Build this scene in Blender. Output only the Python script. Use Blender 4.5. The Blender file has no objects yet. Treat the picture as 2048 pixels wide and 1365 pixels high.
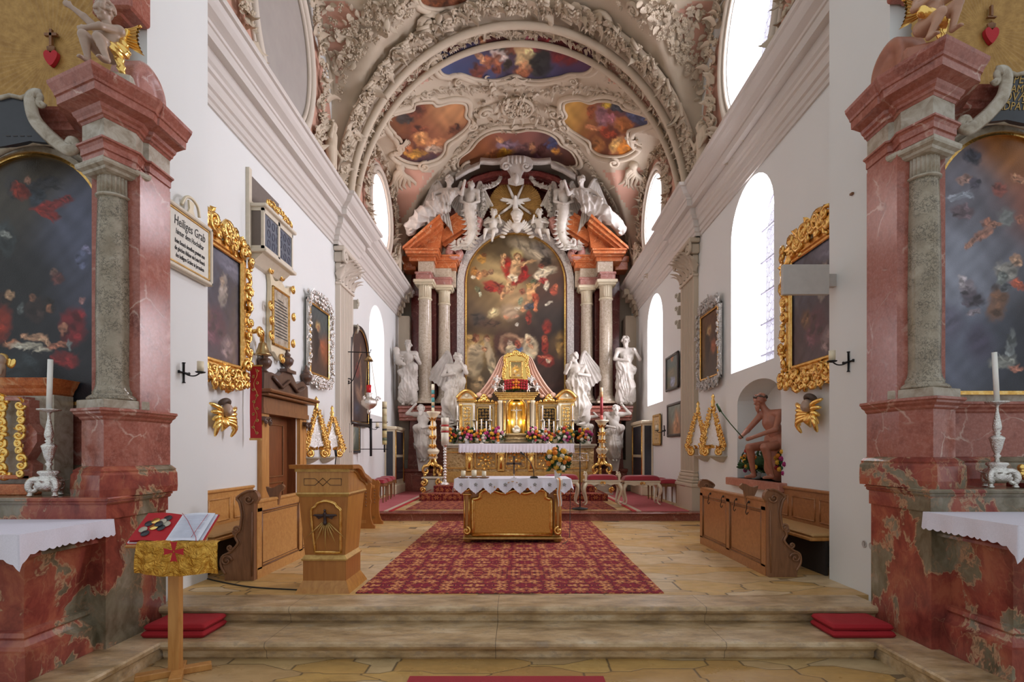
import bpy,math,random
import numpy as np
from mathutils import Vector,Matrix,Quaternion
PI=math.pi
COL=bpy.context.scene.collection
RNG=random.Random(7)
F_PX=1100.0;CAMZ=1.40;VX=1037.0;VY=905.0
def P(px,py,Y):
 """photo pixel at distance Y -> world point"""
 return Vector(((px-VX)*Y/F_PX,Y,CAMZ-(py-VY)*Y/F_PX))
def XZ(px,py,Y):
 p=P(px,py,Y);return(p.x,p.z)
# ------------------------------------------------------------ mesh builder
def rotz(a):return Matrix.Rotation(a,4,'Z')
def TR(loc=(0,0,0),rot=(0,0,0),sc=(1,1,1)):
 if not hasattr(sc,'__len__'):sc=(sc,sc,sc)
 m=Matrix.Translation(Vector(loc))
 m=m@Matrix.Rotation(rot[2],4,'Z')@Matrix.Rotation(rot[1],4,'Y')@Matrix.Rotation(rot[0],4,'X')
 return m@Matrix.Diagonal((sc[0],sc[1],sc[2],1))
def frame_m(o,x,y,z):
 return Matrix(((x[0],y[0],z[0],o[0]),(x[1],y[1],z[1],o[1]),(x[2],y[2],z[2],o[2]),(0,0,0,1)))
class MB:
 def __init__(s):
  s.V=[];s.F=[];s.n=0;s.C=[];s.S=[];s.M=None;s.Z=None
 def add(s,v,faces,smooth=True,m=None,col=None):
  v=np.asarray(v,dtype=np.float64).reshape(-1,3)
  if m is not None:
   a=np.array(m);v=v@a[:3,:3].T+a[:3,3]
   if a[0,0]*(a[1,1]*a[2,2]-a[1,2]*a[2,1])-a[0,1]*(a[1,0]*a[2,2]-a[1,2]*a[2,0])+a[0,2]*(a[1,0]*a[2,1]-a[1,1]*a[2,0])<0:
    faces=[tuple(f)[::-1]for f in faces]
  if s.M is not None:
   a=np.array(s.M);v=v@a[:3,:3].T+a[:3,3]
  n=s.n
  if isinstance(faces,np.ndarray):s.F.append(faces+n)
  else:s.F.append([tuple(i+n for i in f)for f in faces])
  s.S.append((len(faces),smooth))
  s.V.append(v);s.n+=len(v)
  if col is None:col=(1,1,1)
  c=np.asarray(col,dtype=np.float64)
  if c.ndim==1:c=np.tile(c[:3],(len(v),1))
  s.C.append(c)
  return s
 def box(s,c,d,rot=(0,0,0),bev=0.0,smooth=False,m=None):
  x,y,z=d[0]/2,d[1]/2,d[2]/2
  b=min(bev,x*.9,y*.9,z*.9)
  if b<=0:
   v=[(-x,-y,-z),(x,-y,-z),(x,y,-z),(-x,y,-z),(-x,-y,z),(x,-y,z),(x,y,z),(-x,y,z)]
   f=[(3,2,1,0),(4,5,6,7),(0,1,5,4),(1,2,6,5),(2,3,7,6),(3,0,4,7)]
  else:
   v=[];
   for sx in(-1,1):
    for sy in(-1,1):
     for sz in(-1,1):
      v+=[(sx*x,sy*(y-b),sz*(z-b)),(sx*(x-b),sy*y,sz*(z-b)),(sx*(x-b),sy*(y-b),sz*z)]
   def i(sx,sy,sz,k):return(((sx>0)*4+(sy>0)*2+(sz>0))*3+k)
   f=[]
   for sg in(-1,1):
    q=[i(sg,-1,-1,0),i(sg,1,-1,0),i(sg,1,1,0),i(sg,-1,1,0)];f.append(q if sg>0 else q[::-1])
    q=[i(-1,sg,-1,1),i(-1,sg,1,1),i(1,sg,1,1),i(1,sg,-1,1)];f.append(q if sg>0 else q[::-1])
    q=[i(-1,-1,sg,2),i(1,-1,sg,2),i(1,1,sg,2),i(-1,1,sg,2)];f.append(q if sg>0 else q[::-1])
   for a in(-1,1):
    for c2 in(-1,1):
     q=[i(a,c2,-1,0),i(a,c2,-1,1),i(a,c2,1,1),i(a,c2,1,0)];f.append(q if a*c2<0 else q[::-1])
     q=[i(a,-1,c2,0),i(a,-1,c2,2),i(a,1,c2,2),i(a,1,c2,0)];f.append(q if a*c2>0 else q[::-1])
     q=[i(-1,a,c2,1),i(-1,a,c2,2),i(1,a,c2,2),i(1,a,c2,1)];f.append(q if a*c2<0 else q[::-1])
     for d2 in(-1,1):
      q=[i(a,c2,d2,0),i(a,c2,d2,1),i(a,c2,d2,2)];f.append(q if a*c2*d2>0 else q[::-1])
  mm=TR(c,rot)
  if m is not None:mm=m@mm
  return s.add(v,[tuple(q)for q in f],smooth,mm)
 def box2(s,x0,x1,y0,y1,z0,z1,bev=0.0,m=None):
  return s.box(((x0+x1)/2,(y0+y1)/2,(z0+z1)/2),(abs(x1-x0),abs(y1-y0),abs(z1-z0)),bev=bev,m=m)
 def lathe(s,prof,c=(0,0,0),seg=20,m=None,smooth=True,ang=2*PI,a0=0,flute=None,sq=None):
  """prof = [(r, z)] bottom to top"""
  n=len(prof);full=abs(ang-2*PI)<1e-6;k=seg if full else seg+1
  A=a0+np.arange(k)*ang/seg
  R=np.array([p[0]for p in prof])[:,None]*np.ones(k)[None]
  if flute:R=R*(1+flute[1]*np.cos(flute[0]*A))[None]
  if sq:
   R=R/(np.abs(np.cos(A))**sq+np.abs(np.sin(A))**sq)[None]**(1/sq)
  Z=np.array([p[1]for p in prof])[:,None]*np.ones(k)[None]
  v=np.stack([R*np.cos(A),R*np.sin(A),Z],-1).reshape(-1,3)
  f=[]
  for i in range(n-1):
   for j in range(seg):
    j2=(j+1)%k
    f.append((i*k+j,i*k+j2,(i+1)*k+j2,(i+1)*k+j))
  if full:
   if prof[0][0]>1e-5:f.append(tuple(range(k))[::-1])
   if prof[-1][0]>1e-5:f.append(tuple((n-1)*k+j for j in range(k)))
  mm=Matrix.Translation(Vector(c))
  if m is not None:mm=m@mm
  return s.add(v,f,smooth,mm)
 def cyl(s,c,r,h,seg=16,r2=None,m=None,smooth=True):
  return s.lathe([(r,0),(r if r2 is None else r2,h)],c,seg,m,smooth)
 def ball(s,c,r,seg=12,m=None,rot=(0,0,0),rings=None):
  if not hasattr(r,'__len__'):r=(r,r,r)
  rings=rings or max(4,seg//2)
  prof=[(math.sin(PI*i/rings),-math.cos(PI*i/rings))for i in range(rings+1)]
  prof[0]=(1e-6,-1);prof[-1]=(1e-6,1)
  mm=TR(c,rot,r)
  if m is not None:mm=m@mm
  return s.lathe(prof,(0,0,0),seg,mm)
 def tube(s,pts,r,seg=8,closed=False,cap=True,flat=None,m=None):
  """pts list of 3-vectors, r number or list"""
  pts=[Vector(p)for p in pts];n=len(pts)
  if not hasattr(r,'__len__'):r=[r]*n
  T=[]
  for i in range(n):
   a=pts[i-1]if(i>0 or closed)else pts[i];b=pts[(i+1)%n]if(i<n-1 or closed)else pts[i]
   t=b-a;T.append(t.normalized()if t.length>1e-9 else Vector((0,0,1)))
  up=Vector((0,0,1))if abs(T[0].z)<.9 else Vector((0,1,0))
  u=T[0].cross(up).normalized();V=[]
  for i in range(n):
   u=(u-T[i]*u.dot(T[i]));u=u.normalized()if u.length>1e-6 else T[i].orthogonal().normalized()
   w=T[i].cross(u)
   for j in range(seg):
    a=2*PI*j/seg;fl=1 if flat is None else flat
    V.append(pts[i]+(u*math.cos(a)+w*math.sin(a)*fl)*r[i])
  f=[]
  for i in range(n if closed else n-1):
   i2=(i+1)%n
   for j in range(seg):
    j2=(j+1)%seg
    f.append((i*seg+j,i*seg+j2,i2*seg+j2,i2*seg+j))
  if cap and not closed:
   f.append(tuple(range(seg))[::-1]);f.append(tuple((n-1)*seg+j for j in range(seg)))
  return s.add([tuple(q)for q in V],f,True,m)
 def sweep(s,prof,path,closed=False,m=None,smooth=False,capends=True):
  """prof [(a,b)] : a = outward in-plane normal, b = along N. path = [(p, outward, N)] frames"""
  k=len(prof);V=[]
  for(p,u,w)in path:
   p=Vector(p);u=Vector(u);w=Vector(w)
   for a,b in prof:V.append(tuple(p+u*a+w*b))
  f=[];n=len(path)
  for i in range(n if closed else n-1):
   i2=(i+1)%n
   for j in range(k-1):
    f.append((i*k+j,i*k+j+1,i2*k+j+1,i2*k+j))
  if not closed and capends:
   f.append(tuple(range(k))[::-1]);f.append(tuple((n-1)*k+j for j in range(k)))
  return s.add(V,f,smooth,m)
 def prism(s,poly,y0,y1,axis='y',holes=(),m=None,smooth=False,bev=0.0):
  """poly in the plane perpendicular to axis: axis y -> (x,z); axis z -> (x,y); axis x -> (y,z)"""
  from mathutils.geometry import tessellate_polygon
  loops=[list(poly)]+[list(h)for h in holes]
  flat=[p for l in loops for p in l]
  tri=tessellate_polygon([[Vector((p[0],p[1],0))for p in l]for l in loops])
  n=len(flat)
  def mk(p,d):
   return(p[0],d,p[1])if axis=='y' else((p[0],p[1],d)if axis=='z' else(d,p[0],p[1]))
  V=[mk(p,y0)for p in flat]+[mk(p,y1)for p in flat]
  f=[]
  sg=-1 if axis=='y' else 1
  for t in tri:
   a,b,c=flat[t[0]],flat[t[1]],flat[t[2]]
   ar=(b[0]-a[0])*(c[1]-a[1])-(b[1]-a[1])*(c[0]-a[0])
   if abs(ar)<1e-12:continue
   t=tuple(t)
   if ar<0:t=t[::-1]
   up=(y1>y0)==(sg>0)
   f.append(tuple(i+n for i in t)if up else tuple(i+n for i in t)[::-1])
   f.append(t[::-1]if up else t)
  off=0
  for li,l in enumerate(loops):
   k=len(l)
   ar=sum(l[i][0]*l[(i+1)%k][1]-l[(i+1)%k][0]*l[i][1]for i in range(k))
   for i in range(k):
    j=(i+1)%k
    q=(off+i,off+j,off+j+n,off+i+n)
    fl=(ar>0)==((y1>y0)==(sg>0))
    if li>0:fl=not fl
    f.append(q if fl else q[::-1])
   off+=k
  return s.add(V,f,smooth,m)
 def grid(s,fn,nu,nv,m=None,smooth=True,closeu=False,col=None,flip=False):
  V=[];Cc=[]
  for j in range(nv+1):
   for i in range(nu+(0 if closeu else 1)):
    V.append(tuple(fn(i/nu,j/nv)))
    if col:Cc.append(col(i/nu,j/nv))
  w=nu if closeu else nu+1;f=[]
  for j in range(nv):
   for i in range(nu):
    i2=(i+1)%w if closeu else i+1
    q=(j*w+i,j*w+i2,(j+1)*w+i2,(j+1)*w+i)
    f.append(q[::-1]if flip else q)
  return s.add(V,f,smooth,m,col=np.array(Cc)if col else None)
 def merge(s,o,m=None):
  off=s.n
  for v,c in zip(o.V,o.C):
   if m is not None:
    a=np.array(m);v=v@a[:3,:3].T+a[:3,3]
   s.V.append(v);s.C.append(c);s.n+=len(v)
  for f in o.F:
   s.F.append(f+off if isinstance(f,np.ndarray)else[tuple(i+off for i in q)for q in f])
  s.S+=o.S
  return s
 def build_lr(s,name,mat,parent,xc):
  for sg in(-1,1):
   m=MB();idx=[i for i,v in enumerate(s.V)if(v[:,0].mean()-xc)*sg>=0];off=np.cumsum([0]+[len(v)for v in s.V])
   for i in idx:
    F=s.F[i];F=F-off[i]if isinstance(F,np.ndarray)else[tuple(q-int(off[i])for q in f)for f in F]
    m.add(s.V[i],F,s.S[i][1],None,s.C[i])
   if idx:o=m.build(name,mat,parent)
  return o
 def build(s,name,mat,parent=None,local=False,color=False,auto=None):
  V=np.concatenate(s.V)if s.V else np.zeros((0,3))
  if s.Z:V[:,2]=np.where(V[:,2]>-.1,V[:,2]*s.Z[0]+s.Z[1],V[:,2])
  if parent is not None and not local:
   mw=Matrix.Identity(4);q=parent
   while q is not None:mw=Matrix.Translation(q.location)@Matrix.Rotation(q.rotation_euler.z,4,'Z')@mw;q=q.parent
   inv=np.array(mw.inverted())
   V=V@inv[:3,:3].T+inv[:3,3]
  me=bpy.data.meshes.new(name)
  cnt=[];idx=[];sm=[]
  for f,(k,smooth)in zip(s.F,s.S):
   if isinstance(f,np.ndarray):
    cnt.append(np.full(len(f),f.shape[1]));idx.append(f.ravel())
   else:
    cnt.append(np.array([len(q)for q in f]));idx.append(np.array([i for q in f for i in q]))
   sm.append(np.full(k,smooth))
  cnt=np.concatenate(cnt).astype(np.int32);idx=np.concatenate(idx).astype(np.int32);sm=np.concatenate(sm)
  me.vertices.add(len(V));me.vertices.foreach_set('co',V.astype(np.float32).ravel())
  me.loops.add(len(idx));me.loops.foreach_set('vertex_index',idx)
  me.polygons.add(len(cnt));st=np.concatenate([[0],np.cumsum(cnt)[:-1]]).astype(np.int32)
  me.polygons.foreach_set('loop_start',st);me.polygons.foreach_set('loop_total',cnt)
  me.polygons.foreach_set('use_smooth',sm)
  if color:
   a=me.color_attributes.new('Col','FLOAT_COLOR','POINT')
   C=np.concatenate(s.C);C=np.concatenate([C,np.ones((len(C),1))],1)
   a.data.foreach_set('color',C.astype(np.float32).ravel())
  me.update(calc_edges=True);me.validate()
  o=bpy.data.objects.new(name,me);COL.objects.link(o)
  if mat is not None:me.materials.append(mat)
  if parent is not None:o.parent=parent
  return o
def tag(o,label,cat,group=None,kind=None):
 if label:o['label']=label
 if cat:o['category']=cat
 if group:o['group']=group
 if kind:o['kind']=kind
 return o
def thing(name,label,cat,loc=(0,0,0),rz=0.0,group=None):
 o=bpy.data.objects.new(name,None);COL.objects.link(o)
 o.location=loc;o.rotation_euler=(0,0,rz);o.empty_display_size=.1
 return tag(o,label,cat,group)
def struct(mb,name,mat,color=False):
 o=mb.build(name,mat,color=color);o['kind']='structure';return o
def copy_tree(o,parent=None):
 c=o.copy();COL.objects.link(c);c.parent=parent
 for ch in list(o.children):copy_tree(ch,c)
 return c
def dup(o,loc,rz,label,group=None):
 c=copy_tree(o);c.location=loc;c.rotation_euler=(0,0,rz)
 if label:c['label']=label
 if group:c['group']=group
 return c
# ------------------------------------------------------------ implicit bodies
def surface_nets(f,lo,hi,vox):
 """f(P[n,3])->d ; returns verts, quads of the zero surface"""
 lo=np.array(lo,float)-vox*2;hi=np.array(hi,float)+vox*2
 n=np.maximum(3,np.ceil((hi-lo)/vox).astype(int)+1)
 xs=[lo[i]+np.arange(n[i])*vox for i in range(3)]
 G=np.stack(np.meshgrid(*xs,indexing='ij'),-1)
 D=f(G.reshape(-1,3)).reshape(n)
 neg=D<0
 c=neg.astype(int)
 cells=np.zeros(n-1,int);acc=np.zeros(tuple(n-1)+(3,));cnt=np.zeros(n-1)
 for i in(0,1):
  for j in(0,1):
   for k in(0,1):
    cells+=c[i:n[0]-1+i,j:n[1]-1+j,k:n[2]-1+k]
 act=(cells>0)&(cells<8)
 for ax in range(3):
  o1,o2=[a for a in range(3)if a!=ax]
  for a in(0,1):
   for b in(0,1):
    s0=[slice(0,n[0]-1),slice(0,n[1]-1),slice(0,n[2]-1)]
    s0[o1]=slice(a,n[o1]-1+a);s0[o2]=slice(b,n[o2]-1+b)
    s1=list(s0);s1[ax]=slice(1,n[ax])
    d0=D[tuple(s0)];d1=D[tuple(s1)]
    m=(d0<0)!=(d1<0)
    t=np.where(m,d0/np.where(m,d0-d1,1),0)
    acc[...,ax]+=np.where(m,t,0);acc[...,o1]+=np.where(m,a,0);acc[...,o2]+=np.where(m,b,0)
    cnt+=m
 ids=-np.ones(n-1,int);ii=np.argwhere(act);ids[act]=np.arange(len(ii))
 V=lo+(ii+acc[act]/np.maximum(cnt[act],1)[:,None])*vox
 Q=[]
 for ax in range(3):
  o1,o2=[(1,2),(2,0),(0,1)][ax]
  s0=[slice(1,n[0]-1),slice(1,n[1]-1),slice(1,n[2]-1)];s0[ax]=slice(0,n[ax]-1)
  s1=list(s0);s1[ax]=slice(1,n[ax])
  a=neg[tuple(s0)];b=neg[tuple(s1)]
  for inv,m in((0,a&~b),(1,~a&b)):
   p=np.argwhere(m)
   if not len(p):continue
   off=np.array([1,1,1]);off[ax]=0;p=p+off
   def cid(d1,d2):
    q=p.copy();q[:,o1]+=d1;q[:,o2]+=d2
    return ids[q[:,0],q[:,1],q[:,2]]
   q=np.stack([cid(-1,-1),cid(0,-1),cid(0,0),cid(-1,0)],-1)
   Q.append(q[:,::-1]if inv else q)
 Q=np.concatenate(Q)if Q else np.zeros((0,4),int)
 return V,Q
def d_cap(p,a,b,ra,rb):
 a=np.array(a,float);b=np.array(b,float);ab=b-a
 t=np.clip((p-a)@ab/max(1e-9,ab@ab),0,1)
 return np.linalg.norm(p-a-t[:,None]*ab,axis=1)-(ra+(rb-ra)*t)
def d_ell(p,c,r,R=None):
 q=p-np.array(c,float)
 if R is not None:q=q@np.array(R.to_3x3())
 r=np.array(r,float)
 k0=np.linalg.norm(q/r,axis=1);k1=np.linalg.norm(q/(r*r),axis=1)
 return k0*(k0-1)/np.maximum(k1,1e-9)
def smin(a,b,k):
 h=np.clip(.5+.5*(b-a)/k,0,1)
 return b+(a-b)*h-k*h*(1-h)
def sdf_eval(prims,p,k):
 d=None
 for pr in prims:
  if pr[0]=='c':e=d_cap(p,*pr[1:])
  else:e=d_ell(p,*pr[1:])
  d=e if d is None else smin(d,e,k)
 return d
def bounds(prims):
 lo=np.full(3,1e9);hi=-lo
 for pr in prims:
  if pr[0]=='c':
   for q,r in((pr[1],pr[3]),(pr[2],pr[4])):
    lo=np.minimum(lo,np.array(q)-r);hi=np.maximum(hi,np.array(q)+r)
  else:
   r=max(pr[2]);lo=np.minimum(lo,np.array(pr[1])-r);hi=np.maximum(hi,np.array(pr[1])+r)
 return lo,hi
def body(prims,vox,k=.03,disp=None,pad=0.03,cut=None):
 """prims: ('c', a, b, ra, rb) tapered limb, ('e', c, radii[, R]) ellipsoid -> MB of one continuous surface"""
 lo,hi=bounds(prims);lo=lo-pad;hi=hi+pad
 def f(p):
  d=sdf_eval(prims,p,k)
  if disp:d=d-disp(p)
  if cut:d=np.maximum(d,cut(p))
  return d
 V,Q=surface_nets(f,lo,hi,vox)
 mb=MB()
 if len(Q):mb.add(V,Q,True)
 return mb
# ------------------------------------------------------------ materials
MATS={}
class NT:
 def __init__(s,name):
  s.mat=bpy.data.materials.new(name);s.mat.use_nodes=True
  s.t=s.mat.node_tree;s.t.nodes.clear()
  s.out=s.t.nodes.new('ShaderNodeOutputMaterial');s.b=s.t.nodes.new('ShaderNodeBsdfPrincipled')
  s.t.links.new(s.b.outputs[0],s.out.inputs[0]);s._co=None
  MATS[name]=s.mat
 def n(s,typ,inp=None,**kw):
  nd=s.t.nodes.new(typ)
  for k,v in kw.items():setattr(nd,k,v)
  for k,v in(inp or{}).items():s.set(nd.inputs[k],v)
  return nd
 def set(s,sock,v):
  if isinstance(v,bpy.types.NodeSocket):s.t.links.new(v,sock)
  elif isinstance(v,(tuple,list))and len(v)==3 and sock.type=='RGBA':sock.default_value=(*v,1)
  else:sock.default_value=v
 def obj(s):
  if s._co is None:s._co=s.n('ShaderNodeNewGeometry').outputs['Position']
  return s._co
 def mapping(s,sc=(1,1,1),rot=(0,0,0),loc=(0,0,0),co=None):
  return s.n('ShaderNodeMapping',{'Vector':co or s.obj(),'Scale':sc,'Rotation':rot,'Location':loc}).outputs[0]
 def noise(s,scale,detail=3,rough=.55,co=None,dist=0.0,out='Fac'):
  return s.n('ShaderNodeTexNoise',{'Vector':co or s.obj(),'Scale':scale,'Detail':detail,'Roughness':rough,'Distortion':dist}).outputs[out]
 def vor(s,scale,co=None,feature='F1',out='Distance',rnd=1.0,dist='EUCLIDEAN'):
  nd=s.n('ShaderNodeTexVoronoi',{'Vector':co or s.obj(),'Scale':scale,'Randomness':rnd},feature=feature)
  nd.distance=dist
  return nd.outputs[out]
 def ramp(s,fac,stops,interp='LINEAR'):
  nd=s.n('ShaderNodeValToRGB',{'Fac':fac});cr=nd.color_ramp;cr.interpolation=interp
  while len(cr.elements)<len(stops):cr.elements.new(.5)
  for e,(p,c)in zip(cr.elements,stops):
   e.position=p;e.color=(*c,1)if hasattr(c,'__len__')else(c,c,c,1)
  return nd.outputs[0]
 def mix(s,fac,a,b,mode='MIX'):
  nd=s.n('ShaderNodeMix',data_type='RGBA',blend_type=mode)
  s.set(nd.inputs[0],fac);s.set(nd.inputs[6],a);s.set(nd.inputs[7],b)
  return nd.outputs[2]
 def math(s,op,a,b=0.0,c=None):
  nd=s.n('ShaderNodeMath',operation=op);s.set(nd.inputs[0],a);s.set(nd.inputs[1],b)
  if c is not None:s.set(nd.inputs[2],c)
  return nd.outputs[0]
 def bump(s,h,strength=.3,dist=.01,normal=None):
  inp={'Height':h,'Strength':strength,'Distance':dist}
  if normal is not None:inp['Normal']=normal
  return s.n('ShaderNodeBump',inp).outputs[0]
 def fin(s,col=None,rough=.5,metal=0.0,bump=None,**kw):
  if col is not None:s.set(s.b.inputs['Base Color'],col)
  s.set(s.b.inputs['Roughness'],rough);s.set(s.b.inputs['Metallic'],metal)
  if bump is not None:s.t.links.new(bump,s.b.inputs['Normal'])
  for k,v in kw.items():s.set(s.b.inputs[k.replace('_',' ')],v)
  return s.mat
def srgb(r,g,b):
 f=lambda c:(c/255/12.92)if c/255<=.04045 else((c/255+.055)/1.055)**2.4
 return(f(r),f(g),f(b))
def plain(name,col,rough=.5,metal=0.0,bs=None,bstr=.2,var=.12,**kw):
 t=NT(name);nz=t.noise(bs or 14,3)
 c=t.mix(t.math('MULTIPLY',nz,1.0),tuple(x*(1-var)for x in col),tuple(min(1,x*(1+var))for x in col))
 bm=t.bump(t.noise((bs or 14)*2,3),bstr,.004)if bs else None
 return t.fin(c,rough,metal,bm,**kw)
def make_materials():
 M={}
 def plaster(name,c,r=.65,bs=.08):
  t=NT(name);n1=t.noise(1.1,4);n2=t.noise(9,3)
  col=t.mix(n1,tuple(x*.95 for x in c),c)
  return t.fin(col,r,0,t.bump(n2,bs,.01))
 M['plaster']=plaster('plaster',(.765,.785,.77))
 M['reveal']=plaster('reveal_plaster',(.86,.86,.85))
 M['stucco']=plaster('stucco',(.57,.48,.36),.7,.2)
 M['stucco_trim']=plaster('stucco_trim',(.62,.55,.46),.6,.1)
 M['pinkfield']=plaster('pink_stucco_field',(.60,.34,.25),.8,.15)
 M['cornice']=plaster('cornice_paint',(.64,.60,.555),.38,.05)
 M['beigewall']=plaster('beige_stucco',(.52,.44,.33),.6,.1)
 t=NT('statue_stucco');M['statue']=t.fin(t.ramp(t.noise(3.5,4),[(.3,(.42,.38,.33)),(.65,(.62,.585,.53))]),.6,0,t.bump(t.noise(24,3),.25,.01))
 t=NT('carved_white');v=t.vor(10,t.mapping((1,1,1)),'SMOOTH_F1')
 M['carved']=t.fin(t.ramp(t.noise(30,3),[(.3,(.50,.46,.42)),(.6,(.74,.71,.67))]),.4,0,t.bump(t.math('ADD',v,t.math('MULTIPLY',t.noise(26,2,.6,dist=1.2),.9)),1.0,.05))
 def marble(name,dark,mid,light,vein,scale=1.0,rough=.16,veinw=.025,vamt=.75):
  t=NT(name);co=t.mapping((scale,scale,scale))
  w=t.noise(1.6,5,.6,co,1.0,'Color')
  wco=t.mix(.35,co,w,'ADD')
  n=t.noise(2.2,7,.62,wco,.6)
  col=t.ramp(n,[(.30,dark),(.45,mid),(.56,mid),(.68,light)])
  fine=t.ramp(t.noise(26,5,.75,co),[(.45,0.0),(.7,.75)])
  col=t.mix(fine,col,light);col=t.mix(t.ramp(t.noise(11,5,.7,co),[(.5,0.0),(.7,.6)]),col,dark)
  e=t.vor(1.6,wco,'DISTANCE_TO_EDGE')
  vm=t.ramp(e,[(0,1.0),(veinw,0.0)])
  vm=t.math('MULTIPLY',vm,t.math('MULTIPLY',t.ramp(t.noise(2.1,2,.5,co),[(.45,0.0),(.6,1.0)]),vamt))
  col=t.mix(vm,col,vein)
  return t.fin(col,rough,0,None)
 M['redmarble']=marble('red_marble',(.19,.055,.040),(.35,.115,.082),(.48,.21,.165),(.66,.48,.40),1.5)
 M['darkred']=marble('dark_red_marble',(.07,.014,.012),(.15,.028,.024),(.24,.06,.05),(.36,.17,.13),2.0)
 M['orange']=marble('orange_marble',(.28,.055,.015),(.52,.13,.035),(.70,.29,.11),(.78,.52,.30),3.2,.3,.05,.7)
 M['pinkmarble']=marble('pink_marble',(.26,.09,.075),(.40,.17,.14),(.55,.32,.27),(.7,.6,.55),4.0,.35,.05,.6)
 M['steppink']=marble('red_step_marble',(.17,.045,.03),(.24,.065,.045),(.36,.13,.09),(.5,.3,.2),1.6,.22)
 t=NT('patch_marble');co=t.mapping((.85,.85,.6),(.25,.35,.2));w=t.noise(1.3,5,.6,co,.6,'Color');wco=t.mix(.5,co,w,'ADD')
 n=t.noise(2.1,6,.6,wco,.3)
 red=t.ramp(t.noise(4.5,5,.65,wco),[(.32,(.16,.035,.028)),(.5,(.30,.07,.05)),(.62,(.42,.13,.075))])
 grey=t.ramp(t.noise(6,5,.6,wco),[(.3,(.10,.08,.045)),(.55,(.22,.19,.13)),(.75,(.36,.32,.25))])
 col=t.mix(t.ramp(n,[(.485,0.0),(.525,1.0)]),red,grey)
 e=t.vor(5.5,t.mix(.25,wco,t.noise(5,4,.6,co,0,'Color'),'ADD'),'DISTANCE_TO_EDGE')
 col=t.mix(t.math('MULTIPLY',t.ramp(e,[(0,1.0),(.035,0.0)]),t.ramp(t.noise(2.8,2,.5),[(.42,0.0),(.65,.5)])),col,(.50,.27,.15))
 edge=t.ramp(t.math('ABSOLUTE',t.math('SUBTRACT',n,.505)),[(0,.8),(.012,0.0)])
 M['patch']=t.fin(t.mix(edge,col,(.55,.34,.2)),.2,0,None)
 t=NT('grey_scagliola');co=t.mapping((1,1,1));w=t.noise(14,4,.6,co,1.5,'Color');wco=t.mix(.12,co,w,'ADD')
 e=t.vor(27,wco,'DISTANCE_TO_EDGE');base=t.ramp(t.noise(6,5,.65,wco),[(.3,(.23,.185,.125)),(.6,(.38,.33,.25)),(.75,(.47,.43,.36))])
 M['grey']=t.fin(t.mix(t.math('MULTIPLY',t.ramp(e,[(0,1.0),(.10,0.0)]),t.ramp(t.noise(7,3),[(.38,0.0),(.52,.9)])),base,(.06,.05,.035)),.13,0,None)
 t=NT('grey_plain_marble');M['greyplain']=t.fin(t.ramp(t.noise(9,6,.65,dist=.5),[(.3,(.25,.20,.14)),(.5,(.42,.37,.29)),(.7,(.54,.50,.43))]),.22,0,None)
 t=NT('beige_column_marble');co=t.obj()
 M['beigemarble']=t.fin(t.ramp(t.noise(16,6,.7,dist=.8),[(.3,(.36,.28,.19)),(.5,(.54,.46,.35)),(.7,(.68,.62,.52))]),.14,0,None)
 def slabs(name,sx,sy,c1,c2,c3,rough=.28):
  t=NT(name);co=t.mapping((sx,sy,1));wco=co
  cell=t.vor(1,wco,'F1','Color',.85,'MANHATTAN')
  d1=t.vor(1,wco,'F1','Distance',.85,'MANHATTAN');d2=t.vor(1,wco,'F2','Distance',.85,'MANHATTAN')
  e=t.math('SUBTRACT',d2,d1)
  sep=t.n('ShaderNodeSeparateColor',{'Color':cell}).outputs[0]
  base=t.ramp(sep,[(.0,c1),(.35,c2),(.7,c3),(1,c1)])
  nz=t.noise(5,6,.65,t.mapping((1,2.2,1)));base=t.mix(t.ramp(nz,[(.35,.4),(.6,0.0)]),base,tuple(x*.55 for x in c2))
  base=t.mix(t.math('MULTIPLY',t.noise(26,4,.7),.2),base,c3)
  j=t.ramp(e,[(.008,1.0),(.035,0.0)])
  col=t.mix(t.math('MULTIPLY',j,.8),base,(.07,.05,.035))
  bm=t.bump(t.ramp(e,[(0,0.0),(.05,1.0)]),.35,.006)
  return t.fin(col,t.ramp(t.noise(4,4),[(.3,rough*.7),(.7,rough*1.5)]),0,bm)
 M['slabs']=slabs('limestone_slabs',1.05,2.3,(.66,.42,.14),(.54,.31,.085),(.68,.53,.32),.42)
 M['slabsn']=slabs('nave_slabs',1.25,2.5,(.58,.37,.11),(.44,.24,.07),(.55,.43,.25),.3)
 t=NT('worn_step_stone');n=t.noise(2.6,7,.66,t.mapping((1,2.5,3)));c=t.ramp(n,[(.32,(.24,.16,.08)),(.47,(.46,.32,.17)),(.6,(.60,.45,.27)),(.75,(.68,.57,.40))])
 st=t.ramp(t.noise(9,6,.7,t.mapping((1,1.5,2))),[(.52,0.0),(.62,.6)])
 sx=t.n('ShaderNodeSeparateXYZ',{'Vector':t.obj()}).outputs[0];jn=t.math('LESS_THAN',t.math('ABSOLUTE',t.math('SUBTRACT',t.math('FRACT',t.math('MULTIPLY_ADD',sx,.53,30.6)),.5)),.0016)
 M['step']=t.fin(t.mix(t.math('MULTIPLY',jn,.7),t.mix(st,c,(.34,.26,.18)),(.08,.06,.04)),.34,0,t.bump(t.noise(20,5,.7),.25,.01))
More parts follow.
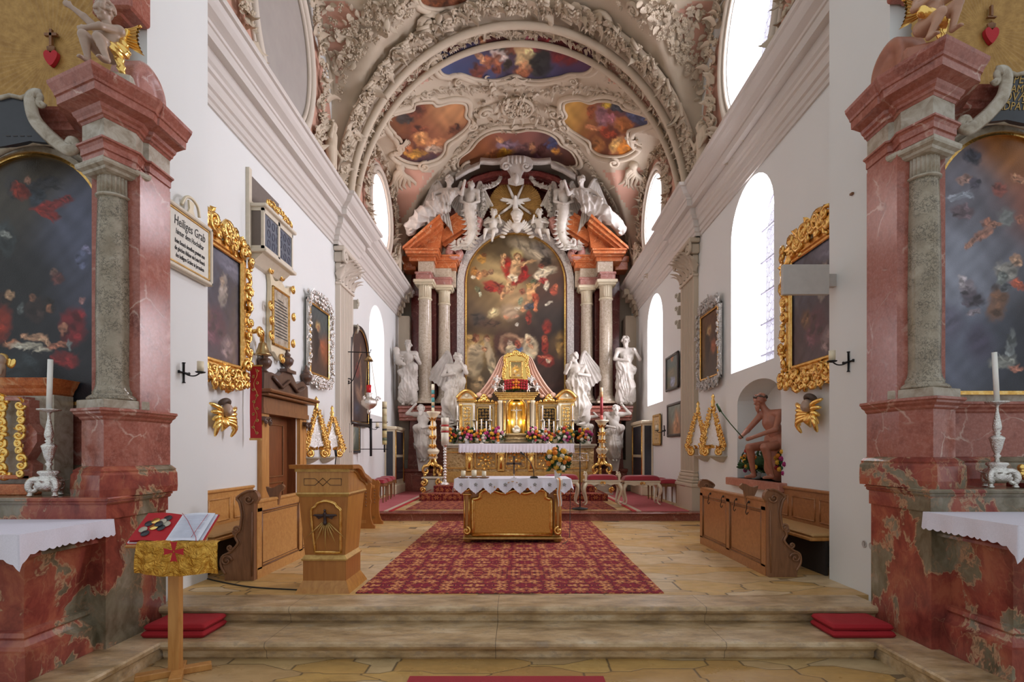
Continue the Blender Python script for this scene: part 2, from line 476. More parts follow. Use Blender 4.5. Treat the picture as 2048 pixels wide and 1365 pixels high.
 def rug(name,bg,fl,dk,pale,per,sc):
  t=NT(name);sx=t.n('ShaderNodeSeparateXYZ',{'Vector':t.obj()})
  ax=t.math('PINGPONG',t.math('ADD',sx.outputs[0],50.06),per);ay=t.math('PINGPONG',t.math('ADD',t.math('ADD',sx.outputs[1],sx.outputs[2]),50.0),per*1.1)
  co=t.n('ShaderNodeCombineXYZ',{'X':ax,'Y':ay,'Z':t.math('MULTIPLY',sx.outputs[2],.2)}).outputs[0]
  def flower(s_,r,n,rnd):
   vn=t.n('ShaderNodeTexVoronoi',{'Vector':co,'Scale':s_,'Randomness':rnd},feature='F1',voronoi_dimensions='2D')
   d=t.n('ShaderNodeVectorMath',{0:co,1:vn.outputs['Position']},operation='SUBTRACT').outputs[0];q=t.n('ShaderNodeSeparateXYZ',{'Vector':d})
   a=t.math('ARCTAN2',q.outputs[1],q.outputs[0]);k=t.math('MULTIPLY_ADD',t.math('COSINE',t.math('MULTIPLY',a,float(n))),.28,.72)
   return t.math('DIVIDE',vn.outputs['Distance'],t.math('MULTIPLY',k,r))
  f=flower(sc,.42,5,.75);g=flower(sc*2.1,.36,4,.9);h=t.noise(sc*2.4,3,.6,co,2.4)
  c=t.mix(t.ramp(t.math('ABSOLUTE',t.math('SUBTRACT',h,.5)),[(.012,1.0),(.035,0.0)]),bg,dk)
  c=t.mix(t.ramp(g,[(.9,1.0),(1.0,0.0)]),c,fl);c=t.mix(t.ramp(g,[(.3,.9),(.4,0.0)]),c,bg)
  c=t.mix(t.ramp(f,[(1.1,1.0),(1.2,0.0)])if False else t.math('LESS_THAN',f,1.18),c,dk);c=t.mix(t.math('LESS_THAN',f,1.0),c,fl);c=t.mix(t.math('LESS_THAN',f,.62),c,pale);c=t.mix(t.math('LESS_THAN',f,.26),c,bg)
  return t.fin(c,.95,0,t.bump(t.noise(260,2),.3,.003))
 M['rug']=rug('floral_carpet',(.27,.008,.028),(.55,.18,.06),(.06,.012,.018),(.66,.33,.13),.545,5.2)
 M['rugdark']=rug('dark_floral_carpet',(.20,.010,.014),(.42,.11,.035),(.04,.005,.006),(.50,.18,.06),.40,7)
 t=NT('red_runner');c=t.mix(t.noise(120,3,.7),(.30,.02,.03),(.42,.04,.05));M['runner']=t.fin(c,.95,0,t.bump(t.noise(300,2),.4,.004))
 t=NT('pale_red_carpet');c=t.mix(t.noise(3,5,.6),(.40,.085,.095),(.50,.135,.145));M['redcarpet']=t.fin(c,.95)
 def wood(name,a,b,rough=.38,sc=1.0,vert=True):
  t=NT(name);co=t.mapping((9*sc,9*sc,1.1*sc)if vert else(1.1*sc,9*sc,9*sc))
  n=t.noise(2.2,6,.6,co,.8);n2=t.noise(1.3,3,.5)
  c=t.mix(t.ramp(n,[(.35,0.0),(.65,1.0)]),a,b);c=t.mix(t.math('MULTIPLY',n2,.4),c,tuple(x*.7 for x in b))
  return t.fin(c,rough,0,t.bump(n,.12,.004))
 M['oak']=wood('honey_oak',(.46,.20,.05),(.60,.30,.09))
 M['oakh']=wood('honey_oak_panel',(.50,.23,.06),(.64,.34,.11),.35,1,False)
 M['brown']=wood('brown_wood',(.17,.065,.022),(.27,.115,.04))
 M['ambo']=wood('ambo_wood',(.42,.17,.035),(.58,.28,.065),.3)
 M['ambofront']=wood('ambo_front_wood',(.36,.13,.03),(.46,.19,.045),.3)
 M['dkwood']=wood('dark_carved_wood',(.06,.03,.02),(.13,.07,.045),.32)
 M['doorw']=wood('door_wood',(.16,.05,.018),(.25,.085,.03),.3)
 M['pewr']=wood('reddish_oak',(.33,.13,.045),(.45,.20,.075),.35,1,False)
 M['pewend']=wood('carved_pew_end_wood',(.17,.075,.035),(.30,.14,.065),.35)
 t=NT('gold_leaf');n=t.noise(22,4,.6);M['gold']=t.fin(t.ramp(n,[(.3,(.62,.33,.07)),(.55,(.86,.54,.17)),(.75,(.96,.70,.32))]),.24,.92,t.bump(t.noise(45,3),.2,.01))
 t=NT('gold_bright');M['goldb']=t.fin((.98,.66,.20),.22,.9,t.bump(t.noise(16,3),.15,.01))
 t=NT('dull_gold_paint');M['gilt']=t.fin(t.ramp(t.noise(16,5,.7),[(.3,(.42,.24,.07)),(.6,(.62,.40,.13))]),.4,.5,t.bump(t.noise(60,3),.3,.006))
 t=NT('gold_relief');w=t.vor(16,t.mapping((1,1,1)),'SMOOTH_F1');h=t.math('ADD',w,t.noise(22,2,.6,dist=2.5))
 M['goldrelief']=t.fin(t.ramp(h,[(.3,(.20,.11,.04)),(.6,(.55,.36,.14)),(.9,(.80,.62,.33))]),.38,.6,t.bump(h,1.0,.05))
 t=NT('sunburst_gold');M['burst']=t.fin(t.ramp(t.noise(14,4,.7),[(.3,(.30,.155,.035)),(.7,(.48,.28,.08))]),.42,.35)
 t=NT('altar_gold_cloth');M['altarpanel']=t.fin(t.ramp(t.noise(42,4,.7,t.mapping((1,1,1))),[(.3,(.55,.24,.035)),(.7,(.72,.36,.07))]),.45,.3,t.bump(t.noise(160,2),.4,.003))
 t=NT('silver');M['silver']=t.fin((.80,.78,.74),.14,1,t.bump(t.noise(70,3,.6,dist=1.0),.7,.012))
 t=NT('brass_bell');M['brass']=t.fin((.42,.30,.14),.3,.9)
 M['iron']=plain('black_iron',(.012,.012,.014),.45,.3)
 M['lead']=plain('lead_came',(.10,.09,.13),.6)
 M['wax']=plain('white_wax',(.88,.86,.82),.35,Subsurface_Weight=.1)
 M['wax2']=plain('ivory_wax',(.80,.72,.52),.4)
 M['cloth']=plain('white_linen',(.74,.73,.80),.8,0,60,.2,.05)
 M['lace']=plain('lace_linen',(.74,.72,.82),.85,0,90,.5,.10)
 M['redvel']=plain('red_velvet',(.30,.008,.02),.75,0,50,.3,.25,Sheen_Weight=.3)
 M['redcush']=plain('red_felt_cushion',(.36,.010,.018),.9,0,120,.5,.15)
 M['tancush']=plain('tan_cushion',(.50,.30,.12),.7,0,12,.4,.1)
 t=NT('pink_drape');M['drape']=t.fin((.72,.47,.37),.55,0,t.bump(t.noise(6,2),.1,.01),Sheen_Weight=.3)
 t=NT('gold_lame');M['lame']=t.fin(t.ramp(t.noise(14,4),[(.3,(.55,.27,.03)),(.7,(.82,.48,.09))]),.3,.75,t.bump(t.noise(17,4,.6,dist=1.2),.9,.05))
 M['red']=plain('red_cloth',(.45,.012,.02),.7)
 M['redflower']=plain('red_rose',(.55,.012,.02),.6,0,None,.2,.3)
 M['page']=plain('book_page',(.75,.78,.88),.7)
 M['dark']=plain('dark_interior',(.03,.022,.018),.8)
 M['black']=plain('black_plastic',(.012,.012,.013),.5)
 M['cream']=plain('cream_paint',(.66,.60,.48),.4,0,14,.1)
 M['ivory']=plain('ivory_gold_paint',(.72,.64,.46),.35,.1,14,.1)
 M['whitepaint']=plain('white_paint',(.74,.72,.68),.4)
 M['bracket']=plain('bracket_stone',(.48,.45,.36),.6)
 M['leafgreen']=plain('foliage_green',(.035,.09,.025),.55,0,None,.2,.4)
 M['boxwhite']=plain('grey_white_box',(.50,.47,.44),.5)
 M['terra']=plain('terracotta_wood',(.40,.16,.10),.4,0,18,.3,.2)
 M['flesh']=plain('painted_flesh',(.42,.30,.23),.32,0,14,.15,.18)
 M['fleshr']=plain('warm_painted_flesh',(.48,.27,.18),.32,0,14,.15,.18)
 M['hairb']=plain('brown_hair',(.09,.06,.045),.6,0,40,.6,.3)
 M['redmarbleshelf']=marble('red_shelf_marble',(.35,.12,.08),(.46,.18,.12),(.55,.26,.19),(.6,.4,.3),3,.35)
 M['redglass']=plain('ruby_glass',(.55,.01,.015),.15,0,None,.2,.1)
 M['signw']=plain('sign_cream',(.70,.68,.60),.5)
 M['ink']=plain('black_lettering',(.02,.018,.016),.6)
 M['inkgold']=plain('gold_lettering',(.42,.27,.08),.4,.4)
 M['board']=plain('dark_board',(.035,.04,.05),.25,0,7,.2,.3)
 M['glassdark']=plain('dark_leaded_glass',(.14,.16,.20),.08)
 M['framedark']=plain('dark_frame',(.035,.025,.02),.35)
 m=bpy.data.materials.new('window_glass');m.use_nodes=True;nt=m.node_tree;nt.nodes.clear()
 o=nt.nodes.new('ShaderNodeOutputMaterial');mx=nt.nodes.new('ShaderNodeMixShader');tr=nt.nodes.new('ShaderNodeBsdfTransparent');gl=nt.nodes.new('ShaderNodeBsdfGlossy')
 tr.inputs[0].default_value=(.95,.93,.98,1);gl.inputs['Roughness'].default_value=.1;mx.inputs[0].default_value=.08
 nt.links.new(tr.outputs[0],mx.inputs[1]);nt.links.new(gl.outputs[0],mx.inputs[2]);nt.links.new(mx.outputs[0],o.inputs[0]);M['glass']=m
 def paint(name,rough,bstr=.2,metal=0.0,bsc=90):
  t=NT(name);a=t.n('ShaderNodeVertexColor',layer_name='Col').outputs[0]
  c=t.mix(t.math('MULTIPLY',t.noise(60,4,.7),.3),a,t.mix(.5,a,(.02,.015,.01)))
  return t.fin(c,rough,metal,t.bump(t.noise(bsc,3),bstr,.004))
 M['paint']=paint('oil_painting',.42);M['paintgloss']=paint('varnished_painting',.27,.5,0,130);M['fresco']=paint('fresco',.8,.1)
 M['colored']=paint('coloured',.5,.1);M['flower']=paint('flower_petals',.6,.1)
 return M
M=make_materials()
WL,WR=-3.87,3.80;YP0,YP1=5.08,6.07;YE=18.5
ZS,HV,AV=6.62,4.25,3.87
def arch_poly(y0,y1,z0,zs,rise=None,n=16):
 r=(y1-y0)/2;rise=r if rise is None else rise;c=(y0+y1)/2
 return[(y0,z0),(y1,z0)]+[(c+r*math.cos(PI*i/n),zs+rise*math.sin(PI*i/n))for i in range(n+1)]
def ell_poly(yc,zc,ry,rz,n=32):
 return[(yc+ry*math.cos(2*PI*i/n),zc+rz*math.sin(2*PI*i/n))for i in range(n)]
# ---- floors and steps
struct(MB().box2(-9,9,-3,4.6,-.45,-.31),'floor',M['slabsn'])
def nosing(y,z0,z1,x0,x1,dp=.42):
 h=z1-z0
 prof=[(y+.06,z0),(y+.045,z0+.02),(y+.04,z1-.085),(y+.025,z1-.07),(y+.005,z1-.055),(y-.005,z1-.035),(y,z1-.012),(y+.014,z1),(y+dp,z1),(y+dp,z0)]
 return MB().prism(prof,x0,x1,'x')
mb=nosing(4.49,-.31,-.155,-2.93,2.93,.6);struct(mb,'trim_1',M['step'])
mb=nosing(4.97,-.155,0.0,-3.30,3.30);struct(mb,'trim_2',M['step'])
for sx,nm in((-1,'trim_3'),(1,'trim_4')):
 prof=[(2.93,-.155),(2.92,-.17),(2.925,-.20),(2.95,-.22),(2.955,-.31),(8,-.31),(8,-.155)]
 mb=MB();mb.prism([(sx*a,b)for a,b in prof],1.6,5.2,'y');struct(mb,nm,M['step'])
struct(MB().box2(-4.6,4.6,5.39,11.3,-.3,0),'floor_chancel',M['slabs'])
mb=MB();prof=[(11.21,0),(11.21,.125),(11.19,.135),(11.16,.14),(11.155,.155),(11.165,.17),(11.6,.17),(11.6,0)]
mb.prism(prof,-3.9,3.9,'x');struct(mb,'trim_5',M['steppink'])
struct(MB().box2(-4.4,4.4,11.4,19,0,.169),'floor_dais',M['slabs'])
# ---- piers beside the chancel arch, with the nave wall running outwards
for sx,nm in((-1,'wall_pier_left'),(1,'wall_pier_right')):
 x0,x1=sorted((sx*3.43,sx*9))
 struct(MB().box2(x0,x1,YP0,YP1,-.4,14),nm,M['plaster'])
# ---- chancel side walls
WIN={'r1':(8.18,9.83,2.80,5.10,.78),'r2':(14.50,16.2,2.75,5.0,.80),'l2':(14.25,15.85,2.4,4.62,.78)}
OCU=[(9.05,8.25,.98,1.20),(15.35,8.05,1.02,1.0)]
DOOR=(8.45,9.55,0.0,2.0)
NICHE=(7.95,9.55,.96,2.22,.34)
hl=[arch_poly(*WIN['l2']),ell_poly(*OCU[1]),[(DOOR[0],.001),(DOOR[1],.001),(DOOR[1],DOOR[3]),(DOOR[0],DOOR[3])]]
OY=YP1-.02
struct(MB().prism([(OY,-.3),(YE,-.3),(YE,10.6),(OY,10.6)],WL,WL-.75,'x',hl),'wall_left',M['plaster'])
hr=[arch_poly(*WIN['r1']),arch_poly(*WIN['r2']),ell_poly(OCU[0][0],OCU[0][1]+.1,OCU[0][2],1.25),ell_poly(*OCU[1]),arch_poly(*NICHE)]
struct(MB().prism([(OY,-.3),(YE,-.3),(YE,10.6),(OY,10.6)],WR,WR+.62,'x',hr),'wall_right',M['plaster'])
struct(MB().box2(WR+.5,WR+.56,NICHE[0]-.1,NICHE[1]+.1,.8,2.7),'wall_niche',M['plaster'])
struct(MB().box2(-4.5,4.5,YE,YE+.3,-.3,12),'wall_back',M['beigewall'])
struct(MB().box2(WL-.75,WL-.70,8.2,9.8,-.3,2.6),'wall_behind_door',M['dark'])
mb=MB().prism(ell_poly(9.05,8.25,1.02,1.30),WL+.004,WL-.02,'x');struct(mb,'trim_6',plain('grey_panel',(.36,.33,.30),.7,0,3,.1))
# ---- cornices
def cornice(sgn,wx,dz,nm):
 prof=[(0,5.73),(.03,5.73),(.03,5.79),(.055,5.81),(.055,5.89),(.085,5.91),(.085,6.0),(.10,6.03),(.13,6.05),(.14,6.09),(.17,6.12),(.18,6.24),(.28,6.24),(.28,6.36),(.30,6.37),(.31,6.40),(.34,6.42),(.39,6.45),(.43,6.50),(.455,6.55),(.49,6.56),(.50,6.58),(.50,6.62),(0,6.66)]
 prof=[(a,b+dz)for a,b in prof]
 path=[]
 def fr(y,off,k=0.0):
  path.append(((wx-sgn*off,y,0),(-sgn*1.0,k,0),(0,0,1)))
 fr(YP1,0);fr(11.45,0,-1);fr(11.45,.10,-1);fr(12.75,.10,1);fr(12.75,0,1);fr(17.45,0,1);fr(17.45,0,1)
 mb=MB();mb.sweep(prof,path[:6])
 struct(mb,nm,M['cornice'])
cornice(-1,WL,0,'trim_7');cornice(1,WR,.17,'trim_8')
for sx,wx,nm in((-1,WL,'trim_9'),(1,WR,'trim_10')):
 mb=MB()
 for a,z0,z1 in((.04,5.75,5.9),(.1,5.9,6.1),(.16,6.1,6.25),(.3,6.25,6.42),(.42,6.42,6.6)):
  x0,x1=sorted((wx,wx-sx*(a+.03)));mb.box2(x0,x1,17.44,17.9,z0,z1,bev=.02)
 x0,x1=sorted((wx,wx-sx*.34));mb.box2(x0,x1,17.75,YE,.17,5.8)
 x0,x1=sorted((wx,wx-sx*.50));mb.box2(x0,x1,17.6,YE,.17,1.15,bev=.02)
 struct(mb,nm,M['beigewall'])
# ---- pilasters with fluted shafts and leafy capitals
def c_scroll(mb,c,r,turns=1.4,w=.03,m=None,a0=0.0,dirn=1,depth=.02,seg=6,n=18,taper=.35):
 """spiral roll in the local x-z plane, growing thicker inwards"""
 pts=[];rad=[]
 for i in range(n+1):
  t=i/n;a=a0+dirn*turns*2*PI*t;rr=r*(1-t)**.8+w*.4
  pts.append((c[0]+rr*math.cos(a),c[1]-depth*math.sin(PI*t*.9),c[2]+rr*math.sin(a)))
  rad.append(w*(1-taper*t))
 mb.tube(pts,rad,seg,m=m)
 mb.ball((c[0],c[1]-depth*.5,c[2]),w*1.15,8,m=m)
def leafshape(L=1.0,W=.5,curl=.35,nu=4,nv=5,lobes=True):
 V=[]
 for j in range(nv+1):
  t=j/nv;w=W*math.sin(PI*(t*.88+.08))**.7*(1+(.18*math.cos(t*5*PI)if lobes else 0))
  for i in range(nu+1):
   s=i/nu*2-1
   V.append((s*w*.5,-curl*L*t*t+.10*L*(1-s*s)*-1+.12*abs(s)*L,t*L*(1-.25*t*t)))
 f=[(j*(nu+1)+i,j*(nu+1)+i+1,(j+1)*(nu+1)+i+1,(j+1)*(nu+1)+i)for j in range(nv)for i in range(nu)]
 return np.array(V),np.array(f)
LEAF=leafshape();LEAFC=leafshape(1,.6,.8);LEAFS=leafshape(1,.55,.5,2,3);LEAFF=leafshape(1,.7,.12)
def rosette_t(n=5,petals=6):
 mb=MB()
 for k in range(petals):
  a=2*PI*k/petals
  mb.add(*LEAFS,True,Matrix.Rotation(a,4,'Y')@TR((0,-.05,.12),(0,0,0),.75))
 mb.ball((0,-.18,0),.26,8,rings=4)
 return np.concatenate(mb.V),[q for F in[f.tolist()if isinstance(f,np.ndarray)else f for f in mb.F]for q in F]
ROS=rosette_t()
def fruit_t():
 mb=MB()
 for a,b,r in((0,0,.42),(.5,.2,.3),(-.45,.25,.3),(.1,-.5,.3),(-.3,-.35,.26),(.4,-.3,.25)):mb.ball((a,-.2,b),r,6,rings=4)
 return np.concatenate(mb.V),[q for f in mb.F for q in f]
FRU=fruit_t()
def surf_m(o,nrm,up,ang=0.0,sc=1.0):
 """local frame: -y towards the viewer (nrm), z along 'up'"""
 y=-Vector(nrm).normalized();z=Vector(up);z=(z-y*z.dot(y)).normalized();x=y.cross(z)
 m=frame_m(o,x,y,z)@Matrix.Rotation(ang,4,'Y')
 return m@Matrix.Diagonal((sc,sc,sc,1))
def pilaster(sgn,wx,dz,nm):
 mb=MB();y0,y1=11.62,12.55
 def bx(off,z0,z1,b=.01,e=0.0):
  xa,xb=sorted((wx,wx-sgn*off));mb.box2(xa,xb,y0-e,y1+e,z0,z1,bev=b)
 bx(.17,0,.66,.005,.10)
 for z0,z1,o,e in((.66,.74,.20,.13),(.74,.80,.17,.09),(.80,.87,.15,.06),(.87,.95,.13,.04),(.95,1.0,.11,.02)):bx(o,z0,z1,.02,e)
 zc=4.95+dz
 n=7;w=(y1-y0);
 pts=[]
 for i in range(n):
  a=y0+w*(.07+.86*i/n);b=y0+w*(.07+.86*(i+1)/n);r=(b-a)
  for t,d in((.12,0),(.22,.022),(.5,.035),(.78,.022),(.88,0)):pts.append((a+r*t,d))
 poly=[(wx,y0)]+[(wx-sgn*.10,y0)]+[(wx-sgn*(.10-d),y)for y,d in pts]+[(wx-sgn*.10,y1),(wx,y1)]
 mb.prism(poly,1.0,zc,'z')
 bx(.13,zc,zc+.06,.01,.02)
 for k,(e,o)in enumerate(((.0,.10),(.03,.13),(.10,.17))):
  bx(o,zc+.06+k*.2,zc+.26+k*.2,.02,e)
 for row,(zz,L)in enumerate(((zc+.08,.30),(zc+.28,.34))):
  for k in range(4 if row==0 else 5):
   yy=y0+w*((k+.5)/(4 if row==0 else 5))
   mb.add(*LEAFC,True,surf_m((wx-sgn*.12,yy,zz),(-sgn,0,0),(0,0,1),0,L))
 for yy,d in((y0-.02,-1),(y1+.02,1)):
  m=surf_m((wx-sgn*.16,yy,zc+.56),(-sgn,0,0),(0,0,1))
  c_scroll(mb,(0,-.05,0),.13,1.5,.035,m,PI/2,d*sgn)
  mb.add(*LEAFC,True,surf_m((wx-sgn*.10,yy,zc+.10),(-sgn,d*1.2,0),(0,0,1),0,.3))
 bx(.24,zc+.68,zc+.78,.02,.14)
 struct(mb,nm,M['beigewall']if sgn>0 else M['stucco_trim'])
pilaster(-1,WL,0,'trim_11');pilaster(1,WR,.17,'trim_12')
# ---- windows: leaded hexagon glazing, one object each (+ lead lattice child)
def window(nm,X,poly,hexr=.085,bars=True):
 mb=MB();mb.prism(poly,X,X+.008,'x');g=struct(mb,nm,M['glass'])
 ys=[p[0]for p in poly];zs=[p[1]for p in poly];y0,y1,z0,z1=min(ys),max(ys),min(zs),max(zs)
 def inside(y,z):
  c=False;n=len(poly);j=n-1
  for i in range(n):
   if(poly[i][1]>z)!=(poly[j][1]>z)and y<(poly[j][0]-poly[i][0])*(z-poly[i][1])/(poly[j][1]-poly[i][1])+poly[i][0]:c=not c
   j=i
  return c
 lm=MB();dy=hexr*1.732;row=0;z=z0
 while z<z1+.1:
  y=y0+(dy/2 if row%2 else 0)
  while y<y1+.1:
   a=[(y+hexr*math.sin(PI/3*k),z+hexr*math.cos(PI/3*k))for k in(0,1,2,3)]
   for p,q in((a[0],a[1]),(a[1],a[2]),((y,z+hexr),(y-dy/2,z+hexr/2))):
    if inside(*p)and inside(*q):
     lm.tube([(X-.004,*p),(X-.004,*q)],.005,4)
   y+=dy
  z+=hexr*1.5;row+=1
 if bars:
  zz=z0+.35
  while zz<z1-.1:
   w=[p for p in poly]
   yy=[y0+(y1-y0)*i/60 for i in range(61)];ins=[y for y in yy if inside(y,zz)]
   if ins:lm.box2(X-.03,X,ins[0],ins[-1],zz-.014,zz+.014)
   zz+=.55
  n=len(poly)
  lm.tube([(X-.01,*p)for p in poly],.022,4,closed=True)
 o=lm.build('window_lattice',M['lead'],g,local=True);o['kind']='structure'
 return g
window('window_1',WR+.56,arch_poly(WIN['r1'][0]-.03,WIN['r1'][1]+.03,WIN['r1'][2]-.03,*WIN['r1'][3:]))
window('window_2',WR+.56,arch_poly(*WIN['r2']))
window('window_3',WL-.60,arch_poly(*WIN['l2']))
window('window_4',WR+.56,ell_poly(OCU[0][0],OCU[0][1]+.1,OCU[0][2],1.25),bars=False)
window('window_5',WR+.56,ell_poly(*OCU[1]),bars=False)
window('window_6',WL-.60,ell_poly(*OCU[1]),bars=False)
def oval_trim(nm,wx,sgn,yc,zc,ry,rz,mat='stucco_trim'):
 mb=MB();n=48
 for k,(e,r,dep)in enumerate(((.05,.04,.03),(.16,.07,.05),(.27,.035,.03))):
  mb.tube([(wx-sgn*dep,yc+(ry+e)*math.cos(2*PI*i/n),zc+(rz+e)*math.sin(2*PI*i/n))for i in range(n)],r,6,closed=True)
 struct(mb,nm,M[mat])
oval_trim('trim_13',WL,-1,9.05,8.25,1.0,1.28);oval_trim('trim_14',WR,1,OCU[0][0],OCU[0][1]+.1,OCU[0][2],1.25)
oval_trim('trim_15',WL,-1,*OCU[1]);oval_trim('trim_16',WR,1,*OCU[1])
# ---- vault
LUN=[(9.05,2.42,8.3,1.9),(15.15,2.45,8.0,1.5)]
def vheight(x,y):
 zb=ZS+HV*math.sqrt(max(0,1-(x/AV)**2))
 for yc,r,z0,h in LUN:
  t=1-((y-yc)/r)**2
  if t>0:zb=max(zb,z0+h*math.sqrt(t)+.25*(AV-abs(x))*t)
 return zb
def vnormal(x,y):
 e=.03;x=max(-AV+.06,min(AV-.06,x))
 dx=(vheight(x+e,y)-vheight(x-e,y))/(2*e);dy=(vheight(x,y+e)-vheight(x,y-e))/(2*e)
 return Vector((dx,dy,-1)).normalized()
NU,NV_=96,140
def vgrid(u,v):
 x=-AV*math.cos(PI*u);y=YP1-.02+(YE-YP1+.02)*v
 return(x,y,vheight(x,y))
mb=MB();mb.grid(vgrid,NU,NV_);struct(mb,'ceiling',M['stucco'])
def onvault(px,py,inset=0.0):
 """where the sight line through a photo pixel meets the vault"""
 a=(px-VX)/F_PX;b=-(py-VY)/F_PX;y=6.2;prev=None
 while y<YE:
  x=a*y;z=CAMZ+b*y
  d=(vheight(x,y)-z)if abs(x)<AV else-1
  if prev is not None and d<=0:
   lo,hi=y-.05,y
   for _ in range(12):
    m_=(lo+hi)/2;x=a*m_;z=CAMZ+b*m_
    if abs(x)<AV and vheight(x,m_)-z>0:lo=m_
    else:hi=m_
   y=lo;break
  prev=d;y+=.05
 y=min(y,YE-.01);x=max(-AV,min(AV,a*y));z=min(CAMZ+b*y,vheight(x,y))
 n=vnormal(x,y)
 return Vector((x,y,z))+n*inset,n
def inpoly(p,poly):
 x,y=p;c=False;j=len(poly)-1
 for i in range(len(poly)):
  if(poly[i][1]>y)!=(poly[j][1]>y)and x<(poly[j][0]-poly[i][0])*(y-poly[i][1])/(poly[j][1]-poly[i][1])+poly[i][0]:c=not c
  j=i
 return c
def catmull(pts,n=6,closed=False):
 out=[];k=len(pts);P_=[Vector(p)if len(p)==3 else Vector((p[0],p[1],0))for p in pts]
 rng=range(k if closed else k-1)
 for i in rng:
  p0=P_[(i-1)%k]if(closed or i>0)else P_[0];p1=P_[i];p2=P_[(i+1)%k];p3=P_[(i+2)%k]if(closed or i+2<k)else P_[-1]
  for j in range(n):
   t=j/n
   out.append(.5*((2*p1)+(-p0+p2)*t+(2*p0-5*p1+4*p2-p3)*t*t+(-p0+3*p1-3*p2+p3)*t**3))
 if not closed:out.append(P_[-1])
 return out
def resample(pts,step):
 out=[pts[0]];acc=0
 for a,b in zip(pts,pts[1:]):
  L=(b-a).length
  if L<1e-9:continue
  t=step-acc
  while t<=L:out.append(a.lerp(b,t/L));t+=step
  acc=(L-(t-step))
 return out
def foliage_line(mb,pts,nrms,w,step,rng,kinds='lrf',dens=3):
 """clumps of leaves, flowers and fruit along a 3-D line lying on a surface"""
 for i in range(len(pts)):
  p,n=pts[i],nrms[i];t=(pts[min(i+1,len(pts)-1)]-pts[max(i-1,0)])
  if t.length<1e-6:continue
  t.normalize();sd=n.cross(t).normalized()
  for k in range(dens):
   o=p+sd*rng.uniform(-.42,.42)*w+t*rng.uniform(-.5,.5)*step+n*rng.uniform(.0,.25)*w
   kk=rng.choice(kinds);sc=w*rng.uniform(.42,.68);n=(nrms[i]+Vector((rng.uniform(-.5,.5),rng.uniform(-.5,.5),rng.uniform(-.5,.5)))).normalized()
   if kk=='l':mb.add(*LEAFS,True,surf_m(o,n,t,rng.uniform(-1.2,1.2),sc*1.25))
   elif kk=='r':mb.add(*ROS,True,surf_m(o,n,t,rng.uniform(0,6),sc*.55))
   else:mb.add(*FRU,True,surf_m(o,n,t,rng.uniform(0,6),sc*.42))
def vgarland(px,wpx,rng,step=.16,kinds='lrf',dens=3,closed=False,tube=True):
 line=[onvault(p.x,p.y)for p in catmull(px,8,closed)]
 pts=[q[0]for q in line];
 rs=resample(pts,step);nr=[]
 for p in rs:nr.append(vnormal(p.x,p.y))
 w=wpx*rs[len(rs)//2].y/F_PX
 mb=MB()
 if tube:mb.tube([p-n*w*.04 for p,n in zip(rs,nr)],w*.2,6,closed=False)
 foliage_line(mb,rs,nr,w,step,rng,kinds,dens)
 return mb
def vring(y,th0,th1,n,inset):
 out=[];nn=[]
 for i in range(n+1):
  th=th0+(th1-th0)*i/n;x=-AV*math.cos(th);nz=Vector((-x/AV**2,0,-math.sin(th)/HV)).normalized()
  out.append(Vector((x,y,ZS+HV*math.sin(th)))+nz*inset);nn.append(nz)
 return out,nn
def lin(c):
 c=np.array(c,float)/255.0
 return np.where(c<=.04045,c/12.92,((c+.055)/1.055)**2.4)
def nz(x,y,s,seed=0.0):
 return(np.sin(x*s*6.1+seed+2.1*np.sin(y*s*3.7+seed))+np.sin(y*s*5.3+1.7*seed+2.3*np.sin(x*s*4.1+1.3))+.5*np.sin((x+y)*s*11.3+seed))/2.5
def painter(x,y,bg,strokes,warp=.02,seed=1.0,var=.22):
 """pigments of a painting: bg = list of (x, y, colour, spread) blended by nearness, strokes = (cx, cy, rx, ry, angle, colour, softness)"""
 x=np.asarray(x,float);y=np.asarray(y,float)
 xs=x+warp*nz(x,y,3.0,seed)+warp*.5*nz(y,x,8.0,seed+3);ys=y+warp*nz(y,x,3.3,seed+1)+warp*.5*nz(x,y,7.0,seed+5)
 W=np.zeros_like(xs);C=np.zeros(xs.shape+(3,))
 for bx,by,c,sp in bg:
  w=np.exp(-(((xs-bx)**2+(ys-by)**2)/(sp*sp)))+1e-5
  W+=w;C+=w[...,None]*lin(c)
 C/=W[...,None]
 C*=(1+var*nz(x,y,5.0,seed+2))[...,None]
 ex=[];rp=random.Random(int(seed*10))
 for st in strokes:
  ex.append(st)
  if len(st)>6 and st[6]>.55:continue
  for k in range(7):
   a=math.radians(st[4]);du,dv=rp.uniform(-.75,.75)*st[2],rp.uniform(-.75,.75)*st[3];f_=rp.choice((.45,.62,.8,1.2,1.38))
   ex.append((st[0]+du*math.cos(a)-dv*math.sin(a),st[1]+du*math.sin(a)+dv*math.cos(a),st[2]*rp.uniform(.2,.5),st[3]*rp.uniform(.12,.3),st[4]+rp.uniform(-50,50),tuple(min(255,c*f_)for c in st[5]),.5,.7))
 xs0,ys0=xs,ys;xs=xs+warp*.8*nz(x,y,14.0,seed+7);ys=ys+warp*.8*nz(y,x,15.0,seed+9)
 for st in ex:
  cx,cy,rx,ry,a,c=st[:6];so=st[6]if len(st)>6 else.25
  a=math.radians(a);dx=xs-cx;dy=ys-cy
  u=(dx*math.cos(a)+dy*math.sin(a))/rx;v=(-dx*math.sin(a)+dy*math.cos(a))/ry
  d=np.sqrt(u*u+v*v);m=np.clip((1+so-d)/(2*so),0,1);m=m*m*(3-2*m)*(st[7]if len(st)>7 else.88)
  fold=1+.30*np.sin(v*7+u*3+cx*40)*np.clip(1.2-d,0,1)-.22*u*0.5
  C=C*(1-m[...,None])+(lin(c)*1.0)[None]*fold[...,None]*m[...,None]if C.ndim==2 else C
 return np.clip(C,0,1)
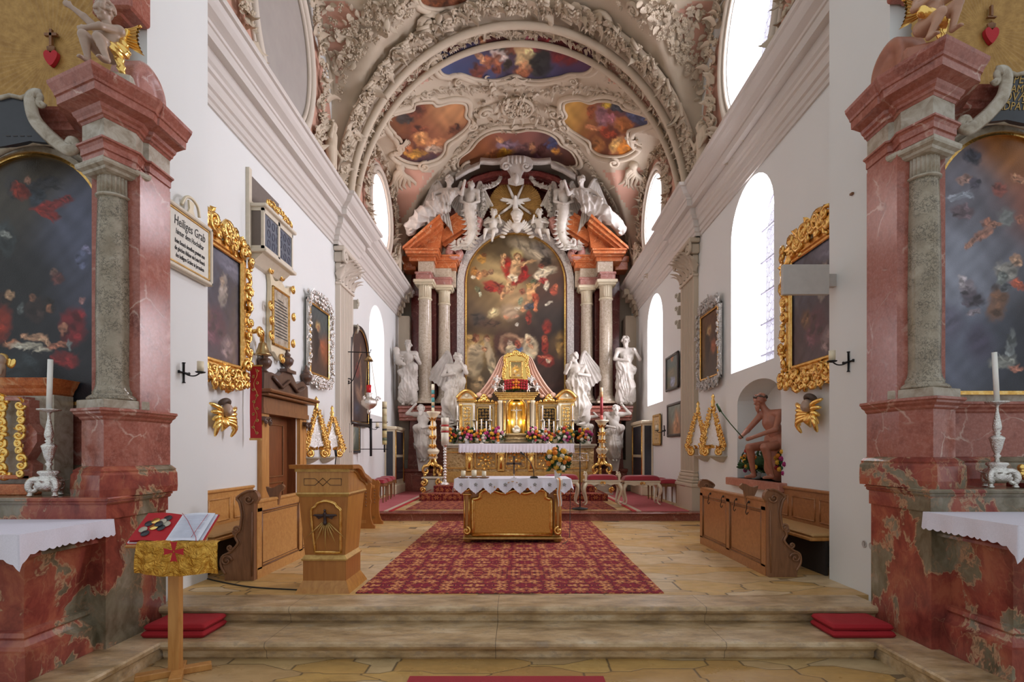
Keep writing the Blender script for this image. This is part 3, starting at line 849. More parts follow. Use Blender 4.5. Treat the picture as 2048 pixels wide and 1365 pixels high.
def canvas(mb,x0,x1,z0,z1,Y,step,bg,strokes,mask=None,warp=.02,seed=1.0,m=None,aspect=None,back=False):
 """painted panel in the x-z plane facing -y. mask(u, v) keeps a cell. u right, v DOWN (0 top)"""
 nx=max(2,int((x1-x0)/step));nzz=max(2,int((z1-z0)/step))
 u=np.linspace(0,1,nx+1);v=np.linspace(0,1,nzz+1);U,V_=np.meshgrid(u,v)
 asp=(z1-z0)/(x1-x0)
 C=painter(U.ravel(),V_.ravel()*asp,[(a,b*asp,c,s)for a,b,c,s in bg],[(s[0],s[1]*asp,s[2],s[3],*s[4:])for s in strokes],warp,seed)
 P3=np.stack([x0+U*(x1-x0),np.full_like(U,Y),z1-V_*(z1-z0)],-1).reshape(-1,3)
 w=nx+1;F=[]
 for j in range(nzz):
  for i in range(nx):
   if mask is None or mask((i+.5)/nx,(j+.5)/nzz):F.append((j*w+i,(j+1)*w+i,(j+1)*w+i+1,j*w+i+1))
 mb.add(P3,F,True,m,col=C)
 return mb
# ---------------- frescoes in stucco frames, laid on the vault
def fresco(outline,bg,strokes,label,seed,lift=.02,fr=.075):
 t_poly=[(p.x,p.y)for p in catmull(outline,6,True)]
 xs=[p[0]for p in t_poly];ys=[p[1]for p in t_poly];x0,x1,y0,y1=min(xs),max(xs),min(ys),max(ys)
 st=2.2;nx=int((x1-x0)/st)+2;ny=int((y1-y0)/st)+2
 ctr,nc=onvault((x0+x1)/2,(y0+y1)/2)
 root=thing('ceiling_fresco',label,'fresco',ctr,0,'painted panels of the vault')
 idx={};V=[];uv=[];F=[]
 poly=np.array(t_poly)
 for j in range(ny):
  for i in range(nx):
   if inpoly((x0+(i+.5)*st,y0+(j+.5)*st),t_poly):
    q=[]
    for a,b in((0,0),(0,1),(1,1),(1,0)):
     k=(i+a,j+b)
     if k not in idx:
      idx[k]=len(V);p,n=onvault(x0+k[0]*st,y0+k[1]*st,lift);V.append(tuple(p));uv.append((k[0]*st/(x1-x0),k[1]*st/(x1-x0)))
     q.append(idx[k])
    F.append(tuple(q))
 uv=np.array(uv);asp=(y1-y0)/(x1-x0)
 C=painter(uv[:,0],uv[:,1],[(a,b*asp,c,s)for a,b,c,s in bg],[(s[0],s[1]*asp,s[2],s[3],*s[4:])for s in strokes],.018,seed)
 mb=MB();mb.add(V,F,True,col=C);mb.build('painting',M['fresco'],root,color=True)
 mb=MB()
 pts=[];out=[]
 cx,cy=sum(xs)/len(xs),sum(ys)/len(ys)
 for x,y in t_poly:
  p,n=onvault(x,y,.035);pts.append(p)
  d=math.hypot(x-cx,y-cy);k=1+9/max(d,1);p2,n2=onvault(cx+(x-cx)*k,cy+(y-cy)*k,.02);out.append(p2)
 mb.tube(pts,fr*.55,6,closed=True);mb.tube(out,fr,6,closed=True)
 mb.build('stucco_frame',M['stucco'],root)
 return root
SK=(196,140,100);SKD=(150,90,60)
fresco([(880,97),(905,84),(940,78),(955,66),(985,60),(1005,66),(1028,76),(1045,74),(1055,62),(1075,60),(1100,68),(1120,74),(1150,72),(1180,84),(1190,105),(1188,130),(1172,144),(1140,146),(1120,152),(1080,158),(1050,156),(1030,148),(1005,155),(985,158),(950,155),(920,146),(900,150),(882,145),(874,125)],[(.1,.55,(62,78,122),.2),(.25,.85,(70,88,130),.2),(.5,.3,(84,44,32),.25),(.75,.9,(60,76,122),.22),(.9,.3,(100,34,34),.2),(.6,.6,(60,54,44),.1),(.15,.1,(80,38,32),.16)],[(.36,.18,.09,.06,0,(90,40,34)),(.3,.2,.03,.035,0,SK),(.42,.35,.07,.05,0,(44,50,34)),(.48,.3,.06,.05,0,(140,80,56)),(.56,.25,.06,.06,10,(170,100,110)),(.66,.28,.06,.05,0,(160,60,62)),(.55,.5,.06,.07,0,(214,184,132)),(.55,.75,.035,.045,0,SK),(.55,.86,.05,.03,0,(150,92,60)),(.66,.66,.07,.10,10,(44,44,40)),(.4,.5,.05,.04,30,(206,190,180)),(.38,.7,.03,.07,0,SKD),(.28,.55,.022,.05,-35,SK),(.32,.68,.03,.06,35,SKD),(.37,.84,.025,.03,0,(120,60,40)),(.45,.7,.025,.04,0,(60,50,30)),(.82,.4,.1,.09,0,(110,34,34)),(.88,.5,.025,.03,0,SK),(.25,.85,.05,.05,30,(120,62,40)),(.13,.25,.08,.05,-10,(100,44,36))],'wide lobed ceiling painting of figures against a blue sky, topmost fully visible on the vault',1.3)
fresco([(774,248),(778,232),(800,224),(824,218),(830,206),(862,203),(872,210),(900,203),(925,204),(932,214),(930,230),(938,240),(928,256),(905,274),(890,284),(886,302),(868,318),(835,325),(806,318),(788,303),(806,298),(800,276),(786,264)],[(.3,.2,(130,74,44),.25),(.75,.2,(196,140,92),.22),(.1,.35,(110,66,34),.15),(.5,.85,(84,50,50),.2),(.6,.55,(150,90,60),.2),(.9,.5,(100,52,36),.12)],[(.22,.28,.1,.07,0,(56,52,48)),(.35,.15,.13,.09,0,(110,60,40)),(.38,.45,.1,.06,10,(130,70,46)),(.42,.62,.1,.09,20,(200,136,84)),(.6,.68,.12,.07,-10,(196,130,84)),(.58,.78,.11,.05,0,(186,160,136)),(.35,.85,.16,.06,10,(190,140,60)),(.25,.74,.06,.08,0,(156,96,60)),(.82,.46,.07,.08,30,(120,70,46)),(.86,.4,.03,.05,0,(60,34,26)),(.5,.95,.14,.07,0,(70,48,60))],'lobed ceiling painting in brown and cream tones, left of the rosette',2.2)
fresco([(1300,248),(1296,232),(1274,224),(1250,216),(1240,206),(1215,200),(1196,200),(1180,204),(1160,198),(1132,202),(1128,216),(1134,230),(1127,240),(1140,256),(1165,272),(1180,282),(1184,296),(1202,308),(1225,311),(1252,307),(1272,292),(1258,284),(1258,262),(1280,255)],[(.1,.25,(196,150,74),.22),(.5,.2,(140,80,70),.2),(.85,.3,(96,80,96),.2),(.35,.6,(130,76,40),.2),(.5,.95,(110,60,36),.2),(.75,.85,(190,120,30),.14),(.6,.6,(90,46,34),.16)],[(.32,.22,.05,.08,0,(156,84,50)),(.45,.3,.06,.14,0,(170,120,130)),(.56,.36,.10,.06,30,(170,110,120)),(.7,.45,.12,.09,30,(190,120,66)),(.62,.12,.14,.05,20,(60,70,80)),(.86,.35,.13,.05,30,(74,84,116)),(.36,.5,.09,.035,15,(214,140,96)),(.52,.6,.12,.05,20,(150,66,40)),(.6,.8,.05,.1,30,(200,150,80)),(.7,.86,.06,.09,0,(200,120,28)),(.5,.08,.06,.04,10,(196,160,60)),(.4,.8,.09,.09,0,(160,104,56))],'lobed ceiling painting with pink, blue and yellow draperies, right of the rosette',3.1)
fresco([(915,332),(918,315),(940,298),(955,280),(975,266),(1000,260),(1030,262),(1060,258),(1090,262),(1112,274),(1122,288),(1142,300),(1154,318),(1152,330),(1130,332),(1105,322),(1080,318),(1030,312),(985,318),(955,328),(930,337)],[(.2,.6,(150,88,44),.2),(.5,.3,(150,96,84),.2),(.8,.3,(110,76,74),.15),(.9,.8,(90,50,30),.16),(.1,.9,(90,56,30),.14)],[(.45,.45,.12,.05,10,(150,126,140)),(.4,.6,.09,.03,-20,(214,150,50)),(.28,.65,.06,.035,-20,(200,130,80)),(.55,.55,.08,.06,0,(120,84,80)),(.7,.5,.09,.03,-40,(90,48,44)),(.62,.45,.025,.03,0,SK),(.8,.35,.05,.06,30,(70,80,116)),(.83,.55,.04,.03,30,(210,140,60)),(.36,.25,.025,.03,0,SK),(.6,.8,.15,.05,5,(110,74,84))],'low arched ceiling painting right above the top of the high altar',4.4)
fresco([(800,-30),(830,-14),(842,8),(870,16),(905,12),(935,2),(960,-20)],[(.5,.5,(90,46,30),.5)],[(.4,.8,.2,.08,0,(120,70,40)),(.7,.7,.1,.07,0,(150,90,60))],'dark red ceiling painting cut off by the top edge of the photo',5.5)
# ---------------- transverse arch with bundled mouldings and fruit garlands
rg=random.Random(11)
def ringobj(nm,y,inset,r,mat,a0=.02,name='trim'):
 pts,nn=vring(y,a0,PI-a0,90,inset);mb=MB();mb.tube(pts,r,8);struct(mb,nm,M[mat])
ringobj('trim_20',11.90,.22,.085,'stucco');ringobj('trim_21',12.03,.16,.045,'stucco');ringobj('trim_22',12.52,.16,.07,'stucco');ringobj('trim_23',12.62,.06,.035,'stucco')
def ring_garland(y,inset,w,label,kinds,dens,step,name='stucco_garland',group=None):
 pts,nn=vring(y,.03,PI-.03,120,inset);rs=resample(pts,step);nr=[vnormal(p.x,p.y)for p in rs]
 nr=[]
 for p in rs:
  th=math.acos(max(-1,min(1,-p.x/(AV-inset))));nr.append(Vector((math.cos(th)/AV,0,-math.sin(th)/HV)).normalized())
 mb=MB();foliage_line(mb,rs,nr,w,step,rg,kinds,dens)
 mb.tube([p-n*.03 for p,n in zip(rs,nr)],w*.16,6)
 o=mb.build(name,M['stucco']);tag(o,label,'garland',group);return o
mb=MB();pts,nn=vring(11.45,.10,PI-.10,42,.10)
for i in range(1,42):
 p,n=pts[i],nn[i];t=(pts[min(i+1,42)]-pts[i-1]).normalized()
 if i%2:
  for q in range(5):
   mb.tube([p+Vector((0,-.20+.1*q,0))-t*.13+n*.03,p+Vector((0,-.20+.1*q,0))+t*.13+n*.10],.038,5)
struct(mb,'trim_24',M['stucco'])
ring_garland(11.42,.12,.44,'thick outer stucco garland of fruit and flowers on the transverse arch','frlr',7,.19)
ring_garland(12.28,.05,.27,'slim inner stucco garland of blossoms between the two arch mouldings','rlr',4,.15)
def vg(px,w,label,kinds='lrf',dens=3,step=.15,closed=False,name='stucco_garland',cat='garland',mirror=False):
 mb=vgarland(px,w,rg,step,kinds,dens,closed)
 if mirror:
  m2=vgarland([(2*VX-x,y)for x,y in px],w,rg,step,kinds,dens,closed);mb.merge(m2)
 return tag(mb.build(name,M['stucco']),label,cat)
gl=[(708,350),(716,318),(730,290),(752,258),(785,222),(822,200),(870,182),(920,176),(965,178),(995,190)]
vg(gl,17,'leaf garland curving over the ceiling painting left of the rosette','lrl',4,.13)
vg([(2074-x,y)for x,y in gl],17,'leaf garland curving over the ceiling painting right of the rosette','lrl',4,.13)
gb=[(802,560),(810,520),(820,480),(832,440),(850,398),(875,360),(900,322),(925,290),(950,262),(980,248),(1006,244)]
vg(gb,15,'bead and leaf garland framing the apse arch on the left','rlr',4,.12)
vg([(2074-x,y)for x,y in gb],15,'bead and leaf garland framing the apse arch on the right','rlr',4,.12)
p,n=onvault(1035,213,.03);mb=MB();up=Vector((0,-1,.3))
m=surf_m(p,n,up)
mb.tube([m@Vector((.42*math.cos(a/24*2*PI),-.03,.42*math.sin(a/24*2*PI)))for a in range(24)],.05,6,closed=True)
for r_,k,s_ in((0,1,.2),(.16,6,.13),(.31,11,.12)):
 for i in range(k):
  a=2*PI*i/max(k,1);mb.add(*(ROS if i%2==0 else FRU),True,m@TR((r_*math.cos(a),-.04,r_*math.sin(a)),(0,a,0),s_))
for i in range(14):
 a=2*PI*i/14;mb.add(*LEAFC,True,m@TR((.46*math.cos(a),0,.46*math.sin(a)),(0,PI/2-a,0),.2))
tag(mb.build('stucco_rosette',M['stucco']),'round stucco rosette of fruit and leaves at the crown of the vault','rosette')
def shell_t(n=9,R=1.0):
 mb=MB()
 def fn(u,v):
  a=(u-.5)*2.7;r=R*v*(1+.05*abs(math.cos(u*n*PI)));h=-.22*math.sin(PI*min(1,v*1.05))-.05*abs(math.sin(u*n*PI))*v
  return(r*math.sin(a),h,r*math.cos(a))
 mb.grid(fn,n*4,6,flip=False)
 mb.ball((0,-.06,0),.13,8)
 return mb
def shell(px,py,rpx,ang,label,Yoff=0.0):
 p,n=onvault(px,py,.04);s_=rpx*p.y/F_PX;mb=MB();mb.merge(shell_t(),surf_m(p,n,(0,-1,.4),ang,s_))
 for k in range(11):
  a=(k/10-.5)*2.7;mb.ball((0,0,0),1,6,m=surf_m(p,n,(0,-1,.4),ang,s_)@TR((1.1*math.sin(a),-.05,1.1*math.cos(a)),(0,0,0),.07))
 tag(mb.build('stucco_shell',M['stucco']),label,'shell')
shell(1032,150,26,PI,'stucco scallop shell under the wide blue ceiling painting');shell(795,285,22,2.2,'stucco shell at the lower left of the left ceiling painting');shell(1275,276,22,-2.2,'stucco shell at the lower right of the right ceiling painting')
def vscroll(mb,px,py,rpx,a0,dirn,w=.28):
 p,n=onvault(px,py,.05);s_=rpx*p.y/F_PX
 c_scroll(mb,(0,0,0),1.0,1.5,w,surf_m(p,n,(0,-1,.4),0,s_),a0,dirn,.2,6,16)
mbS=MB()
for px,py,r,a,d in((862,125,17,0,1),(915,160,9,1,1),(846,100,9,2,-1),(1206,125,15,PI,-1),(1148,158,9,2,-1),(930,330,12,1,1),(1146,340,12,2,-1),(905,320,9,2,-1),(760,262,8,0,1),(1312,250,8,PI,-1),(848,330,11,1,1),(1228,322,11,2,-1),(1000,48,8,0,-1),(1056,46,8,PI,1),(968,222,14,0,1),(1108,222,14,PI,-1),(945,250,10,2,1),(1128,252,10,1,-1),(850,44,22,0,1),(1210,40,22,PI,-1),(795,20,14,0,1),(1270,16,14,PI,-1)):
 vscroll(mbS,px,py,r,a,d)
struct(mbS,'trim_25',M['stucco'])
def plume(px,py,L,ang,n=6,spread=.5,name='trim'):
 mb=MB();p,nr=onvault(px,py,.04);s_=L*p.y/F_PX;m=surf_m(p,nr,(0,-1,.6),ang,s_)
 for k in range(n):
  a=(k/(n-1)-.5)*spread*2;l=.75+.25*math.cos(a*2)
  mb.tube([m@Vector((t*l*math.sin(a*(1+.8*t))*1.0+.06*math.sin(t*9+k),-.05,t*l*math.cos(a)))for t in(0,.2,.4,.6,.8,1)],[.05*s_,.055*s_,.05*s_,.04*s_,.03*s_,.01*s_],5)
 return mb
for a_,nm_ in(((800,330,PI+.1),'left'),((1268,328,PI-.1),'right')):
 mb=MB();mb.merge(plume(a_[0],a_[1],88,a_[2],7,.35));mb.ball(tuple(onvault(a_[0],a_[1],.04)[0]),.14,8)
 tag(mb.build('stucco_plume',M['stucco']),'stringy stucco leaf plume hanging in the pink corner %s of the apse arch'%nm_,'ornament')
def vfield(poly,nm,lift=.006):
 mb=MB();xs=[p[0]for p in poly];ys=[p[1]for p in poly];st=5;idx={};V=[];F=[]
 for j in range(int((max(ys)-min(ys))/st)+1):
  for i in range(int((max(xs)-min(xs))/st)+1):
   if inpoly((min(xs)+(i+.5)*st,min(ys)+(j+.5)*st),poly):
    q=[]
    for a,b in((0,0),(0,1),(1,1),(1,0)):
     k=(i+a,j+b)
     if k not in idx:idx[k]=len(V);V.append(tuple(onvault(min(xs)+k[0]*st,min(ys)+k[1]*st,lift)[0]))
     q.append(idx[k])
    F.append(tuple(q))
 mb.add(V,F,True);struct(mb,nm,M['pinkfield'])
 return poly
def mir(poly):return[(2*VX-x,y)for x,y in poly]
FL={'a':[(788,345),(800,330),(850,345),(868,342),(800,445)],'b':[(636,2),(690,4),(725,28),(674,168)],'c':[(742,226),(775,180),(830,130),(862,118),(856,160),(800,190),(760,232)]}
k=30
for key,pl in FL.items():
 vfield(pl,'trim_%d'%k);vfield(mir(pl),'trim_%d'%(k+1));k+=2
def fill(poly,n,smin_,smax_,kinds='lr',label=None,inset=.07,Mx=None):
 mb=MB();xs=[p[0]for p in poly];ys=[p[1]for p in poly];c=0;tries=0;taken=[]
 while c<n and tries<n*12:
  tries+=1;x=rg.uniform(min(xs),max(xs));y=rg.uniform(min(ys),max(ys))
  if not inpoly((x,y),poly):continue
  if any((x-a)**2+(y-b)**2<(smin_*.8)**2 for a,b in taken):continue
  taken.append((x,y));p,nr=onvault(x,y,inset);s_=rg.uniform(smin_,smax_)*p.y/F_PX;kk=rg.choice(kinds)
  T=LEAFS if kk=='l' else(ROS if kk=='r' else FRU)
  sc=s_*(1.8 if kk=='l' else.72 if kk=='r' else.62);nr=(nr+Vector((rg.uniform(-.4,.4),rg.uniform(-.4,.4),rg.uniform(-.4,.4)))).normalized()
  mb.add(*T,True,surf_m(p,nr,(0,-1,.5),rg.uniform(0,6.28),sc));c+=1
 return mb
for side,f in(('left',lambda q:q),('right',mir)):
 tag(fill(f(FL['b']),46,8,12,'lllr').build('stucco_foliage',M['stucco']),'stucco vine leaves filling the pink triangle high on the %s'%side,'ornament',None,'stuff')
 tag(fill(f(FL['c']),60,5,8,'lr').build('stucco_foliage',M['stucco']),'stucco leaves on the pink strip between arch moulding and garland, %s half'%side,'ornament',None,'stuff')
 mb=fill(f([(700,40),(740,0),(840,0),(800,40),(740,90),(700,150),(680,210),(672,200)]),110,8,14,'lrf')
 tag(mb.build('stucco_foliage',M['stucco']),'dense stucco fruit and leaves on the outer flank of the transverse arch, %s half'%side,'ornament',None,'stuff')
tag(fill([(960,170),(1110,170),(1130,235),(1070,262),(1000,262),(940,235)],60,7,11,'lrl').build('stucco_foliage',M['stucco']),'stucco leaves and scrolls clustered round the central rosette','ornament',None,'stuff')
mb=fill([(850,60),(900,50),(1180,50),(1215,60),(1200,85),(1120,66),(940,66),(870,90)],50,6,9,'llr');mb.merge(fill([(860,150),(1210,150),(1190,172),(1035,186),(880,172)],40,5,8,'llr'))
tag(mb.build('stucco_foliage',M['stucco']),'stucco leaf sprays bordering the wide blue ceiling painting','ornament',None,'stuff')
k=45
for yc,r,z0,h in LUN:
 for sx in(-1,1):
  mb=MB()
  for off,rr,ins in((.0,.05,.02),(.13,.075,.05),(.27,.05,.02)):
   pts=[]
   for i in range(41):
    a=.02+(PI-.04)*i/40;y=yc+(r+off*.5)*math.cos(a);x=sx*(AV-.02-off);z=z0+(h+.05)*math.sin(a)+.25*off
    if i in(0,40):pts.append(Vector((sx*(AV-.03),y,6.6)))
    pts.append(Vector((x,y,min(z,30))))
   pts=[pts[0]]+sorted(pts[1:-1],key=lambda q:-q.y)+[pts[-1]]
   mb.tube(pts,rr,6)
  struct(mb,'trim_%d'%k,M['stucco']);k+=1
# ---------------- sculpted figures (heights in units of the standing figure, facing -y, x to the viewer's right)
def pose(**k):
 J=dict(pel=(0,0,.53),che=(0,0,.72),neck=(0,0,.825),head=(0,-.01,.915),ls=(-.115,0,.79),rs=(.115,0,.79),le=(-.16,.0,.63),re=(.16,0,.63),lh=(-.15,-.08,.50),rh=(.15,-.08,.50),lp=(-.055,0,.51),rp=(.055,0,.51),lk=(-.06,-.03,.28),rk=(.06,-.02,.28),lf=(-.07,.0,.035),rf=(.07,.01,.035))
 J.update(k);return{a:Vector(b)for a,b in J.items()}
def mul(v,s):return(v[0]*s,v[1]*s,v[2]*s)
def fig_body(J,S=1.0,fat=1.0,headk=1.0,face=True,fingers=True,toes=False,hd=None,bare=True):
 """list of soft parts of one continuous body; hd = direction the face looks"""
 f=fat;L=[]
 def c(a,b,ra,rb):L.append(('c',mul(a,S),mul(b,S),ra*S,rb*S))
 def e(p,r,R=None):L.append(('e',mul(p,S),mul(r,S),R)if R is not None else('e',mul(p,S),mul(r,S)))
 e(J['pel'],(.082*f,.062*f,.07*f));c(J['pel'],J['che'],.066*f,.075*f);e(J['che'],(.092*f,.062*f,.085*f))
 c(J['ls'],J['rs'],.042*f,.042*f);c(J['che']+Vector((0,0,.04)),J['neck'],.06*f,.032*f);c(J['neck'],J['head']-Vector((0,0,.02)),.032*f,.032*f)
 for s_ in 'lr':
  c(J[s_+'s'],J[s_+'e'],.034*f,.026*f);c(J[s_+'e'],J[s_+'h'],.026*f,.017*f)
  c(J[s_+'p'],J[s_+'k'],.058*f,.038*f);c(J[s_+'k'],J[s_+'f'],.038*f,.020*f)
  k=J[s_+'k'];a=J[s_+'f'];m_=k.lerp(a,.3);sh=(a-k).normalized();bk=Vector((0,1,0));bk=(bk-sh*bk.dot(sh)).normalized()if abs(sh.y)<.95 else Vector((0,0,1))
  e(m_+bk*.010,(.034*f,.034*f,.055))
  fd=(hd if hd else Vector((0,-1,0))).copy();fd.z=0;fd=fd.normalized()if fd.length>.1 else Vector((0,-1,0))
  if s_+'t' in J:toe=J[s_+'t']
  else:toe=a+fd*.085+Vector((0,0,-.018))
  c(a+Vector((0,0,-.008)),toe,.022*f,.014*f)
  if toes:
   sd=(toe-a).normalized().cross(Vector((0,0,1))).normalized()
   for i,o in enumerate((-.018,-.008,0,.008,.016)):c(toe+sd*o*f,toe+sd*o*1.1*f+(toe-a).normalized()*(.02-.002*abs(i-1)),.006*f,.005*f)
  h=J[s_+'h'];d=(h-J[s_+'e']).normalized();pal=h+d*.035;sd=d.cross(Vector((0,1,0)));sd=sd.normalized()if sd.length>.1 else Vector((1,0,0));up=sd.cross(d)
  c(h,pal,.017*f,.02*f)
  if fingers:
   for i,o in enumerate((-.016,-.0055,.0055,.016)):
    r0=pal+sd*o*f;mid=r0+d*(.024-.002*abs(i-1.3));tip=mid+(d*.7-up*.5).normalized()*.017
    c(r0,mid,.0068*f,.006*f);c(mid,tip,.006*f,.005*f)
   tb=h+d*.012-sd*.014*f;c(tb,tb+(d*.6-sd*.8).normalized()*.028,.008*f,.0055*f)
 h=J['head'];hk=headk
 fw=(hd if hd else Vector((0,-1,0))).normalized();z=Vector((0,0,1));rt=fw.cross(z);rt=rt.normalized()if rt.length>.05 else Vector((1,0,0));z=rt.cross(fw).normalized()
 R=frame_m((0,0,0),rt,-fw,z).to_quaternion().to_matrix().to_4x4()
 def hp(x,y,zz):return h+(rt*x+fw*y+z*zz)*hk
 e(h+z*.012*hk,(.044*hk,.054*hk,.060*hk),R)
 e(hp(0,.018,-.030),(.032*hk,.034*hk,.034*hk),R)
 if face:
  c(hp(0,.050,.012),hp(0,.068,-.010),.007*hk,.011*hk)
  c(hp(-.026,.044,.022),hp(.026,.044,.022),.011*hk,.011*hk)
  e(hp(0,.050,-.036),(.017*hk,.012*hk,.008*hk),R)
  e(hp(0,.042,-.054),(.014*hk,.014*hk,.012*hk),R)
  for s_ in(-1,1):
   e(hp(s_*.024,.036,-.018),(.016*hk,.016*hk,.018*hk),R)
   e(hp(s_*.045,-.002,-.004),(.007*hk,.013*hk,.018*hk),R)
   e(hp(s_*.018,.046,.008),(.0085*hk,.007*hk,.006*hk),R)
 return L
def hair_prims(J,S,hk=1.0,hd=None,long=0.0,n=16,seed=1,beard=False,top=.0):
 rr=random.Random(seed);L=[];h=J['head'];fw=(hd if hd else Vector((0,-1,0))).normalized();rt=fw.cross(Vector((0,0,1))).normalized();z=rt.cross(fw)
 for i in range(n):
  a=rr.uniform(-2.4,2.4);t=rr.uniform(-.3,1.2);u=math.cos(t)
  d=rt*math.sin(a)*u+-fw*math.cos(a)*u+z*math.sin(t)
  p=h+z*.014*hk+Vector((d.x*.050,d.y*.054,d.z*.062))*hk
  L.append(('e',mul(p,S),(.017*hk*S,.017*hk*S,.015*hk*S)))
 if long:
  for s_ in(-1,1):
   L.append(('c',mul(h+rt*s_*.045-fw*.02,S),mul(h+rt*s_*.055-fw*.03-z*long,S),.02*S,.012*S))
  L.append(('c',mul(h-fw*.05,S),mul(h-fw*.055-z*long,S),.035*S,.02*S))
 if beard:
  for dx in(-.018,0,.018):L.append(('c',mul(h+rt*dx+fw*.045-z*.045,S),mul(h+rt*dx*.8+fw*.055-z*(.085+.02*(dx==0)),S),.016*S,.009*S))
 return L
def folds(S,amp=.018,fr=9,sw=14,ztop=.72,seed=0.0,cx=0.0):
 def f(p):
  q=p/S;a=np.arctan2(q[:,1],q[:,0]-cx);z=q[:,2]
  w=np.sin(fr*a+sw*z+1.6*np.sin(7*z+2*a+seed)+seed);w=1-np.abs(w)
  w2=np.sin(5*a-sw*1.3*z+2.2*np.sin(5*q[:,0]*3+seed));w2=1-np.abs(w2)
  m=np.clip((ztop-z)/.08,0,1)
  w3=1-np.abs(np.sin(17*q[:,0]+5*q[:,2]+7*q[:,1]+1.8*np.sin(7*q[:,2]+4*q[:,0]+seed)))
  return amp*S*m*(w**1.5*.7+w2**2*.35+w3**2*.7)
 return f
def robe_prims(J,S,r0=.085,r1=.15,zb=.06,over=True,side=1):
 L=[]
 def c(a,b,ra,rb):L.append(('c',mul(a,S),mul(b,S),ra*S,rb*S))
 p=J['pel'];k=(J['lk']+J['rk'])/2
 c(J['che']-Vector((0,0,.02)),p,.072,.072);c(p,J['lk'],.062,.055);c(p,J['rk'],.062,.055)
 c(J['lk'],J['lf']+Vector((-.015,.02,zb)),.052,.056);c(J['rk'],J['rf']+Vector((.015,.02,zb)),.052,.056)
 c(k,(J['lf']+J['rf'])/2+Vector((0,.03,zb)),.06,r1*.42)
 if over:
  c(J['ls' if side>0 else 'rs'],p+Vector((.08*side,-.04,.02)),.045,.05);c(p+Vector((-.09*side,-.03,-.02)),p+Vector((.10*side,-.05,.05)),.05,.05)
  c(p+Vector((.09*side,-.02,.02)),p+Vector((.12*side,.02,-.26)),.04,.02)
 return L
def wing(S,L=.5,n=9,side=1,tilt=.25,w=.30,back=.06):
 """feathered wing rooted at the origin; spreads to side*x and up"""
 mb=MB()
 def fn(u,v):
  a=-1.0+2.1*u
  tipx=math.sin(a)*w*.9+.12;tipz=-L*.62*math.cos(a*.5)+.12*u
  px=u*.10;pz=L*.42*math.sin(u*1.9)
  x=px+(tipx*.5+.10)*v*(.5+.6*u);z=pz*(1-v)+(pz+(-L*.95+L*.30*u))*v
  return(side*x,back+.03*math.sin(v*3)+.014*abs(math.sin(u*n*PI))*(v+.2)*-1,z+.02*abs(math.sin(u*n*PI))*v)
 mb.grid(fn,n*4,8);mb.grid(lambda u,v:Vector(fn(u,v))+Vector((0,.035,0)),n*4,8,flip=True)
 mb.tube([Vector(fn(u,0))+Vector((0,.015,0))for u in[i/10 for i in range(11)]],.025,6)
 mb.tube([Vector(fn(1,v))+Vector((0,.015,0))for v in[i/8 for i in range(9)]],.02,6)
 return mb
def statue(name,label,loc,H,J,mat='statue',vox=None,rz=0.0,robe=True,wings=None,hd=None,fat=1.0,headk=1.0,long=.0,beard=False,seed=1,cat='statue',group=None,side=1,extra=None,halo=False,amp=.02,wingmat=None,hairmat=None,robemat=None,ztop=.74,nohair=False,facing=None):
 root=thing(name,label,cat,loc,rz,group);vox=vox or H*.0105
 bl=fig_body(J,H,fat,headk,True,vox<H*.009,False,hd)
 if extra:bl+=extra
 body(bl,vox,k=.012*H).build('body',M[mat],root,local=True)
 if not nohair:body(hair_prims(J,H,headk,hd,long,26,seed,beard),vox,k=.012*H).build('hair',M[hairmat or mat],root,local=True)
 if robe:
  body(robe_prims(J,H,side=side),vox,k=.03*H,disp=folds(H,amp,8,12,ztop,seed*1.7),pad=.04*H).build('robe',M[robemat or mat],root,local=True)
 if wings:
  for sd,tl,wl in wings:
   mb=MB();w_=wing(H,wl,9,sd);mb.merge(w_,Matrix.Translation(Vector(J['che'])*H+Vector((sd*.05*H,.04*H,.06*H)))@Matrix.Rotation(tl,4,'Y')@Matrix.Diagonal((H,H,H,1)))
   mb.build('wing',M[wingmat or mat],root,local=True)
 return root
# ======================= HIGH ALTAR =======================
AX=1031.0
def X_(px,Y):return(px-VX)*Y/F_PX
def Z_(py,Y):return CAMZ-(py-VY)*Y/F_PX
def mp(px):return 2*AX-px
def pbox(mb,px0,px1,py0,py1,Y,D,bev=.01,mirror=True):
 """block whose front face at distance Y covers the photo box, D deep"""
 for a,b in(((px0,px1),)if not mirror else((px0,px1),(mp(px1),mp(px0)))):
  mb.box2(X_(a,Y),X_(b,Y),Y,Y+D,Z_(py1,Y),Z_(py0,Y),bev=bev)
def ppoly(mb,pts,Y,D,mirror=True,bev=0):
 for m_ in((0,1)if mirror else(0,)):
  q=[XZ(mp(x)if m_ else x,y,Y)for x,y in pts];mb.prism(q,Y,Y+D,'y')
YB=18.0
alt=thing('high_altar_retable','tall red marble high altar wall with paired columns and broken pediment','altar',(X_(AX,YB),YB,.17))
mb=MB();XA=X_(AX,YB)
outl=[(825,985),(825,820),(822,560),(838,470),(925,400),(926,372),(945,352),(980,342),(1031,338)]
ppoly(mb,[XY for XY in outl]+[(mp(x),y)for x,y in outl[::-1][1:]],YB+.12,.30,False)
mb.build('back_wall',M['darkred'],alt)
mb=MB();pbox(mb,899,915,500,815,YB-.05,.2);pbox(mb,862,873,560,812,17.7,.5);mb.build_lr('pilaster_strip',M['darkred'],alt,X_(AX,YB))
mb=MB()
pbox(mb,808,884,945,984,17.1,.9);pbox(mb,806,886,938,945,17.05,1.0,.02)
mb.build_lr('plinth',M['steppink'],alt,X_(AX,YB))
mb=MB();pbox(mb,850,2*AX-850,952,975,17.4,.5,mirror=False);mb.build('plinth',M['steppink'],alt)
mb=MB()
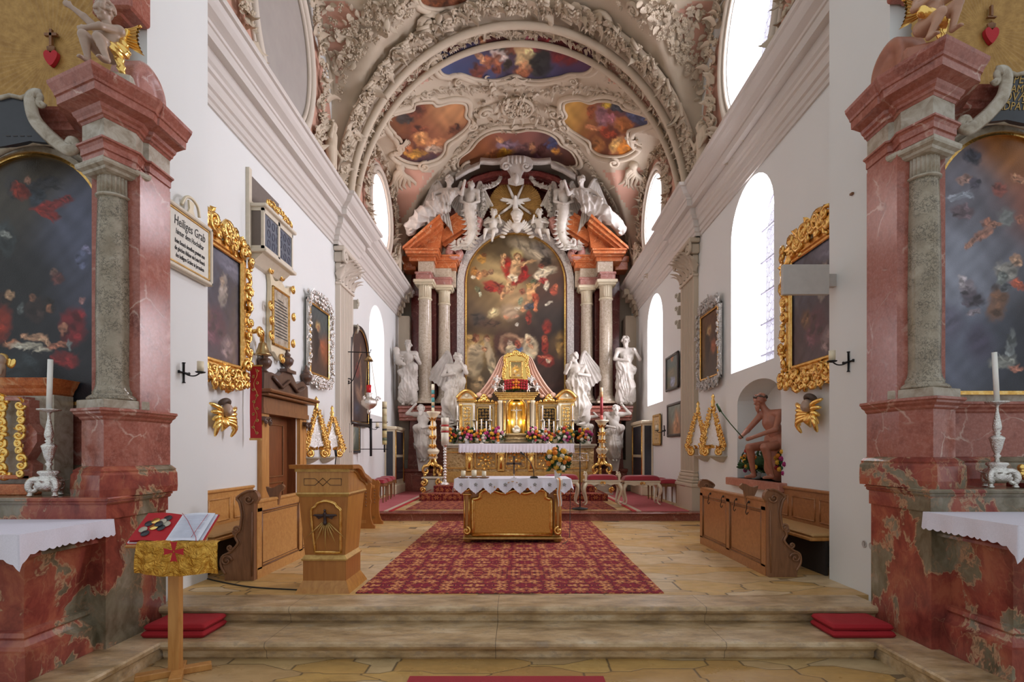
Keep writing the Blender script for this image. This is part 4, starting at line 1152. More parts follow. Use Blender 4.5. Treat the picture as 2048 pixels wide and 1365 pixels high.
for q in([(815,938),(852,938),(846,842),(820,842)],[(868,938),(888,938),(888,842),(872,842)]):ppoly(mb,q,17.35,.5)
mb.build_lr('pedestal',M['steppink'],alt,X_(AX,YB))
mb=MB()
for y0,y1,e in((812,818,8),(818,826,5),(826,836,2),(836,842,0)):pbox(mb,798-e*.4,912,y0,y1,17.0-e*.012,1.1,.02)
mb.build_lr('shelf_cornice',M['redmarble'],alt,X_(AX,YB))
def big_column(px,Y,py_top,py_bot,rpx):
 x=X_(px,Y);s_=Y/F_PX;zt=Z_(py_top,Y);zb=Z_(py_bot,Y);r=rpx*s_;c=thing('x',None,None);bpy.data.objects.remove(c)
 hn=24*s_
 mb=MB();mb.lathe([(r*1.45,0),(r*1.45,.06),(r*1.5,.09),(r*1.42,.13),(r*1.2,.16),(r*1.25,.19),(r*1.12,.22),(r*1.02,.26),(r*1.0,.4),(r*1.01,(zt-zb)*.35),(r*.93,zt-zb-hn-.05),(r*.92,zt-zb-hn)],(x,Y+r,zb),28)
 o=mb.build('column',M['beigemarble'],alt)
 mb=MB();mb.box2(x-r*1.5,x+r*1.5,Y-r*.5,Y+r*2.5,zb-.02,zb+.05,bev=.01);mb.build('column_plinth',M['beigemarble'],o);mb=MB()
 mb.lathe([(r*.93,0),(r*1.06,.02),(r*1.06,.05),(r*.96,.07)],(x,Y+r,zt-hn-.03),24)
 n=18
 mb.lathe([(r*.9,0),(r*.9,hn-.04),(r*1.05,hn)],(x,Y+r,zt-hn+.03),72,flute=(n,.06))
 mb.lathe([(r*1.05,0),(r*1.3,.05),(r*1.3,.07)],(x,Y+r,zt+.03),24)
 mb.box2(x-r*1.55,x+r*1.55,Y-r*.5,Y+r*2.5,zt+.09,zt+.19,bev=.02);mb.box2(x-r*1.35,x+r*1.35,Y-r*.3,Y+r*2.3,zt+.04,zt+.1,bev=.02)
 mb.build('column_capital',M['ivory'],o)
for m_ in(0,1):
 f_=mp if m_ else(lambda q:q)
 big_column(f_(848),17.05,572,806,13.5);big_column(f_(887),17.45,583,806,12.2)
mb=MB();pbox(mb,831,861,545,562,17.0,.7,.02);pbox(mb,829,863,543,548,16.97,.7,.02);pbox(mb,865,902,556,573,17.4,.5,.02);pbox(mb,863,904,554,559,17.37,.5,.02)
mb.build_lr('architrave',M['pinkmarble'],alt,X_(AX,YB))
mb=MB();pbox(mb,836,867,521,545,17.05,.7);pbox(mb,867,902,535,556,17.45,.5);pbox(mb,902,912,540,575,17.7,.4);mb.build_lr('frieze',M['beigemarble'],alt,X_(AX,YB))
mb=MB()
for y0,y1,e in((496,500,10),(500,507,8),(507,512,4),(512,522,0)):
 pbox(mb,818-e,870+e*.8,y0,y1,17.0-e*.03,.9,.015)
for y0,y1,e in((509,513,6),(513,521,4),(521,525,2),(525,536,0)):
 pbox(mb,866,912+e*1.2,y0,y1,17.4-e*.03,.6,.015)
for y0,y1,e in((512,524,6),(524,540,0)):pbox(mb,806-e*.4,832,y0,y1,17.5,.5,.015)
mb.build_lr('cornice',M['orange'],alt,X_(AX,YB))
for m_ in(0,1):
 g=(lambda q:mp(q))if m_ else(lambda q:q)
 mb=MB()
 def slab_(pts,Y,D):mb.prism([XZ(g(x),y,Y)for x,y in pts],Y,Y+D,'y')
 slab_([(805,496),(879,431),(885,442),(820,496)],16.75,.9);slab_([(812,496),(884,441),(886,452),(832,496)],16.85,.8);slab_([(826,496),(886,451),(880,496)],17.05,.6)
 slab_([(805,498),(805,493),(879,428),(881,433)],16.68,.9)
 mb.build('pediment_piece',M['orange'],alt)
 mb=MB();slab_([(880,468),(914,429),(933,441),(935,452),(884,485)],17.15,.7);slab_([(878,486),(935,450),(935,460),(890,494)],17.3,.6);slab_([(880,446),(914,425),(916,431),(884,452)],17.08,.7)
 mb.build('pediment_piece',M['orange'],alt)
 mb=MB();slab_([(878,500),(878,476),(899,470),(899,512),(878,512)],17.5,.4);mb.build('pediment_block',M['beigemarble'],alt)
 mb=MB();pts=[(958,440),(950,462),(938,478),(925,487),(910,492),(901,500),(900,510),(907,517),(917,515),(920,506),(914,502),(910,506)]
 mb.tube([P(g(x),y,17.4)for x,y in[(p.x,p.y)for p in catmull(pts,4)]],[.16]*12+[.14]*12+[.12]*12+[.1]*9,8,flat=1.5)
 mb.build('volute',M['pinkmarble'],alt)
mb=MB()
for dy,Y,D in((0,17.3,.8),(8,17.45,.6),(16,17.6,.4)):
 top=[(918+dy,382),(928,366),(950,354),(985,343),(1031,340)]
 pts=top+[(mp(x),y)for x,y in top[::-1][1:]];ppoly(mb,[(x,y+dy)for x,y in pts]+[(x,y+dy+9)for x,y in pts[::-1]],Y,D,False)
mb.build('curved_cornice',M['darkred'],alt)
mb=MB();c0=P(AX,409,17.75);Rx,Rz=52*17.75/F_PX,46*17.75/F_PX
def bf(u,v):
 a=u*2*PI;r=v*(1+.015*math.sin(a*60));return(c0 .x+Rx*r*math.cos(a),c0 .y-.03-.05*v*abs(math.sin(a*36))+.02,c0 .z+Rz*r*math.sin(a))
mb.grid(bf,288,5,closeu=True,flip=True);mb.build('sunburst',M['burst'],alt)
dove=thing('dove_relief','white stucco dove with rays on the golden sunburst above the altar painting','dove',(c0 .x,c0 .y-.12,c0 .z-.1))
mb=MB()
for k in range(6):
 a=PI/2+.38*(1 if k%2 else-1)if k<2 else(PI/2+(k-1)*PI/3+(.9 if k>3 else.5))
for a in(PI*.37,PI*.63,PI*.06,PI*.94,-PI*.2,-PI*.8):
 d=Vector((math.cos(a),0,math.sin(a)));o=c0+Vector((0,-.12,0))
 mb.tube([o+d*.12,o+d*.45,o+d*(.62 if abs(math.sin(a))>.3 else.5)],[.05,.045,.03],5)
mb.build('ray',M['whitepaint'],dove)
dv=[('c',(c0 .x,c0 .y-.2,c0 .z+.05),(c0 .x,c0 .y-.2,c0 .z-.22),.07,.09),('e',(c0 .x,c0 .y-.24,c0 .z+.12),(.05,.06,.06)),('c',(c0 .x,c0 .y-.18,c0 .z-.2),(c0 .x,c0 .y-.16,c0 .z-.42),.05,.09)]
for s_ in(-1,1):
 for t in range(4):dv.append(('c',(c0 .x,c0 .y-.18,c0 .z+.02),(c0 .x+s_*(.42-t*.07),c0 .y-.15,c0 .z+.13-t*.09),.05,.02))
body(dv,.015,.03).build('body',M['whitepaint'],dove)
YPN=17.95;cxp,cyp,rp=AX,566,98
def archpx(r,yb,n=28,cx=cxp,cy=cyp):return[(cx-r,yb)]+[(cx-r*math.cos(PI*i/n),cy-r*math.sin(PI*i/n))for i in range(n+1)]+[(cx+r,yb)]
def frame_band(r0,r1,yb,Y,D,mat,nm,par):
 mb=MB();a=[XZ(x,y,Y)for x,y in archpx(r1,yb)];b=[XZ(x,y,Y)for x,y in archpx(r0,yb)]
 mb.prism(a+b[::-1],Y,Y+D,'y');return mb
frame_band(103.5,117,815,YPN-.20,.35,'carved','f',alt).build('carved_frame',M['carved'],alt)
frame_band(100,105,815,YPN-.08,.2,'darkred','f',alt).build('inner_frame',M['steppink'],alt)
pic=thing('altar_painting','tall arched altar painting of a red-robed figure rising among clouds and angels','painting',(X_(AX,YPN),YPN-.03,Z_(815,YPN)))
frame_band(97.5,100.5,815,YPN-.11,.1,'gold','f',pic).build('gilt_edge',M['gold'],pic)
mb=MB();x0,x1=X_(AX-98.5,YPN),X_(AX+98.5,YPN);z0,z1=Z_(815,YPN),Z_(467,YPN)
def amask(u,v):
 px=(u-.5)*197;py=v*348-99
 return py>0 or px*px+py*py<98.5**2
W_,T_=(222,208,178),(150,140,120)
def q(px,py):return((px-932.5)/197,(py-467)/348)
def Sx(px,py,rx,ry,a,c,so=.25):u,v=q(px,py);return(u,v,rx/197,ry/197,a,c,so)
bgA=[(*q(990,500),(88,72,46),.3),(*q(1080,490),(130,114,90),.25),(*q(950,560),(104,78,40),.2),(*q(1000,620),(150,124,82),.2),(*q(960,640),(70,54,40),.2),(*q(1110,560),(84,50,36),.25),(*q(1110,640),(44,38,34),.3),(*q(1010,670),(70,50,40),.22),(*q(960,700),(150,124,74),.14),(*q(1040,700),(64,40,32),.2),(*q(1000,780),(90,74,54),.22),(*q(1110,760),(70,46,36),.25),(*q(1120,690),(110,84,44),.1),(*q(1040,640),(52,40,36),.1)]
stA=[Sx(1060,500,40,14,25,(176,162,138),.5),Sx(1085,500,22,10,30,(120,112,104),.5),Sx(965,480,40,10,-10,(70,54,36),.5),Sx(1000,555,50,26,30,(186,160,110),.7),Sx(1035,600,24,22,0,(170,140,100),.6),Sx(1018,540,14,26,-20,(150,36,26)),Sx(992,575,26,9,20,(150,34,26)),Sx(1046,540,9,22,-10,(140,30,26)),Sx(1040,560,22,7,-30,(140,30,26)),Sx(978,578,10,5,10,(120,24,20)),Sx(1031,538,11,19,8,(206,168,122)),Sx(1026,556,10,8,0,(222,204,170)),Sx(1016,572,5,14,20,(206,164,116)),Sx(1006,590,4,13,12,(180,136,94)),Sx(1024,582,4,9,30,(190,146,102)),Sx(1000,582,4,8,0,(130,70,50)),Sx(1052,527,22,3.2,-15,(200,158,112)),Sx(1006,524,3.2,14,-10,(196,152,108)),Sx(1010,512,3.5,4,0,(196,150,104)),Sx(1034,515,8,9,0,(130,80,44)),Sx(1034,516,4.6,6.5,0,(216,176,130)),Sx(1034,510,9,9,0,(226,206,140),.9),Sx(1034,515,7,8,0,(120,74,42)),Sx(1034,517,4.4,6,0,(212,172,128)),Sx(963,520,10,8,20,(176,130,60)),Sx(968,512,5,5,0,(120,76,40)),Sx(958,550,6,10,-10,(200,140,90)),Sx(970,548,7,8,0,(160,110,70)),Sx(982,545,6,6,0,(150,110,80)),Sx(948,545,6,10,0,(160,110,50)),Sx(948,554,6,3,0,(214,200,170)),Sx(955,580,6,7,0,(100,100,70)),Sx(960,590,3,5,0,(190,190,160)),Sx(1090,545,24,8,-20,(222,206,176)),Sx(1080,555,12,8,0,(214,198,170)),Sx(1086,562,9,6,0,(156,36,34)),Sx(1092,572,5,10,10,(210,196,170)),Sx(1082,533,6,6,0,(150,80,60)),Sx(1092,524,12,10,0,(50,36,30)),Sx(1066,565,6,5,0,(90,100,70)),Sx(1062,585,8,16,15,(206,156,106)),Sx(1058,573,6,5,0,(190,150,84)),Sx(1074,572,9,3,-45,(200,150,104)),Sx(1050,612,11,4,-50,(204,154,108)),Sx(1046,620,6,3,-30,(200,140,96)),Sx(1044,584,7,6,0,(150,90,64)),Sx(1072,596,7,10,-20,(176,76,46)),Sx(1060,612,14,6,-10,(60,66,76)),Sx(1072,612,4,12,5,(190,110,70)),Sx(1058,636,5,14,0,(130,46,32)),Sx(1034,618,5,4,0,(214,200,170)),Sx(1040,604,5,9,10,(130,140,110)),Sx(1014,634,7,6,0,(190,110,70)),Sx(1030,634,8,3,-20,(190,130,100)),Sx(1035,650,4,3,0,(210,200,180)),Sx(958,640,15,12,0,(70,60,54),.5),Sx(988,626,12,7,-30,(210,190,140),.5),Sx(1020,625,16,14,0,(176,152,124),.6),Sx(980,648,20,8,0,(90,66,50),.5),Sx(1094,654,9,14,0,(140,44,30),.4),Sx(1108,582,8,10,20,(150,66,44)),Sx(1112,575,5,6,0,(170,90,60)),Sx(1098,608,8,3,-30,(190,180,160)),Sx(1122,690,9,22,0,(150,118,60),.5),Sx(962,690,34,20,0,(164,136,84),.3),Sx(1003,690,16,26,0,(76,48,40),.4),Sx(948,722,17,34,5,(204,184,146)),Sx(955,700,13,9,0,(198,178,140)),Sx(951,676,8,9,0,(110,62,40)),Sx(955,678,4,5,0,(196,140,100)),Sx(974,677,6,8,0,(110,66,42)),Sx(976,680,4,5,0,(190,140,104)),Sx(980,715,9,36,-12,(196,176,140)),Sx(968,700,6,5,0,(190,138,98)),Sx(956,770,14,18,0,(176,150,110)),Sx(1022,690,22,22,0,(190,150,116),.2),Sx(1023,692,18,18,0,(90,60,46),.2),Sx(1036,690,6,9,0,(176,90,66)),Sx(1022,700,10,10,10,(214,196,156)),Sx(1034,706,18,6,-30,(70,116,160)),Sx(1018,688,5,6,0,(200,176,150)),Sx(1060,700,15,24,10,(210,190,152)),Sx(1057,680,8,11,0,(216,196,160)),Sx(1056,682,4.5,7,0,(200,150,112)),Sx(1062,694,7,4,40,(200,150,112)),Sx(1090,690,7,18,0,(150,50,34)),Sx(1090,680,5,7,0,(176,90,60)),Sx(1092,722,16,12,10,(156,50,36)),Sx(1096,722,6,6,0,(216,184,156)),Sx(1090,716,14,3,15,(210,110,80)),Sx(1020,800,30,20,0,(90,60,50),.5),Sx(1110,780,20,24,0,(84,56,48),.6)]
canvas(mb,x0,x1,z0,z1,YPN-.03,.0165,bgA,stA,amask,.008,3.0)
mb.build('canvas',M['paint'],pic,color=True)
# ---- stucco figures of the retable
S0=17.0
def place(px,py,Y):p=P(px,py,Y);return(p.x,p.y,p.z)
sc_=lambda h,Y:h*Y/F_PX
J=pose(head=(.01,-.01,.915),le=(-.17,-.05,.64),lh=(-.08,-.12,.68),re=(.18,-.02,.64),rh=(.14,-.13,.70),lk=(-.05,-.05,.28),rk=(.07,0,.28))
childL=[('e',(-.30,-.25,1.66),(.10,.09,.10)),('c',(-.29,-.22,1.56),(-.22,-.2,1.30),.09,.11),('c',(-.24,-.22,1.32),(-.05,-.3,1.22),.06,.05),('c',(-.27,-.22,1.5),(-.1,-.3,1.5),.04,.03)]
statue('saint_statue','white stucco saint carrying a child, on the shelf left of the columns',place(816,812,16.85),sc_(132,16.85),J,seed=2,beard=True,robe=True,extra=childL,group=None)
J=pose(head=(-.01,-.01,.915),le=(-.17,-.06,.66),lh=(-.02,-.14,.62),re=(.19,-.03,.66),rh=(.10,-.13,.76),lk=(-.07,-.03,.28),rk=(.06,-.06,.28))
statue('saint_statue','white stucco bearded saint with hand on his chest, on the shelf right of the columns',place(1252,812,16.85),sc_(140,16.85),J,seed=5,beard=True,side=-1)
def atlant(px,py_top,py_bot,Y,sd,label,seed,full=True):
 H=sc_((py_bot-py_top)*1.08,Y)
 J=pose(head=(.02*sd,-.06,.86),neck=(0,-.03,.80),ls=(-.13,0,.79),rs=(.13,0,.79),le=(-.24,-.04,.80)if sd<0 else(-.19,-.03,.62),lh=(-.13,-.02,.93)if sd<0 else(-.04,-.12,.58),re=(.24,-.04,.80)if sd>0 else(.19,-.03,.62),rh=(.13,-.02,.93)if sd>0 else(.04,-.12,.58),lk=(-.035,-.04,.30),rk=(.04,-.02,.30),lf=(-.02,0,.08),rf=(.03,0,.08))
 p=place(px,py_bot,Y)
 r=statue('atlas_figure',label,p,H,J,seed=seed,beard=True,side=sd,ztop=.66,cat='statue',group='stucco atlas figures carrying the shelf')
 mb=MB();w0,w1=.07*H,.16*H
 mb.prism([(-w0,-.10*H),(w0,-.10*H),(w1,.55*H),(-w1,.55*H)],.02,.25,'y');mb.build('term_base',M['statue'],r,local=True)
 return r
atlant(846,812,930,16.75,-1,'outer atlas on the left, arm raised to the shelf behind the tall gilt candlestick',3)
atlant(895,822,905,17.0,-1,'inner atlas on the left, half hidden behind the altar flowers',4)
atlant(1172,822,905,17.0,1,'inner atlas on the right, half hidden behind the altar flowers',6)
atlant(1228,812,930,16.75,1,'outer atlas on the right, arm raised to the shelf behind the tall gilt candlestick',7)
for sd,px in((-1,912),(1,1152)):
 hd=Vector((-sd*.9,-.5,.2))
 J=pose(head=(-sd*.03,-.02,.915),ls=(-.11,0,.80),rs=(.11,0,.79),**(dict(le=(-.17,-.05,.67),lh=(-.04,-.13,.68),re=(.15,-.10,.70),rh=(.10,-.16,.80))if sd<0 else dict(re=(.17,-.05,.67),rh=(.04,-.13,.68),le=(-.15,-.10,.70),lh=(-.10,-.16,.80))),pel=(sd*.03,0,.54),lk=(-.07+sd*.05,-.05,.29),rk=(.07+sd*.05,-.02,.27),lf=(-.10+sd*.01,.03,.06),rf=(.10+sd*.01,.0,.04))
 statue('angel_statue','large white angel with one raised wing standing %s of the altar painting'%('left' if sd<0 else 'right'),place(px,852,16.9),sc_(148,16.9),J,seed=8+sd,hd=hd,wings=[(sd,.0,.56)],side=-sd,amp=.028)
for sd,px in((-1,893),(1,1168)):
 J=pose(pel=(sd*.10,-.05,.20),che=(-sd*.02,-.05,.38),neck=(-sd*.04,-.05,.48),head=(-sd*.05,-.08,.57),ls=(-sd*.04-.11,-.04,.45),rs=(-sd*.04+.11,-.04,.45),le=(-.20-sd*.03,-.10,.38),lh=(-.22-sd*.06,-.16,.50 if sd>0 else.30),re=(.20-sd*.03,-.10,.38),rh=(.24-sd*.03,-.16,.50 if sd<0 else.30),lp=(sd*.10-.04,-.05,.18),rp=(sd*.10+.04,-.05,.18),lk=(sd*.30,-.14,.12),rk=(sd*.34,-.08,.04),lf=(sd*.50,-.10,-.12),rf=(sd*.52,-.06,-.16))
 statue('angel_statue','white winged angel reclining on the %s half of the broken pediment'%('left' if sd<0 else 'right'),place(px,448,16.9),sc_(140,16.9),J,seed=12+sd,hd=Vector((-sd*.5,-.8,-.3)),wings=[(sd,.25*sd,.62)],amp=.034,side=sd,ztop=.50)
for sd,px in((-1,940),(1,1127)):
 r=thing('herm_angel','white winged herm angel with a leafy scroll tail, %s of the sunburst'%('left' if sd<0 else 'right'),'statue',place(px,485,17.1))
 H=sc_(150,17.1);J=pose(head=(-sd*.02,-.03,.86),pel=(0,0,.5),le=(-.14,-.04,.62),re=(.14,-.04,.62),lh=(-.04,-.1,.56),rh=(.05,-.1,.56),lp=(0,0,.5),rp=(0,0,.5),lk=(sd*-.01,0,.34),rk=(sd*.02,0,.34),lf=(-sd*.0,0,.14),rf=(-sd*.02,0,.14))
 body(fig_body(J,H*.86,1.0,1.0,True,False),.03,.02).build('body',M['statue'],r,local=True);body(hair_prims(J,H*.86,seed=4+sd),.03,.02).build('hair',M['statue'],r,local=True)
 mb=MB();path=[(0,.5),(0,.40),(sd*-.02,.28),(sd*-.03,.15),(sd*.0,.03),(sd*.07,-.05),(sd*.14,-.05),(sd*.15,.02),(sd*.11,.04)]
 pl=[Vector((a*H,-.02,b*H))for a,b in path];cc=catmull(pl,4)
 mb.tube(cc,[.12*H*max(.22,(1-i/len(cc))**.8)*.8 for i in range(len(cc))],8)
 for i in range(2,len(cc)-4,2):
  for s2 in(-1,1):mb.add(*LEAFC,True,surf_m(cc[i]+Vector((s2*.05*H,-.06,0)),(s2*.6,-1,0),(s2*.5,0,-1),0,.11*H))
 mb.build('leafy_tail',M['statue'],r,local=True)
 for s2 in(-1,1):
  mb=MB();mb.merge(wing(1,.60,8,s2,w=.04),Matrix.Translation(Vector((s2*.06*H,.06*H,.66*H)))@Matrix.Diagonal((H*.8,H*.8,H*.8,1)));mb.build('wing',M['statue'],r,local=True)
for sd,px in((-1,986),(1,1080)):
 J=pose(pel=(0,0,.30),che=(0,-.02,.50),neck=(0,-.02,.60),head=(-sd*.02,-.04,.74),ls=(-.13,0,.56),rs=(.13,0,.56),le=(-.22,-.06,.48),re=(.22,-.06,.48),lh=(-.18,-.12,.62)if sd>0 else(-.06,-.16,.46),rh=(.18,-.12,.62)if sd<0 else(.06,-.16,.46),lp=(-.07,0,.28),rp=(.07,0,.28),lk=(-.12+sd*.08,-.20,.22),rk=(.12+sd*.08,-.20,.20),lf=(-.10+sd*.14,-.16,.0),rf=(.12+sd*.14,-.16,-.06))
 statue('putto_figure','small white putto sitting on the %s shoulder of the painting frame'%('left' if sd<0 else 'right'),place(px,482,17.3),sc_(72,17.3),J,seed=20+sd,fat=1.45,headk=1.75,robe=False,wings=[(-1,0,.3),(1,0,.3)],vox=.025)
r=thing('winged_cherub','white winged cherub head at the top of the painting frame','statue',place(1034,455,17.3))
body([('e',(0,-.1,.32),(.17,.17,.19)),('e',(0,-.24,.27),(.04,.05,.04)),('c',(0,-.02,.18),(0,0,-.05),.1,.13),('c',(-.1,-.05,.02),(.1,-.05,.02),.1,.1),('e',(0,-.2,.18),(.08,.08,.06))],.02,.04).build('head',M['statue'],r,local=True)
body([('e',(.14*math.cos(a),-.06+.05*math.sin(3*a),.40+.10*math.sin(a)),(.065,.07,.06))for a in[i*.45 for i in range(-1,9)]],.02,.03).build('hair',M['statue'],r,local=True)
for s2 in(-1,1):
 mb=MB()
 for i in range(7):mb.ball((s2*(.16+.05*i),-.03+.012*i,.08-.010*i*i+.0),(.05,.04,.18-.014*i),8,rot=(0,s2*(.5+.16*i),0))
 mb.build('wing',M['statue'],r,local=True)
def festoon(pts,Y,w,label,mat='statue',n=None,name='festoon',seed=3,group=None):
 rr=random.Random(seed);line=[P(p.x,p.y,Y)for p in catmull(pts,6)];rs=resample(line,w*.55);mb=MB();
 mb.tube(rs,w*.4,6)
 for i,p in enumerate(rs):
  d=(rs[min(i+1,len(rs)-1)]-rs[max(0,i-1)]);d=d.normalized()if d.length>0 else Vector((0,0,1))
  for k in range(4):
   a=k*PI/2+i;o=p+Vector((math.cos(a)*w*.3,-w*.2,math.sin(a)*w*.3));mb.add(*LEAFS,True,surf_m(o,(math.cos(a)*.5,-1,math.sin(a)*.5),d,rr.uniform(-.5,.5),w*.8))
 return tag(mb.build(name,M[mat]),label,'festoon',group)
festoon([(1003,346),(998,362),(985,372),(968,376)],17.4,.16,'white leaf swag left of the sunburst');festoon([(1060,346),(1066,362),(1080,372),(1098,376)],17.4,.16,'white leaf swag right of the sunburst',seed=4)
festoon([(965,372),(965,395),(966,428)],17.35,.17,'white fruit drop hanging left of the sunburst',seed=5);festoon([(1100,372),(1100,395),(1099,428)],17.35,.17,'white fruit drop hanging right of the sunburst',seed=6)
cr=thing('stucco_cartouche','white stucco cartouche and ribbon hanging over the top of the high altar','ornament',place(AX,345,17.2))
mb=MB();q_=[(1008,318),(1000,330),(1012,334),(1020,345),(1022,358),(1016,362),(1030,366),(1034,366),(1048,362),(1042,358),(1044,345),(1052,334),(1066,330),(1058,318),(1033,314)]
mb.prism([XZ(p.x,p.y,17.1)for p in catmull(q_,4,True)],17.0,17.3,'y');mb.ball(tuple(P(1032,358,17.0)),(.10,.1,.18),10)
for x_,d in((1012,1),(1052,-1)):c_scroll(mb,tuple(P(x_,334,17.0)),.12,1.3,.05,None,0,d)
for k in range(5):mb.ball(tuple(P(1016+k*8,320,17.0)),(.05,.08,.14),8)
mb.build('shield',M['statue'],cr)
for sd in(-1,1):
 mb=MB();pts=[(1031+sd*20,322),(1031+sd*45,324),(1031+sd*70,322),(1031+sd*72,330),(1031+sd*95,340),(1031+sd*120,356)]
 def rb(u,v,pts=pts):
  i=min(len(pts)-2,int(u*(len(pts)-1)));t=u*(len(pts)-1)-i;x=pts[i][0]*(1-t)+pts[i+1][0]*t;y=pts[i][1]*(1-t)+pts[i+1][1]*t
  return P(x,y+(v-.5)*14,17.15-.12*math.sin(v*PI))
 mb.grid(rb,20,5,flip=sd<0);mb.build('banderole',M['statue'],cr)
# ======================= MENSA, TABERNACLE AND EVERYTHING ON THEM =======================
YM=16.0;ZM=Z_(887,YM)
men=thing('high_altar_table','high altar table with a gilded relief front and grey stone top','altar table',(X_(1036,YM),YM,.5))
mb=MB();mb.box2(X_(887,YM)+.03,X_(1188,YM),YM+.06,YM+1.1,.5,ZM-.09);mb.build('front_panel',M['goldrelief'],men)
mb=MB();mb.box2(X_(883,YM),X_(1194,YM),YM-.02,YM+1.2,ZM-.09,ZM-.02,bev=.02);mb.box2(X_(886,YM),X_(1190,YM),YM+.01,YM+1.15,ZM-.14,ZM-.09,bev=.015);mb.build('top_slab',M['bracket'],men)
mb=MB();mb.box2(X_(885,YM),X_(1190,YM),YM,YM+1.1,.5,Z_(943,YM)-.02,bev=.02);mb.build('plinth',M['gilt'],men)
def rframe(mb,x0,x1,z0,z1,y,r,m=None):
 for a,b in(((x0,z0),(x1,z0)),((x1,z0),(x1,z1)),((x1,z1),(x0,z1)),((x0,z1),(x0,z0))):
  ax,az=a;bx,bz=b;mb.box(((ax+bx)/2,y,(az+bz)/2),(abs(bx-ax)+r*2,r*1.4,abs(bz-az)+r*2),bev=r*.5,m=m)
for x0,x1 in((892,932),(950,992),(1013,1051),(1072,1112),(1134,1174)):
 mb=MB();rframe(mb,X_(x0,YM),X_(x1,YM),Z_(937,YM),Z_(905,YM),YM+.055,.02);mb.build('gilt_panel_frame',M['gold'],men)
rg2=random.Random(5)
for cx,nm in((971,0),(1032,1),(1092,2)):
 mb=MB();c=P(cx,921,YM+.04)
 for i in range(16):
  a=i*2.4;r=.05+.011*i;mb.add(*LEAFC,True,surf_m(c+Vector((math.cos(a)*r,-.01,math.sin(a)*r)),(0,-1,0),(math.cos(a),0,math.sin(a)),0,.11))
 mb.ball(tuple(c),.05,8);mb.build('gilt_ornament',M['goldb'],men)
for px in(939,1002,1062,1123):
 mb=MB();x=X_(px,YM);mb.box2(x-.09,x+.09,YM-.01,YM+.08,Z_(943,YM),Z_(903,YM),bev=.01);mb.box2(x-.12,x+.12,YM-.05,YM+.08,Z_(911,YM),Z_(904,YM),bev=.02)
 mb.tube([(x,YM-.03,Z_(913,YM)),(x,YM-.06,Z_(925,YM)),(x,YM-.02,Z_(938,YM))],[.06,.03,.045],8);mb.build('gilt_pilaster',M['gold'],men)
def cloth_hang(mb,x0,x1,y0,y1,z,drop,wav=.012,nw=26,scal=0.0,ns=20,sides=True,ybk=None,pts=None,slope=0):
 """cloth lying on a table top (x0..x1, y0 front..y1 back), hanging over the front and both sides"""
 per=[(x0,y1)]+[(x0,y1+(y0-y1)*i/20)for i in range(1,21)]+[(x0+(x1-x0)*i/120,y0)for i in range(1,121)]+[(x1,y0+(y1-y0)*i/20)for i in range(1,21)]
 n=len(per);cum=[0]
 for a,b in zip(per,per[1:]):cum.append(cum[-1]+math.hypot(b[0]-a[0],b[1]-a[1]))
 L=cum[-1];cx,cy=(x0+x1)/2,(y0+y1)/2
 V=[];rows=7
 for j in range(rows+1):
  t=j/rows
  for i,(x,y)in enumerate(per):
   s_=cum[i];nx_=-1 if i<18 else(1 if i>n-19 else 0);ny_=-1 if 20<=i<=n-21 else 0
   sc2=abs(math.sin(PI*ns*s_/L))if scal else 0
   d=drop-scal*(1-(sc2 if scal>0 else 0))
   w=wav*t*math.sin(2*PI*nw*s_/L+math.sin(s_*3))+.006+.02*t
   V.append((x+nx_*w,y+ny_*w,z+.004-d*t))
 f=[(j*n+i,(j+1)*n+i,(j+1)*n+i+1,j*n+i+1)for j in range(rows)for i in range(n-1)]
 mb.add(V,f,True)
 mb.box2(x0-.004,x1+.004,y0-.004,y1,z+.001,z+.007)
mb=MB();cloth_hang(mb,X_(918,YM),X_(1148,YM),YM-.04,YM+.55,ZM-.02,.27,.02,44,.03,60)
tag(mb.build('altar_cloth',M['lace']),'long white lace-edged cloth on the high altar table','cloth')
YT=16.62
tab=thing('tabernacle','gilded tabernacle with central round-arched niche and two side towers on the high altar','tabernacle',(X_(1033,YT),YT,ZM-.02))
CT=1033
def tb(mb,px0,px1,py0,py1,dy=0.0,D=.4,bev=.008,both=True):
 for a,b in(((px0,px1),(2*CT-px1,2*CT-px0))if both else((px0,px1),)):mb.box2(X_(a,YT),X_(b,YT),YT+dy,YT+dy+D,Z_(py1,YT),Z_(py0,YT),bev=bev)
mb=MB();tb(mb,918,949,806,887,0,.45);tb(mb,949,1000,808,887,.12,.35);mb.build('body',M['ivory'],tab)
mb=MB();tb(mb,998,1014,800,887,-.12,.5);tb(mb,1012,1054,868,887,-.22,.6,both=False);
ar=[XZ(x,y,YT)for x,y in([(1000,800),(1066,800),(1066,868),(1052,868)]+[(1033+19*math.cos(PI*i/14),817-19*math.sin(PI*i/14))for i in range(15)]+[(1014,868),(1000,868)])]
mb.prism(ar,YT-.10,YT+.1,'y');mb.build('niche_body',M['ivory'],tab)
mb=MB();
for y0,y1,e in((798,800,2),(800,803,4),(803,806,1)):tb(mb,918-e,949+e,y0,y1,-.02*e,.5,.01)
for y0,y1,e in((804,806,2),(806,809,0)):tb(mb,949,998,y0,y1,.1-.02*e,.4,.01)
for y0,y1,e in((787,790,11),(790,793,9),(793,796,6),(796,801,3)):mb.box2(X_(1000-e,YT),X_(1066+e,YT),YT-.14-.012*e,YT+.4,Z_(y1,YT),Z_(y0,YT),bev=.012)
mb.build('cornice',M['gold'],tab)
